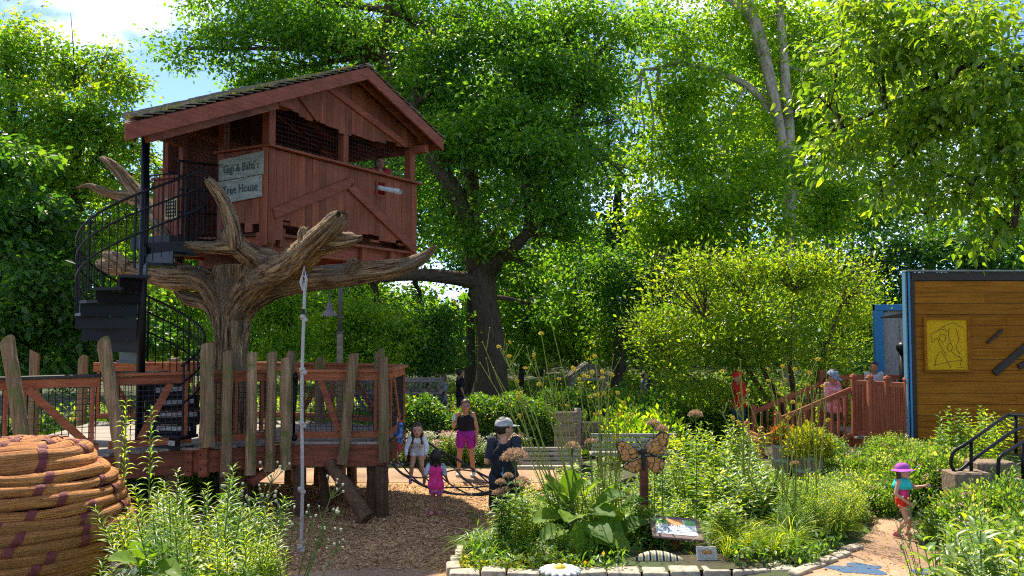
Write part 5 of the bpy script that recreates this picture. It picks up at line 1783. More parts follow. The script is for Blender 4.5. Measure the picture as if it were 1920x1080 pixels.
# ---- the big oak behind the deck
OD = 34.0
ob = P(915, 750, OD)
oak_cl = [C(*a) for a in ((1150, 230, 33, 26), (1172, 330, 33, 22), (1160, 165, 33, 24), (1140, 330, 34, 26), (350, 92, 34, 50), (425, 62, 34, 66), (455, 150, 35, 62), (540, 90, 35, 105), (560, 20, 34, 100), (640, 60, 33, 100), (700, 160, 36, 115), (780, 50, 34, 125), (850, 150, 32, 110), (930, 60, 33, 120), (1010, 130, 32, 105),
                          (1075, 50, 33, 95), (1085, 200, 33, 75), (960, 240, 31, 110), (1040, 290, 31, 85), (870, 300, 32, 90), (815, 400, 33, 70), (900, 430, 32, 60), (1000, 390, 31, 85), (1065, 400, 32, 62), (1080, 455, 33, 45), (1000, 500, 33, 44),
                          (760, 340, 35, 60), (1170, 50, 34, 62), (1135, 110, 34, 48), (430, 0, 35, 70), (480, 210, 37, 50), (660, 560, 34, 62), (720, 600, 34, 55), (790, 565, 35, 40), (1010, 570, 34, 36), (700, 500, 35, 60))]
make_tree('oak_tree', 'huge dark barked oak with spreading crown behind the deck', [(ob - Vector((0, 0, .3)), .84), (P(922, 700, OD), .62), (P(918, 620, OD), .52), (P(908, 560, OD), .50), (P(905, 520, OD), .54), (P(900, 490, OD), .45), (P(880, 430, OD), .34)],
          [([P(905, 530, OD), P(860, 522, OD - .5), P(780, 515, OD - 1), P(690, 522, OD - 1.5), P(600, 520, OD - 1)], [.4, .3, .25, .18, .08]),
           ([P(895, 500, OD), P(876, 420, 33), P(852, 360, 32.5), P(818, 305, 32), P(790, 240, 32), P(775, 200, 32), P(800, 60, 32)], [.46, .36, .33, .31, .25, .20, .08]),
           ([P(912, 510, OD), P(940, 480, 33), P(985, 440, 32), P(990, 385, 31), P(975, 300, 30.5), P(962, 210, 30.5)], [.42, .3, .2, .15, .12, .06]),
           ([P(905, 495, OD), P(940, 430, 34), P(1010, 330, 34), P(1070, 240, 33), P(1095, 150, 33)], [.4, .32, .27, .22, .1]),
           ([P(885, 430, OD), P(880, 300, 35), P(840, 130, 35), P(870, 0, 35)], [.34, .3, .22, .12]),
           ([P(852, 400, 33), P(885, 330, 33.5), P(900, 260, 34)], [.2, .16, .08]),
           ([P(780, 240, 33), P(720, 100, 34), P(728, 20, 34), P(740, -60, 34)], [.26, .24, .2, .1])],
          oak_cl, 112000, .185, 'lf_oak', 'bark_oak', k_each=5, r_l=.15, r1=.035, lpc=24, spread=.36, surf=.40)
# ---- sycamore
YD = 38.0
syc_cl = [C(*a) for a in ((1255, 40, 38, 75), (1300, 140, 38, 90), (1240, 190, 38, 50), (1265, 300, 38, 66), (1340, 250, 37, 100), (1300, 400, 37, 90), (1380, 380, 36, 95), (1400, 50, 39, 100), (1440, 170, 39, 90), (1520, 80, 40, 100), (1540, 230, 40, 100), (1440, 320, 37, 70), (1510, 400, 39, 95), (1225, 395, 38, 48), (1560, 370, 40, 90), (1600, 150, 41, 100), (1235, 480, 38, 60), (1330, 480, 37, 70), (1195, 300, 38, 30), (1190, 200, 38, 26), (1200, 450, 39, 40))]
make_tree('sycamore_tree', 'tall pale barked sycamore with light trunk behind the yellow green shrub', [(P(1482, 740, YD), .36), (P(1480, 600, YD), .30), (P(1478, 480, YD), .27), (P(1482, 350, YD), .26), (P(1478, 230, YD), .26), (P(1470, 120, YD), .22), (P(1460, 0, YD), .16), (P(1452, -90, YD), .1)],
          [([P(1432, 105, 37.5), P(1418, 50, 37.5), P(1400, 0, 37.5), P(1380, -60, 37.5)], [.30, .28, .24, .2]),
           ([P(1478, 330, 38), P(1455, 200, 37.6), P(1432, 100, 37.5)], [.2, .22, .28]),
           ([P(1415, 40, 37.5), P(1380, 10, 37.5), P(1340, -20, 37.5)], [.16, .15, .1]),
           ([P(1460, 230, 38), P(1400, 160, 38), P(1290, 120, 38), P(1235, 128, 38), P(1205, 130, 38)], [.18, .15, .14, .1, .05])],
          syc_cl, 58000, .195, 'lf_syc', 'bark_syc', k_each=3, r_l=.08, r1=.03, lpc=22, spread=.38, asp=.8)
# ---- near tree reaching in from the right
near_cl = [C(*a) for a in ((1545, 180, 12, 44), (1640, 120, 11.5, 80), (1720, 50, 11, 90), (1820, 70, 10.5, 105), (1905, 150, 10, 90), (1690, 230, 11.5, 80), (1780, 200, 11, 90), (1880, 280, 10.5, 90), (1590, 290, 12, 55), (1720, 330, 11.5, 62), (1815, 370, 11, 66), (1885, 415, 11, 52), (1560, 90, 12, 40), (1855, 462, 11.3, 34), (1620, 10, 11.5, 70), (1655, 375, 12, 32), (1960, 330, 10.5, 70), (1545, 250, 12.2, 30))]
nt0 = Vector((9.0, 10.8, .4))
make_tree('leaning_shade_tree', 'bright leaved tree whose branches hang in from the upper right', [(nt0, .24), (nt0 + Vector((-.1, 0, 2)), .19), (nt0 + Vector((-.35, 0, 4)), .15), (nt0 + Vector((-.6, .1, 6.5)), .10), (nt0 + Vector((-.8, .1, 8.5)), .05)],
          [([nt0 + Vector((-.3, 0, 4.4)), P(1960, 250, 10.8), P(1900, 268, 10.8), P(1862, 284, 10.9), P(1838, 296, 11)], [.11, .09, .075, .06, .03]),
           ([nt0 + Vector((-.2, 0, 3.4)), P(1940, 330, 10.6), P(1908, 380, 10.7), P(1900, 425, 10.8), P(1870, 432, 10.9)], [.08, .055, .04, .035, .015]),
           ([nt0 + Vector((-.5, 0, 6)), P(1860, 120, 10.8), P(1760, 160, 11.2), P(1660, 200, 11.6), P(1580, 240, 12)], [.09, .07, .05, .035, .012]),
           ([P(1850, 230, 10.9), P(1780, 225, 11.2), P(1700, 290, 11.5), P(1650, 340, 11.9)], [.05, .04, .025, .01])],
          near_cl, 10500, .128, 'lf_near', 'bark_dark', k_each=9, r_l=.03, r1=.010, lpc=12, spread=.17, pad_n=9, asp=.42, droop=.5, six=True, surf=.55)
# ---- yellow-green shrub tree
shr_cl = [C(*a) for a in ((1215, 600, 21.6, 26), (1625, 550, 22, 22), (1268, 600, 21.4, 36), (1335, 565, 21.8, 46), (1405, 595, 20.2, 54), (1490, 565, 21.2, 56), (1565, 590, 21.4, 42), (1605, 585, 21.5, 38), (1300, 640, 20.5, 62), (1380, 660, 20, 62), (1460, 630, 20, 62), (1535, 640, 21, 52), (1250, 690, 20.5, 44), (1320, 735, 20, 46), (1232, 620, 21, 34), (1600, 655, 21.5, 32), (1400, 735, 20.5, 36), (1540, 700, 20.8, 34))]
shoots = []
for (x0, y0, x1, y1) in ((1232, 560, 1222, 470), (1290, 520, 1300, 480), (1340, 510, 1335, 478), (1395, 520, 1410, 475), (1440, 520, 1450, 490), (1470, 510, 1468, 478), (1500, 520, 1508, 472), (1545, 520, 1556, 468), (1580, 540, 1600, 500), (1610, 570, 1640, 482), (1360, 530, 1372, 490), (1215, 640, 1192, 610), (1525, 530, 1530, 490), (1425, 530, 1432, 496), (1320, 530, 1318, 492)):
    for q in np.linspace(0, 1, 4):
        shoots.append(C(x0 + (x1 - x0) * q, y0 + (y1 - y0) * q, 20.8, 17 - 9 * q, 1.9))
sb0 = P(1492, 845, 20.6)
stems = []
for pts in (((1485, 840), (1450, 770), (1400, 690), (1330, 600)), ((1490, 845), (1462, 750), (1430, 690), (1400, 560)), ((1495, 845), (1488, 740), (1480, 660), (1490, 550)), ((1500, 845), (1525, 740), (1545, 660), (1580, 570)), ((1480, 842), (1420, 780), (1350, 740), (1270, 690))):
    stems.append(([P(x, y, 20.6 + .1 * k) for k, (x, y) in enumerate(pts)], [.085, .07, .055, .02]))
make_tree('crape_myrtle', 'wide yellow green multi stemmed shrub tree beside the entry steps', [(sb0, .12), (sb0 + Vector((0, 0, .25)), .11), (sb0 + Vector((.0, 0, .5)), .09)], stems, shr_cl + shoots, 36000, .10, 'lf_shrub', 'bark_red', cat='shrub', k_each=3, r_l=.03, r1=.012, lpc=14, spread=.27, pad_n=4.5, asp=.5, droop=-.25, surf=.45)
# ---- left-hand trees
lft_cl = [C(*a) for a in ((40, 120, 27, 80), (130, 125, 27, 62), (195, 150, 27, 46), (80, 220, 26, 82), (175, 235, 26, 72), (245, 270, 27, 44), (20, 300, 25, 72), (130, 330, 26, 72), (225, 345, 27, 56), (300, 320, 28, 36), (325, 372, 28, 38), (250, 420, 27, 50), (180, 440, 27, 44), (205, 105, 27, 22), (-40, 200, 26, 70), (15, 80, 27, 30))]
make_tree('maple_tree', 'sunlit green maple rising to the left of the tree house', [(P(122, 690, 26.5), .30), (P(122, 580, 26.5), .25), (P(125, 480, 26.5), .22), (P(135, 360, 26.5), .18), (P(150, 240, 26.5), .12)],
          [([P(126, 450, 26.5), P(180, 300, 26.5), P(220, 250, 26.5)], [.15, .12, .05]), ([P(126, 470, 26.5), P(60, 360, 26), P(20, 250, 25.5)], [.15, .12, .05])],
          lft_cl, 40000, .15, 'lf_left', 'bark_dark', k_each=5, r_l=.08, r1=.025, lpc=20, spread=.27, asp=.55)
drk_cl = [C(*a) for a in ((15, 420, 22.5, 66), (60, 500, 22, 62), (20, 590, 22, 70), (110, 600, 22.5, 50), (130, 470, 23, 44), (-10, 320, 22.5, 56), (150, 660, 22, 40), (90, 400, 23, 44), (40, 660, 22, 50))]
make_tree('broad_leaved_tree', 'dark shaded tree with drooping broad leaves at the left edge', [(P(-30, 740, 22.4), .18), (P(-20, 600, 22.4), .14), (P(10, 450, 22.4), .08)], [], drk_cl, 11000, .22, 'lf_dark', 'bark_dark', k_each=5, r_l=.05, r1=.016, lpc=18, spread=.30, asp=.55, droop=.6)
# ---- understory behind the deck
for k, (lab, D, tx, cl, n, m_) in enumerate((
        ('small light green tree between the carved trunk and the lamp', 27, 545, ((500, 600, 27, 40), (545, 560, 27.5, 46), (560, 640, 27, 40), (520, 670, 27, 30)), 9000, 'lf_under'),
        ('low bushy tree in dappled sun behind the lamp post', 29, 700, ((650, 640, 29, 44), (700, 600, 29.5, 56), (740, 650, 29, 44), (690, 680, 28.5, 38), (600, 620, 29, 40)), 13000, 'lf_under'),
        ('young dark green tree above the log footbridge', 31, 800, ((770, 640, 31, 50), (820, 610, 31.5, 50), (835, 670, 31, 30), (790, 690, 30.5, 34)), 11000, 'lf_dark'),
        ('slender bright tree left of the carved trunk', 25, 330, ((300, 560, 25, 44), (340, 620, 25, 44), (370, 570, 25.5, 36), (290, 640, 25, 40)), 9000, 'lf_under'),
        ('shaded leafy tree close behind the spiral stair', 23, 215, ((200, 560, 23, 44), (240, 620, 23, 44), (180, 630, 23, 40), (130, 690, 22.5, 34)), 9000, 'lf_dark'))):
    b0 = P(tx, 740, D); b0.z = gz(b0.x, b0.y)
    make_tree('understory_tree', lab, [(b0, .10), (P(tx + 4, 700, D), .085), (P(tx - 4, 640, D), .06), (P(tx, 590, D), .03)], [], [C(*a) for a in cl], int(n * .8), .13, m_, 'bark_dark', group='young trees under the oak', k_each=4, r_l=.03, r1=.012, lpc=18, spread=.30, asp=.6)
# ---- middle distance to the right of the oak
for k, (lab, D, tx, cl, n, m_) in enumerate((
        ('slim leaning tree with sunny foliage just right of the oak trunk', 40, 975, ((985, 600, 40, 46), (1010, 540, 40, 46), (960, 660, 40, 36), (1040, 640, 41, 40)), 14000, 'lf_under'),
        ('shadowed tree standing behind the gabled shelter', 42, 1080, ((1060, 580, 42, 50), (1110, 620, 42, 46), (1050, 660, 42, 40), (1120, 540, 42, 44)), 15000, 'lf_under'),
        ('airy tree with thin dark stems between shelter and shrub', 38, 1155, ((1160, 560, 38, 46), (1190, 620, 38, 46), (1150, 650, 38, 36), (1200, 520, 38, 40), (1230, 680, 38, 34)), 15000, 'lf_under'),
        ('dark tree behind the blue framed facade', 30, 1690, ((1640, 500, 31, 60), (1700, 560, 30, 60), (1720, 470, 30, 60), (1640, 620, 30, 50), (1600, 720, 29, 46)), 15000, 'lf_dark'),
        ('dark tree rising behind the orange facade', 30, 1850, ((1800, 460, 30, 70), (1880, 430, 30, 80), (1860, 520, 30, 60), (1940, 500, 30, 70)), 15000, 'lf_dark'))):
    b0 = P(tx, 740, D); b0.z = gz(b0.x, b0.y)
    lean = 14 if k == 0 else 0
    make_tree('woodland_tree', lab, [(b0, .16), (P(tx + lean * .3, 690, D), .13), (P(tx + lean, 600, D), .11), (P(tx + lean * 2, 520, D), .05)],
              [([P(tx, 690, D), P(tx + 18, 650, D), P(tx + 30, 610, D)], [.08, .07, .03]), ([P(tx, 700, D), P(tx - 14, 660, D), P(tx - 24, 600, D)], [.07, .06, .03])] if k in (1, 2) else [],
              [C(*a) for a in cl], int(n * .75), .17, m_, 'bark_dark', group='trees in the middle distance', k_each=3, r_l=.05, r1=.02, lpc=22, spread=.45, asp=.6)
# ---- tall trees farther back
for k, (lab, D, tx, cl, n) in enumerate((
        ('tall dark tree far behind the tree house roof', 48, 700, ((640, 230, 48, 110), (740, 300, 48, 130), (840, 250, 48, 130), (700, 420, 48, 120), (560, 330, 48, 90), (820, 430, 48, 100)), 26000),
        ('tall dark tree far behind the oak crown', 50, 1010, ((930, 350, 50, 120), (1030, 300, 50, 100), (960, 180, 50, 120), (1040, 430, 50, 80), (950, 470, 50, 90)), 24000),
        ('slim tall tree filling the gap between oak and sycamore', 46, 1160, ((1130, 300, 46, 50), (1180, 420, 46, 60), (1140, 480, 46, 60), (1190, 250, 46, 36), (1130, 180, 46, 46)), 9000),
        ('tall tree far behind the sycamore', 52, 1400, ((1300, 250, 52, 110), (1400, 150, 52, 130), (1420, 330, 52, 130), (1530, 220, 52, 130), (1320, 440, 52, 90), (1560, 420, 52, 110)), 30000),
        ('tall tree far behind the drooping near branches', 50, 1750, ((1680, 250, 50, 130), (1800, 150, 50, 150), (1900, 300, 50, 150), (1760, 380, 50, 130), (1680, 60, 50, 130), (1620, 400, 50, 90), (1880, 460, 48, 110)), 34000),
        ('tree far behind the left maple', 40, 60, ((20, 250, 40, 110), (120, 330, 40, 100), (30, 420, 40, 110), (150, 480, 40, 90), (230, 440, 40, 70), (60, 560, 40, 90), (300, 500, 40, 60)), 24000),
        ('tree far behind the carved trunk', 44, 450, ((420, 420, 44, 80), (500, 500, 44, 80), (380, 520, 44, 70), (600, 560, 44, 80), (460, 620, 44, 60), (350, 420, 44, 40)), 20000))):
    b0 = P(tx, 720, D); b0.z = gz(b0.x, b0.y)
    make_tree('tall_tree', lab, [(b0, .42), (P(tx + 6, 620, D), .34), (P(tx - 6, 480, D), .28), (P(tx, 340, D), .18)], [], [C(*a) for a in cl], int(n * .95), .25, 'lf_far', 'bark_dark', group='tall trees at the back', k_each=3, r_l=.14, r1=.04, lpc=26, spread=.75, asp=.7)
# bare dark trunks standing in the wood
for k, (px, py, D, r_, top, lab) in enumerate(((540, 690, 31, .24, 520, 'dark bare trunk right of the carved tree'), (875, 745, 38, .22, 560, 'dark slim trunk close left of the oak'), (893, 742, 40, .20, 560, 'second dark slim trunk beside the oak'), (1155, 735, 36, .09, 600, 'thin dark leaning stem right of the gabled shelter'), (1142, 735, 36.5, .07, 620, 'thin dark stem close to the gabled shelter'), (1212, 735, 37, .12, 640, 'short dark trunk left of the yellow green shrub'))):
    b0 = P(px, py, D); b0.z = gz(b0.x, b0.y) - .1
    t = thing('slim_woodland_tree', lab, 'tree', b0, 'dark trunks in the wood')
    tp = P(px + (8 if k < 3 else 16), top, D)
    mb = MB(); pp, rr_ = smooth_path([b0, b0.lerp(tp, .4) + Vector((.1, 0, 0)), tp, tp + Vector((.4, 0, 2.5))], [r_ * 1.25, r_, r_ * .8, r_ * .3], 5); mb.tube(pp, rr_, 10)
    mb.build('trunk', M['bark_dark'], t, smooth=True)
    link('crown', crown_mesh('crown', [(tp + Vector((.2, 0, 1.6)), (1.5, 1.3, 1.2)), (tp + Vector((-.7, 0, 2.6)), (1.2, 1.2, .9))], 1800, .2, M['lf_dark'], lpc=18, spread=.4), t)
# far wood that reads as one mass
nW = 46000
a_ = RNG.uniform(-.95, .95, nW)
d_ = RNG.uniform(54, 66, nW)
hmax = 7.0 + 2.0 * np.sin(a_ * 9) + 1.2 * np.sin(a_ * 23)
zz_ = .4 + RNG.random(nW) ** .8 * hmax
tag(link('far_wood', leaves_mesh('far_wood', np.stack([np.tan(a_) * d_ * .95, d_, zz_], 1), rnd_unit(nW), rnd_unit(nW) + np.array([0, 0, .6]), RNG.uniform(.4, .8, nW), .42, RNG.random(nW), M['lf_far'])), 'far wood closing the view behind the garden', 'woodland', kind='stuff')
# low undergrowth on the woodland floor
nU = 36000
ux = RNG.uniform(-16, 17, nU); uy = 20.2 + RNG.random(nU) ** 1.3 * 26
uz = np.array([gz(float(a), float(b)) for a, b in zip(ux, uy)])
hh = (.18 + .35 * np.clip(np.sin(ux * .9 + uy * .5) * .6 + np.sin(uy * 1.3 - ux * .4) * .5, 0, 1)) * RNG.random(nU)
tag(link('undergrowth', leaves_mesh('undergrowth', np.stack([ux, uy, uz + hh], 1), rnd_unit(nU), rnd_unit(nU) * .6 + np.array([0, 0, 1.0]), RNG.uniform(.10, .24, nU), RNG.uniform(.06, .13, nU), RNG.random(nU), M['lf_under'])), 'low leafy undergrowth covering the woodland floor', 'undergrowth', kind='stuff')

# fallen leaves lying about on mulch and path
nF = 900
fx = np.concatenate([RNG.uniform(-4.2, 1.2, 600), RNG.uniform(3.6, 5.9, 300)]); fy = np.concatenate([RNG.uniform(9.6, 19, 600), RNG.uniform(9.6, 13, 300)])
fz = np.where(fx > 3, .366, .026) + RNG.uniform(0, .012, nF)
M['litter'] = leaf_mat('fallen_leaf', [(.16, .085, .03), (.30, .18, .05), (.36, .30, .07)], .2, rough=.8, spec=.2)
tag(link('leaf_litter', leaves_mesh('leaf_litter', np.stack([fx, fy, fz], 1), rnd_unit(nF) * np.array([1, 1, .25]), rnd_unit(nF) * .35 + np.array([0, 0, 1]), RNG.uniform(.03, .075, nF), RNG.uniform(.018, .04, nF), RNG.random(nF), M['litter'])), 'dry fallen leaves lying on mulch and paths', 'leaf litter', kind='stuff')

# ---- clipped hedges
def hedge(label, cx, cy, sx, sy, sz, n, rz=0, pw=3.2):
    t = thing('clipped_hedge', label, 'hedge', (cx, cy, gz(cx, cy)), 'clipped hedges behind the path')
    u = rnd_unit(n)
    k = (np.abs(u[:, 0]) ** pw + np.abs(u[:, 1]) ** pw + np.abs(u[:, 2]) ** pw) ** (-1 / pw)
    p = u * k[:, None] * RNG.uniform(.86, 1.06, n)[:, None]
    p[:, 2] = np.abs(p[:, 2])
    bump_ = 1 + .05 * np.sin(p[:, 0] * 9 + p[:, 2] * 6)
    pos = np.stack([p[:, 0] * sx * bump_, p[:, 1] * sy * bump_, p[:, 2] * sz * bump_], 1)
    ax = u * .6 + rnd_unit(n) * .8
    nr = u + rnd_unit(n) * .5 + np.array([0, 0, .4])
    me = leaves_mesh('foliage', pos, ax, nr, RNG.uniform(.06, .11, n), RNG.uniform(.04, .065, n), RNG.random(n), M['lf_hedge'])
    o = bpy.data.objects.new('foliage', me); COL.objects.link(o); o.parent = t
    mb = MB(); mb.ell((0, 0, 0), (1, 1, 1), 20, 14)  # dark solid core, added to block the view through the leaves
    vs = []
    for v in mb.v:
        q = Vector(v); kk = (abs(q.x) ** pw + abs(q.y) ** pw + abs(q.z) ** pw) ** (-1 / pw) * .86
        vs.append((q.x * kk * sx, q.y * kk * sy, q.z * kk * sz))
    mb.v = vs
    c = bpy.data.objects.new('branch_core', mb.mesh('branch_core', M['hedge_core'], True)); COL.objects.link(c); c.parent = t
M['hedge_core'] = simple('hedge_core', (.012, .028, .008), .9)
hedge('rounded clipped hedge beyond the rope net', P(787, 800, 21.5).x, 21.5, .85, .9, 1.38, 15000, pw=2.6)
hedge('long dark clipped hedge behind the woman in purple shorts', P(945, 800, 21.3).x, 21.3, 1.35, .9, 1.42, 22000)
hedge('low hedge filling the gap by the timber planter', P(1060, 790, 22.6).x, 22.6, 1.1, .8, 1.45, 14000)

# ================================================================== BED PLANTS
class LV:
    def __init__(self):
        self.p, self.a, self.n, self.l, self.w, self.r = [], [], [], [], [], []
    def add(self, p, a, n, l, w, r):
        self.p.append(tuple(p)); self.a.append(tuple(a)); self.n.append(tuple(n)); self.l.append(l); self.w.append(w); self.r.append(r)
    def mesh(self, name, mat, six=True, fold=.2, curl=.12):
        return leaves_mesh(name, self.p, self.a, self.n, self.l, self.w, self.r, mat, fold, six, curl)

rr = random.Random(21)
def kid(name, me, root):
    o = bpy.data.objects.new(name, me)
    COL.objects.link(o)
    o.parent = root
    KIDS.setdefault(root.name, []).append(o)
    return o
def root_(name):
    o = bpy.data.objects.new(name, None)
    COL.objects.link(o)
    return o

def p_leafy(name, h, nst, L_, W_, mat, step=.055, spread=.12, lean=.22, up=.35, low=.1, six=True, whorl=2, smat='stem', flower=None, taper=.5):
    root = root_(name)
    lv, st_ = LV(), MB()
    fl = LV()
    for s in range(nst):
        a = rr.uniform(0, 6.28)
        b0 = Vector((math.cos(a), math.sin(a), 0)) * rr.uniform(0, spread)
        H_ = h * rr.uniform(.72, 1.08)
        top = b0 + Vector((math.cos(a) * lean * H_ * rr.uniform(.2, 1), math.sin(a) * lean * H_ * rr.uniform(.2, 1), H_))
        mid = b0.lerp(top, .5) + Vector((rr.uniform(-.03, .03), rr.uniform(-.03, .03), 0))
        pp, _ = smooth_path([b0, mid, top], [1, 1, 1], 4)
        st_.tube(pp, [.006 * (1 - .6 * i / len(pp)) for i in range(len(pp))], 5)
        z = low
        ph = rr.uniform(0, 6.28)
        while z < 1.0:
            q = b0.lerp(mid, z * 2) if z < .5 else mid.lerp(top, (z - .5) * 2)
            sz = (1 - taper * abs(z - .45) * 1.6) if z < .93 else .45
            for w_ in range(whorl):
                an = ph + 6.283 * w_ / whorl + rr.uniform(-.3, .3)
                d = Vector((math.cos(an), math.sin(an), up + (z - .5) * .9 + rr.uniform(-.2, .2)))
                lv.add(q, d, (rr.uniform(-.25, .25), rr.uniform(-.25, .25), 1), L_ * sz * rr.uniform(.8, 1.2), W_ * sz * rr.uniform(.8, 1.2), rr.random() * .75 + .25 * z)
            ph += 1.57 if whorl == 2 else .9
            z += step / H_ * rr.uniform(.8, 1.2)
        if flower:
            for _ in range(flower[1]):
                o_ = Vector((rr.gauss(0, 1), rr.gauss(0, 1), rr.gauss(0, .5))) * flower[2]
                fl.add(top + o_, o_ + Vector((0, 0, .02)), (rr.gauss(0, 1), rr.gauss(0, 1), 1), flower[3], flower[3], rr.random())
    kid('stem', st_.mesh('stem', M[smat]), root)
    kid('foliage', lv.mesh('foliage', M[mat], six), root)
    if flower:
        tag(kid('flower_head', fl.mesh('flower_head', M[flower[0]], False), root), kind='stuff')
    return root

def p_grass(name, h, n, mat, wid=.012):
    root = root_(name)
    mb = LV()
    for _ in range(n):
        a = rr.uniform(0, 6.28)
        d = Vector((math.cos(a) * rr.uniform(.15, .75), math.sin(a) * rr.uniform(.15, .75), 1))
        b0 = Vector((math.cos(a), math.sin(a), 0)) * rr.uniform(0, .07)
        L_ = h * rr.uniform(.6, 1.15)
        d.normalize()
        m_ = b0 + d * L_ * .55
        nrm = Vector((-math.cos(a) * .6, -math.sin(a) * .6, .8))
        r_ = rr.random()
        mb.add(b0, d, nrm, L_ * .62, wid, r_)
        d2 = Vector((d.x * 2.0, d.y * 2.0, d.z * rr.uniform(-.1, .7)))
        mb.add(b0 + d * L_ * .5, d2, nrm, L_ * .55, wid * .9, r_)
    kid('foliage', mb.mesh('foliage', M[mat], True, .1, .16), root)
    return root

def p_bush(name, r_, h, n, L_, mat, asp=.55, flower=None, six=False):
    root = root_(name)
    u = rnd_unit(n); u[:, 2] = np.abs(u[:, 2])
    lump = 1 + .16 * np.sin(u[:, 0] * 7 + 1) * np.cos(u[:, 1] * 6)
    p = u * (RNG.random((n, 1)) ** .30) * lump[:, None] * np.array([r_, r_, h]) * RNG.uniform(.9, 1.12, (n, 1))
    kid('foliage', leaves_mesh('foliage', p, u + rnd_unit(n) * .8 + np.array([0, 0, .25]), u * .6 + rnd_unit(n) * .5 + np.array([0, 0, .7]), RNG.uniform(.7, 1.3, n) * L_, L_ * asp, RNG.random(n), M[mat], six=six), root)
    mb = MB()
    for k in range(7):
        a = k * .9
        mb.tube([(0, 0, 0), (r_ * .4 * math.cos(a), r_ * .4 * math.sin(a), h * .45), (r_ * .7 * math.cos(a), r_ * .7 * math.sin(a), h * .75)], [.009, .006, .003], 5)
    kid('stem', mb.mesh('stem', M['stem']), root)
    if flower:
        m_ = flower[1]
        u = rnd_unit(m_); u[:, 2] = np.abs(u[:, 2]) + .3; u /= np.linalg.norm(u, axis=1, keepdims=True)
        k_ = 6
        uu = np.repeat(u * np.array([r_, r_, h]) * 1.08, k_, 0)
        tag(kid('flower_head', leaves_mesh('flower_head', uu + RNG.normal(size=uu.shape) * .012, rnd_unit(len(uu)), rnd_unit(len(uu)) + np.array([0, 0, 1]), flower[2], flower[2] * .8, RNG.random(len(uu)), M[flower[0]]), root), kind='stuff')
    return root

def p_fern(name, h, n, mat, leaf=.045, asp=.16):
    """feathery upright sprays"""
    root = root_(name)
    lv, st_ = LV(), MB()
    for _ in range(n):
        a = rr.uniform(0, 6.28)
        b0 = Vector((rr.gauss(0, .06), rr.gauss(0, .06), 0))
        t_ = b0 + Vector((math.cos(a) * h * rr.uniform(.1, .5), math.sin(a) * h * rr.uniform(.1, .5), h * rr.uniform(.6, 1.1)))
        st_.tube([b0, b0.lerp(t_, .5), t_], [.004, .003, .0015], 4)
        for k in range(34):
            q = b0.lerp(t_, .25 + .75 * k / 34)
            an = k * 2.4
            lv.add(q, (math.cos(an), math.sin(an), .7), (0, 0, 1), leaf * rr.uniform(.8, 1.6), leaf * asp * 1.6, rr.random() * .6 + .4 * k / 34)
    kid('stem', st_.mesh('stem', M['stem']), root)
    kid('foliage', lv.mesh('foliage', M[mat], False), root)
    return root

def p_spike(name, h, mat):
    """single upright stem thick with narrow whorled leaves"""
    root = root_(name)
    lv, st_ = LV(), MB()
    st_.tube([(0, 0, 0), (.01, .0, h * .5), (0, .01, h)], [.009, .007, .003], 6)
    k, z = 0, .12
    while z < h:
        f = z / h
        L_ = .16 * (1 - f) ** .6 + .03
        for q in range(2):
            an = k * 2.4 + q * 3.1
            lv.add((0, 0, z), (math.cos(an), math.sin(an), .35 + .6 * f - .25), (0, 0, 1), L_ * rr.uniform(.8, 1.15), .018 + .008 * (1 - f), .3 + .6 * f * rr.random() + .1 * rr.random())
        z += .022
        k += 1
    kid('stem', st_.mesh('stem', M['stem']), root)
    kid('foliage', lv.mesh('foliage', M[mat], True, .15, .22), root)
    return root

def p_balls(name, h, n):
    """bare stems ending in small round heads (rattlesnake-master like)"""
    root = root_(name)
    st_, hd, lv = MB(), MB(), LV()
    for _ in range(n):
        a = rr.uniform(0, 6.28)
        t_ = Vector((math.cos(a) * h * rr.uniform(.05, .3), math.sin(a) * h * rr.uniform(.05, .3), h * rr.uniform(.75, 1.1)))
        st_.tube([(0, 0, 0), t_ * .55, t_], [.006, .005, .003], 5)
        for _k in range(rr.randint(3, 6)):
            e = t_ + Vector((rr.gauss(0, .05), rr.gauss(0, .05), rr.uniform(-.02, .12)))
            st_.tube([t_ - Vector((0, 0, .05)), e], [.003, .002], 4)
            hd.ell(e, .0085 * rr.uniform(.8, 1.3), 6, 5)
        for q in range(5):
            an = rr.uniform(0, 6.28)
            lv.add(t_ * rr.uniform(.05, .5), (math.cos(an), math.sin(an), .9), (0, 0, 1), .35 * rr.uniform(.5, 1), .018, rr.random())
    kid('stem', st_.mesh('stem', M['stem']), root)
    tag(kid('flower_head', hd.mesh('flower_head', M['seed'], True), root), kind='stuff')
    kid('foliage', lv.mesh('foliage', M['lf_pale'], True, .1, .2), root)
    return root

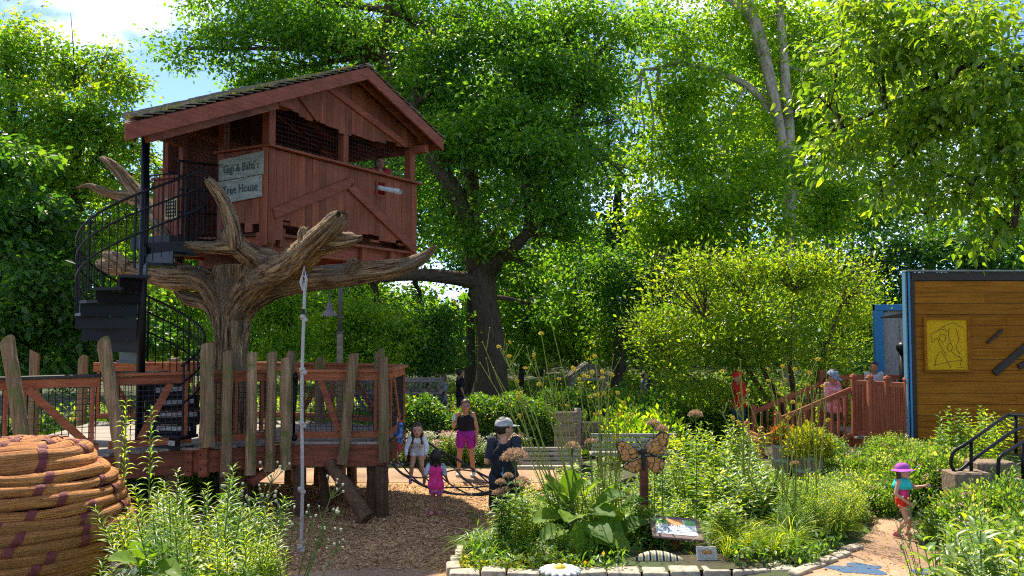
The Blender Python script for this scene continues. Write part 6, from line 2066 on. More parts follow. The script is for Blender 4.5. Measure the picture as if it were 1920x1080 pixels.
def p_head(name, h, hr_, mat='dry_head'):
    """leafy stem with a domed dry flower head"""
    root = root_(name)
    st_, lv = MB(), LV()
    st_.tube([(0, 0, 0), (.01, .01, h * .5), (0, 0, h)], [.008, .007, .005], 6)
    for k in range(8):
        z = h * (.25 + .07 * k)
        for q in range(4):
            an = k * .8 + q * 1.57
            lv.add((0, 0, z), (math.cos(an), math.sin(an), .15), (0, 0, 1), .15 * rr.uniform(.8, 1.2), .05, rr.random())
    n = int(900 * (hr_ / .1) ** 1.2)
    u = rnd_unit(n); u[:, 2] = np.abs(u[:, 2]) * .9 - .15
    p = u * np.array([hr_, hr_, hr_ * .9]) * RNG.uniform(.8, 1.05, (n, 1)) * (1 + .12 * np.sin(u[:, 0:1] * 11) * np.cos(u[:, 1:2] * 9)) + np.array([0, 0, h])
    for k in range(9):
        an = k * .7
        st_.tube([(0, 0, h - hr_ * .9), (hr_ * .6 * math.cos(an), hr_ * .6 * math.sin(an), h + hr_ * .2)], [.004, .002], 4)
    kid('stem', st_.mesh('stem', M['stem']), root)
    kid('foliage', lv.mesh('foliage', M['lf_bed']), root)
    kid('flower_head', leaves_mesh('flower_head', p, u + rnd_unit(n) * .6, rnd_unit(n), RNG.uniform(.014, .026, n), .012, RNG.random(n), M[mat]), root)
    return root

USED = {}
def put(proto, x, y, s, label, cat, group, name=None, z=None, rz=None, tilt=0.0):
    o = proto if proto.name not in USED else copy_tree(proto)
    USED[proto.name] = 1
    o.location = (x, y, (gz(x, y) if z is None else z))
    o.rotation_euler = (rr.uniform(-tilt, tilt), rr.uniform(-tilt, tilt), rr.uniform(0, 6.28) if rz is None else rz)
    o.scale = (s, s, s * rr.uniform(.92, 1.08))
    return tag(o, label, cat, group)

def bz(x, y):
    return max(gz(x, y), .24 * ss(-.95, -.5, x) * ss(9.9, 10.2, y) * (1 - ss(12.8, 14.5, y)))
ORD = ('leftmost', 'second from the left', 'third from the left', 'fourth from the left', 'fifth from the left', 'sixth from the left', 'seventh from the left', 'rightmost')
def patch(protos, px0, px1, D0, D1, n, s0, s1, label, cat, tilt=.2, jit=None):
    spots = []
    for _ in range(n):
        D = rr.uniform(D0, D1)
        px = rr.uniform(px0, px1)
        spots.append((px, D))
    if n <= 8:
        spots.sort()
    for k, (px, D) in enumerate(spots):
        x = (px - 960) / FPX * D
        lab = label if n > 8 else label + ', ' + (ORD[k] if k < n - 1 else 'rightmost')
        put(protos[k % len(protos)], x, D, rr.uniform(s0, s1), lab, cat, label, z=bz(x, D) - .01, tilt=tilt)

soil = MB()
sp2 = [(-.66, 10.0), (3.0, 10.0), (4.2, 10.9), (4.6, 12.2), (3.6, 13.0), (1.0, 13.4), (-.4, 12.6), (-.66, 11.2)]
soil.add([(x, y, .243 if x < 2 else .37) for x, y in sp2], [tuple(range(len(sp2)))])
tag(soil.build('flower_bed_soil', M['ground']), 'dark soil of the flower bed behind the stone curb', kind='structure')

milk = [p_leafy('milkweed', .85, 6, .20, .062, 'lf_pale', .085, .10, .24), p_leafy('milkweed', .85, 6, .19, .07, 'lf_bed', .08, .12, .3), p_leafy('milkweed', .9, 6, .21, .055, 'lf_pale', .075, .12, .26), p_leafy('milkweed', .8, 5, .18, .075, 'lf_lime', .08, .12, .3)]
leafy = [p_leafy('leafy_perennial', .8, 8, .13, .04, 'lf_bed', .045, .14, .28), p_leafy('leafy_perennial', .8, 7, .12, .036, 'lf_lime', .045, .12, .25), p_leafy('leafy_perennial', .8, 8, .14, .05, 'lf_bed', .05, .15, .3)]
tallleaf = [p_leafy('tall_perennial', 1.15, 6, .17, .05, 'lf_lime', .07, .12, .18), p_leafy('tall_perennial', 1.2, 6, .16, .055, 'lf_bed', .07, .14, .2)]
fern = [p_fern('feathery_plant', .62, 26, 'lf_lime'), p_fern('feathery_plant', .6, 24, 'lf_bed', .05)]
grass = [p_grass('tufted_plant', .55, 90, 'lf_lime'), p_grass('tufted_plant', .5, 80, 'lf_lime', .010)]
strap = [p_grass('strap_leaved_plant', .7, 36, 'lf_bed', .03)]
bush = [p_bush('low_bush', .42, .52, 1500, .062, 'lf_bed', .5, ('pink_fl', 9, .03)), p_bush('low_bush', .40, .50, 1500, .058, 'lf_pale', .55), p_bush('low_bush', .44, .55, 1500, .062, 'lf_bed', .5, ('pink_fl', 5, .03))]
shade_bush = [p_bush('shade_bush', .6, .8, 1200, .11, 'lf_dark', .6), p_bush('shade_bush', .6, .7, 1100, .11, 'lf_under', .6)]
flow = [p_leafy('flowering_perennial', .75, 9, .10, .034, 'lf_lime', .05, .16, .3, flower=('pink_fl', 22, .035, .03)), p_leafy('flowering_perennial', .75, 9, .10, .034, 'lf_bed', .05, .16, .3, flower=('white_fl', 18, .03, .025))]
spike = [p_spike('tall_spike_plant', 1.0, 'lf_lime'), p_spike('tall_spike_plant', 1.0, 'lf_bed')]
narrow = [p_leafy('narrow_leaved_perennial', 1.1, 7, .11, .017, 'lf_lime', .022, .12, .2, up=.5, whorl=3), p_leafy('narrow_leaved_perennial', 1.1, 7, .12, .019, 'lf_bed', .024, .14, .22, up=.4, whorl=3), p_leafy('narrow_leaved_perennial', 1.0, 8, .10, .02, 'lf_pale', .026, .14, .25, up=.3, whorl=3)]
balls = [p_balls('ball_headed_plant', 1.2, 6)]

# middle bed
patch(milk, 1285, 1425, 11.5, 13.3, 30, .75, 1.05, 'pale leaved milkweed filling the bed behind the sign', 'milkweed')
patch(milk, 1135, 1285, 11.8, 12.6, 16, .5, .7, 'shorter milkweed at the foot of the butterfly post', 'milkweed')
patch(milk, 1180, 1235, 11.15, 11.5, 6, .62, .8, 'milkweed hiding the foot of the butterfly post', 'milkweed')
patch(tallleaf, 1285, 1405, 13.1, 14.3, 16, .85, 1.1, 'tall leafy perennial in the bed in front of the barrels', 'perennial')
patch(leafy, 960, 1140, 11.7, 12.8, 15, .8, 1.05, 'leafy green perennial in the bed under the tall yellow flowers', 'perennial')
patch(leafy, 1380, 1560, 13.4, 14.4, 12, .45, .6, 'leafy green perennial round the feet of the barrels', 'perennial')
patch(fern, 1470, 1585, 11.1, 12.7, 17, .85, 1.15, 'feathery yellow green plant along the bed edge by the path', 'plant')
patch(fern, 955, 1010, 11.0, 11.9, 7, .7, 1.0, 'feathery green plant at the feet of the man with the backpack', 'plant')
patch(grass, 1345, 1490, 10.35, 11.3, 12, .8, 1.1, 'fine bright grass tuft near the motif stone', 'grass')
patch(grass, 1280, 1300, 10.5, 10.7, 2, .3, .4, 'short grass tuft beside the caterpillar', 'grass')
patch(strap, 890, 980, 10.6, 11.3, 5, .55, .8, 'arching strap leaved grass in the bed corner', 'grass')
patch(milk, 1000, 1150, 10.45, 10.9, 9, .35, .5, 'small milkweed seedling just behind the curb', 'milkweed')
patch(milk, 1330, 1400, 10.7, 11.2, 4, .7, .9, 'milkweed standing between sign and grass tufts', 'milkweed')
patch(leafy, 1030, 1120, 13.2, 15.8, 10, .7, .95, 'leafy plant in front of the grey benches', 'perennial')
patch(leafy, 1120, 1260, 13.4, 15.4, 12, .6, .8, 'leafy plant behind the butterfly sculpture', 'perennial')
patch(bush, 1545, 1790, 13.5, 15.7, 46, .6, .9, 'low flowering bush on the bank between path and picket deck', 'bush', .05)
patch(bush, 1545, 1640, 12.6, 13.5, 7, .7, .9, 'small bush at the far end of the path edge', 'bush', .05)
patch(bush, 1700, 1790, 12.9, 13.6, 10, .9, 1.15, 'low bush between the path and the concrete step', 'bush', .05)
patch(bush, 1775, 1890, 10.7, 11.4, 12, .95, 1.2, 'pale bush crowding the front of the concrete step', 'bush', .05)
patch(bush, 1790, 1990, 8.8, 10.8, 20, .8, 1.1, 'low pale green bush on the bank below the black handrail', 'bush', .05)
patch(tallleaf, 1760, 1960, 12.8, 15.6, 12, .75, 1.0, 'leafy stem growing against the orange facade', 'perennial')
patch(tallleaf, 1620, 1700, 14.6, 15.4, 4, .4, .5, 'leafy stem in front of the picket deck edge', 'perennial')
patch(milk, 1800, 1960, 6.3, 8.2, 18, 1.1, 1.4, 'pale milkweed in the nearest corner of the garden', 'milkweed')
patch(narrow, 1860, 1990, 5.9, 7.2, 8, .9, 1.2, 'narrow leaved plant low in the nearest corner', 'perennial')
patch(balls, 1735, 1800, 7.4, 8.0, 3, .7, .9, 'ball headed plant rising in front of the child with the hat', 'plant')
patch(leafy, 1735, 1800, 7.0, 7.6, 4, .95, 1.15, 'leafy plant rising beside the path inlay', 'perennial')
# flowers before the hedges and behind the benches
patch(flow, 735, 1000, 19.65, 20.4, 30, .8, 1.1, 'flowering perennial in the strip between path and hedges', 'perennial')
patch(shade_bush, 1100, 1290, 18.2, 24.5, 22, .8, 1.4, 'shaded bush behind the benches and timber walls', 'bush', .05)
patch(shade_bush, 600, 760, 22, 26, 10, .8, 1.2, 'shaded bush behind the deck near the footbridge', 'bush', .05)
patch(shade_bush, 1300, 1620, 19.6, 22.5, 16, .7, 1.0, 'shaded bush under the yellow green shrub tree', 'bush', .05)
patch(shade_bush, -60, 400, 19.2, 22, 20, .9, 1.5, 'shaded bush behind the deck below the left trees', 'bush', .05)
patch(bush, 470, 730, 19.8, 21, 12, .7, 1.0, 'low bush across the path seen under the deck', 'bush', .05)
patch(shade_bush, 200, 420, 15.0, 17.6, 12, .7, 1.0, 'shaded bush growing under the left part of the deck', 'bush', .05)
# left foreground
for (px, py, D, k) in ((236, 748, 8.6, 0), (285, 758, 8.5, 1)):
    t_ = P(px, py, D)
    o = put(spike[k], t_.x, D, t_.z, ('tallest spike plant rising in front of the leaning log', 'second tall spike plant rising beside the tallest one')[k], 'plant', None, z=0.0, tilt=0)
    o.scale = (1.35, 1.35, t_.z)
patch(narrow, 312, 430, 7.0, 8.2, 20, 1.25, 1.7, 'narrow leaved perennial in the mass right of the beehive', 'perennial')
patch(narrow + [flow[1], leafy[1]], -40, 220, 5.9, 6.7, 28, .95, 1.35, 'narrow leaved perennial growing up before the beehive', 'perennial')
patch(leafy + [flow[1], bush[1], grass[0]], 290, 465, 6.0, 7.2, 36, 1.1, 1.65, 'leafy perennial low in the left corner of the garden', 'perennial')
patch(leafy + strap, -40, 240, 5.6, 6.2, 20, .9, 1.3, 'leafy perennial at the lower left edge of the view', 'perennial')
patch(narrow, 400, 510, 6.6, 7.8, 18, 1.1, 1.45, 'narrow leaved perennial at the edge of the tan path', 'perennial')
patch(balls, 455, 540, 7.3, 8.0, 5, 1.25, 1.5, 'ball headed plant leaning over the tan path', 'plant', .2)
patch(strap, 430, 520, 6.6, 7.4, 5, 1.3, 1.6, 'long arching grass leaning over the tan path', 'grass')
patch([p_head('pale_headed_plant', 1.0, .09, 'white_fl')], 470, 530, 6.5, 6.9, 3, .72, .82, 'plant with pale flower clusters at the path edge', 'plant')

# low creeping plants in the bed corner: one mass
nS = 5200
qx = RNG.uniform(-.62, .9, nS); qy = RNG.uniform(10.15, 11.3, nS)
qz = .25 + .09 * RNG.random(nS) * (1 + np.sin(qx * 7) * np.cos(qy * 9))
tag(link('creeping_groundcover', leaves_mesh('creeping_groundcover', np.stack([qx, qy, qz], 1), rnd_unit(nS), rnd_unit(nS) * .6 + np.array([0, 0, 1]), RNG.uniform(.03, .07, nS), RNG.uniform(.02, .04, nS), RNG.random(nS), M['lf_gold'])), 'yellow green creeping plants in the corner of the bed', 'groundcover', kind='stuff')
nS = 16000
qx = RNG.uniform(-.5, 6.4, nS); qy = 10.12 + RNG.random(nS) ** 1.3 * 5.6
on_path = np.array([inpoly(a, b, [(p.x - .05, p.y) for p in tan]) for a, b in zip(qx, qy)])
keep = ~((qx > 1.35) & (qx < 2.6) & (qy < 10.85)) & ~on_path & ~((qx < 1.2) & (qy > 13.2)) & ~((qx < .2) & (qy > 11.8))
qx, qy = qx[keep], qy[keep]; nS = len(qx)
qz = np.array([bz(float(a), float(b)) for a, b in zip(qx, qy)]) + .22 * RNG.random(nS)
tag(link('groundcover', leaves_mesh('groundcover', np.stack([qx, qy, qz], 1), rnd_unit(nS), rnd_unit(nS) * .6 + np.array([0, 0, 1]), RNG.uniform(.06, .14, nS), RNG.uniform(.03, .05, nS), RNG.random(nS), M['lf_bed'])), 'low green groundcover between the bed plants', 'groundcover', kind='stuff')
nS = 26000
qx = np.concatenate([RNG.uniform(-5.2, -1.75, 14000), RNG.uniform(2.6, 8, 12000)]); qy = np.concatenate([RNG.uniform(5.0, 8.6, 14000), RNG.uniform(5.2, 12.6, 12000)])
on_path = np.array([inpoly(a, b, [(p.x + .03, p.y) for p in tan]) for a, b in zip(qx, qy)])
keep = ~on_path & ~((qx > 0) & (qy < 10) & (qx / qy < .475)) & ~((qx < 0) & (qx / qy > -.285)) & ~((qx > 0) & (qx / qy < .44))
qx, qy = qx[keep], qy[keep]; nS = len(qx)
qz = np.array([gz(float(a), float(b)) for a, b in zip(qx, qy)]) + .42 * RNG.random(nS)
tag(link('groundcover', leaves_mesh('groundcover', np.stack([qx, qy, qz], 1), rnd_unit(nS) + np.array([0, 0, .4]), rnd_unit(nS) * .6 + np.array([0, 0, 1]), RNG.uniform(.06, .13, nS), RNG.uniform(.02, .04, nS), RNG.random(nS), M['lf_bed'])), 'low green growth between the nearest plants on both sides', 'groundcover', kind='stuff')

# broad-leaved plant, each leaf its own
def broad_leaf(parent, base, tipv, L_, W_, tone):
    d = tipv.normalized()
    side = d.cross(Vector((0, -.35, 1))).normalized()
    up = side.cross(d)
    nu, nv = 7, 5
    vs = []
    for i in range(nu):
        u = i / (nu - 1)
        wd = W_ * (math.sin(math.pi * (.10 + .86 * u)) ** .75) * (1.1 - .25 * u)
        c = base + d * L_ * u - Vector((0, 0, 1)) * L_ * .22 * u * u
        for j in range(nv):
            v = -1 + 2 * j / (nv - 1)
            vs.append(c + side * wd * .5 * v + up * (abs(v) * wd * .16 + .012 * math.sin(u * 16 + j * 2)))
    fs = [(i * nv + j, i * nv + j + 1, (i + 1) * nv + j + 1, (i + 1) * nv + j) for i in range(nu - 1) for j in range(nv - 1)]
    mb = MB(); mb.add(vs, fs)
    me = mb.mesh('leaf', M['lf_big'], True)
    at = me.attributes.new('rnd', 'FLOAT', 'FACE'); at.data.foreach_set('value', [tone] * len(fs))
    link('leaf', me, parent)
def broad_plant(label, bx, by, leaves, bzv=.26):
    t = thing('broad_leaved_plant', label, 'plant', (bx, by, bzv), 'broad leaved plants in the bed')
    st_ = MB()
    for (px, py, D, dx, dz, L_) in leaves:
        b0 = P(px, py + (18 if by > 8 else 0), D)
        st_.tube([(bx, by, bzv), (bx + (b0.x - bx) * .4, by + (b0.y - by) * .4, bzv + (b0.z - bzv) * .7), b0], [.012, .009, .006], 6)
        broad_leaf(t, b0, Vector((dx, rr.uniform(-.5, -.1), dz)), L_ * 1.18, L_ * .88, rr.random())
    st_.build('stalks', M['stem'], t)
broad_plant('large broad leaved plant in the bed centre with cupped leaves', .85, 11.3, ((1062, 930, 11.4, -.35, .6, .42), (1075, 925, 11.5, .3, .8, .40), (1090, 960, 11.1, .1, -.55, .42), (1100, 945, 11.2, .5, .2, .40), (1050, 950, 11.3, -.7, .1, .38), (1120, 955, 11.2, .4, -.3, .42), (1040, 935, 11.5, -.5, .5, .34), (1085, 980, 10.9, -.2, -.5, .34), (1110, 985, 10.9, .5, -.4, .32), (1070, 905, 11.7, .0, .9, .34), (1100, 910, 11.6, .4, .7, .36), (1130, 985, 10.95, .6, -.1, .34), (1055, 915, 11.6, -.3, .3, .40), (1078, 950, 11.0, -.1, .1, .42), (1100, 970, 10.9, .3, .0, .40), (1120, 930, 11.3, .5, .4, .40), (1060, 975, 10.95, -.6, .0, .36), (1045, 910, 11.7, -.4, .8, .36)))
broad_plant('second broad leaved plant close to the sign with paler leaves', 1.55, 11.4, ((1160, 985, 11.2, .55, .45, .42), (1150, 960, 11.4, -.2, .7, .40), (1180, 970, 11.4, .5, .5, .42), (1155, 1000, 11.0, -.4, -.2, .36), (1140, 930, 11.6, .1, .8, .40), (1165, 940, 11.6, .5, .5, .38), (1180, 1010, 10.9, .3, -.3, .3), (1145, 1010, 10.8, -.3, .3, .3)))
broad_plant('grey green broad leaves at the right end of the bed', 4.15, 11.4, ((1560, 960, 11.6, .2, .6, .30), (1580, 975, 11.5, .6, .2, .30), (1545, 970, 11.6, -.5, .4, .30), (1600, 1000, 11.3, .5, -.2, .26), (1570, 945, 11.7, .4, .7, .28)), .36)
broad_plant('fresh green broad leaved plant beside the small bronze plaque', P(268, 1070, 6.6).x, 6.6, ((262, 1060, 6.5, -.4, .4, .24), (275, 1056, 6.6, .5, .5, .26), (285, 1066, 6.5, .7, .1, .24), (268, 1050, 6.7, .0, .8, .22)), .3)

# tall yellow flowers: fans of thin stems
def flower_fan(label, base, D, tops):
    b0 = P(base[0], base[1], D)
    t = thing('tall_yellow_flower', label, 'flower', (b0.x, D, b0.z), 'tall yellow flowers over the bed')
    st_, pt, bd_ = MB(), MB(), MB()
    for k, (px, py, fl) in enumerate(tops):
        dd = D + rr.uniform(-.35, .35)
        T = P(px, py, dd)
        s = b0 + Vector((rr.uniform(-.12, .12), rr.uniform(-.12, .12), 0))
        m_ = s.lerp(T, .55) + Vector((rr.uniform(-.05, .05), 0, .06))
        pp, _ = smooth_path([s, m_, T], [1, 1, 1], 5)
        st_.tube(pp, [.0095 * (1 - .6 * i / len(pp)) for i in range(len(pp))], 5)
        heads = [(T, fl)]
        for q in range(rr.randint(2, 4)):
            i = rr.randint(5, len(pp) - 2)
            e = pp[i] + Vector((rr.uniform(-.16, .16), rr.uniform(-.1, .1), rr.uniform(.12, .32)))
            st_.tube([pp[i], pp[i].lerp(e, .5) + Vector((0, 0, -.01)), e], [.0055, .0045, .003], 4)
            heads.append((e, rr.random() < .22))
        for h_, f_ in heads:
            if f_:
                nn4 = Vector((rr.uniform(-.6, .6), rr.uniform(-1, -.2), rr.uniform(.3, 1))).normalized()
                a1 = nn4.orthogonal().normalized(); a2 = nn4.cross(a1)
                for q in range(9):
                    an = q * .698
                    d1 = a1 * math.cos(an) + a2 * math.sin(an); d2 = a1 * math.cos(an + .3) + a2 * math.sin(an + .3); d0 = a1 * math.cos(an - .3) + a2 * math.sin(an - .3)
                    pt.add([h_, h_ + d0 * .024, h_ + d1 * .042 + nn4 * .006, h_ + d2 * .024], [(0, 1, 2, 3)])
                bd_.ell(h_ + nn4 * .008, .014, 7, 5)
            else:
                bd_.ell(h_, .011, 6, 5)
    st_.build('stems', M['stem_y'], t)
    if pt.v:
        tag(pt.build('petals', M['petal'], t), kind='stuff')
    tag(bd_.build('flower_buds', M['stem_y'], t, smooth=True), kind='stuff')
flower_fan('tall yellow flower clump leaning furthest towards the oak trunk', (1045, 945), 11.5, ((905, 642, 0), (935, 650, 1), (955, 668, 1), (925, 690, 0), (985, 690, 1), (945, 660, 0), (972, 745, 1), (900, 680, 0)))
flower_fan('tall yellow flower clump in the middle of the bed', (1085, 950), 11.7, ((1000, 660, 0), (1015, 625, 1), (1030, 590, 0), (1040, 700, 0), (988, 665, 0), (1010, 720, 1), (1052, 720, 0), (1062, 760, 1)))
flower_fan('tall yellow flower clump with most blooms before the shelter', (1135, 955), 11.9, ((1078, 694, 1), (1115, 668, 1), (1095, 704, 1), (1130, 708, 1), (1140, 690, 0), (1120, 740, 1), (1158, 748, 1), (1086, 710, 1), (1110, 697, 1), (1150, 665, 0)))
flower_fan('tall yellow flower clump nearest the butterfly', (1150, 965), 11.8, ((1158, 778, 1), (1122, 775, 1), (1157, 815, 1), (1140, 790, 0), (1175, 770, 0), (1190, 745, 0), (1128, 770, 0)))
flower_fan('yellow flower clump in front of the barrels', (1482, 960), 11.6, ((1440, 692, 1), (1467, 687, 1), (1490, 692, 1), (1472, 712, 1), (1450, 702, 0), (1400, 742, 0), (1517, 698, 1)))
flower_fan('yellow flower clump in front of the woman in the pink shirt', (1522, 965), 11.8, ((1533, 686, 0), (1518, 700, 1), (1500, 720, 0), (1550, 690, 0), (1540, 740, 0)))
flower_fan('thin yellow flower stems before the red shirted person', (1410, 950), 11.9, ((1385, 690, 0), (1370, 720, 0), (1402, 757, 1), (1362, 800, 0), (1350, 770, 0), (1388, 675, 0)))
# domed dry flower heads
heads = [(966, 858, 11.0, .165), (939, 905, 11.05, .06), (953, 893, 11.1, .055), (948, 918, 11.0, .045), (935, 925, 11.0, .07), (978, 905, 11.2, .10), (1073, 838, 12.4, .10), (1225, 795, 11.9, .085), (1240, 806, 11.8, .09), (1304, 778, 12.2, .09), (1108, 830, 12.9, .08), (1490, 870, 11.8, .05)]
labs = ['largest dry domed flower head in front of the backpack', 'small dry flower head low before the man, upper of a tight pair', 'small dry flower head beside the man at hip height', 'tiny dry flower head before the shorts of the man', 'lowest dry flower head before the man', 'dry flower head under the largest one', 'dry pinkish flower head before the first bench', 'dry flower head left of the pair above the butterfly wing', 'dry flower head touching the butterfly wing tip', 'dry flower head highest above the bed by the shrub', 'dark pink dry flower head between the two benches', 'small dry flower head before the barrels']
for (px, py, D, hr_), lab in zip(heads, labs):
    T = P(px, py, D)
    b_ = bz(T.x, D)
    o = p_head('dome_flower', T.z - b_, hr_)
    o.location = (T.x, D, b_)
    tag(o, lab, 'flower', 'domed dry flower heads')
# plants in the barrels
for k, (bp, protoargs, lab) in enumerate(((BAR1, dict(r_=.24, h=.36, n=900, L_=.07, mat='lf_red'), 'red and green leaved plant growing in the taller barrel'), (BAR2, dict(r_=.40, h=.52, n=2600, L_=.065, mat='lf_gold'), 'bright yellow green bush spilling out of the wider barrel'), (BAR3, dict(r_=.16, h=.25, n=350, L_=.06, mat='lf_lime'), 'small green plant in the slim barrel'))):
    o = p_bush('barrel_plant', **protoargs)
    o.location = bp
    tag(o, lab, 'plant', 'plants in the barrels')
# lone sprig in the mulch
o = p_leafy('seedling', .34, 1, .12, .035, 'lf_bed', .035, .0, .1)
q = GP(885, 982, 0)
o.location = q
tag(o, 'single leafy seedling standing in the wood chips before the bed', 'seedling')

# ================================================================== PEOPLE
M['skin'] = simple('skin', (.52, .27, .17), .55, var=.08, nscale=30)
M['skin_t'] = simple('tanned_skin', (.40, .19, .105), .55, var=.08, nscale=30)
M['skin_d'] = simple('brown_skin', (.26, .13, .075), .55, var=.08, nscale=30)
M['hair_d'] = simple('dark_hair', (.012, .008, .006), .5, var=.3, nscale=60, bump=.5)
M['hair_b'] = simple('brown_hair', (.055, .026, .013), .5, var=.4, nscale=60, bump=.5)
M['hair_r'] = simple('light_brown_hair', (.22, .10, .035), .5, var=.4, nscale=60, bump=.5)
M['eye'] = simple('dark_eye', (.01, .008, .008), .3)
M['lip'] = simple('lip', (.30, .07, .06), .5)
def cloth(name, col, var=.12):
    return simple(name, col, .85, 0, .2, var=var + .12, nscale=14, bump=1.0)

def solid(segs, voxel, smooth_it=5, fac=.5):
    """continuous surface around tapered limbs"""
    mb = MB()
    for s in segs:
        if s[0] == 'e':
            mb.ell(s[1], s[2], 14, 10, s[3] if len(s) > 3 else None)
        else:
            mb.capsule(s[0], s[1], s[2], s[3], 12)
    me = mb.mesh('tmp', [])
    o = bpy.data.objects.new('tmp', me)
    COL.objects.link(o)
    r_ = o.modifiers.new('r', 'REMESH'); r_.mode = 'VOXEL'; r_.voxel_size = voxel; r_.use_smooth_shade = True
    s_ = o.modifiers.new('s', 'SMOOTH'); s_.factor = fac; s_.iterations = smooth_it
    dg = bpy.context.evaluated_depsgraph_get()
    out = bpy.data.meshes.new_from_object(o.evaluated_get(dg))
    bpy.data.objects.remove(o)
    bpy.data.meshes.remove(me)
    out.polygons.foreach_set('use_smooth', [True] * len(out.polygons))
    return out

BASE = dict(pel=(0, 0, .525), wai=(0, .0, .62), che=(0, .0, .735), nec=(0, -.005, .825), hea=(0, .01, .915),
            shL=(-.098, 0, .808), elL=(-.126, -.01, .635), wrL=(-.138, .035, .49), shR=(.098, 0, .808), elR=(.126, -.01, .635), wrR=(.138, .035, .49),
            hiL=(-.056, 0, .51), knL=(-.062, .012, .28), anL=(-.065, -.012, .04), hiR=(.056, 0, .51), knR=(.062, .012, .28), anR=(.065, -.012, .04))
KIDB = dict(BASE, hea=(0, .012, .895), nec=(0, -.004, .79), shL=(-.105, 0, .765), shR=(.105, 0, .765), elL=(-.135, -.01, .61), elR=(.135, -.01, .61), wrL=(-.14, .03, .48), wrR=(.14, .03, .48),
            che=(0, .0, .70), wai=(0, .0, .59), pel=(0, 0, .49), hiL=(-.052, 0, .47), hiR=(.052, 0, .47), knL=(-.058, .012, .26), knR=(.058, .012, .26))

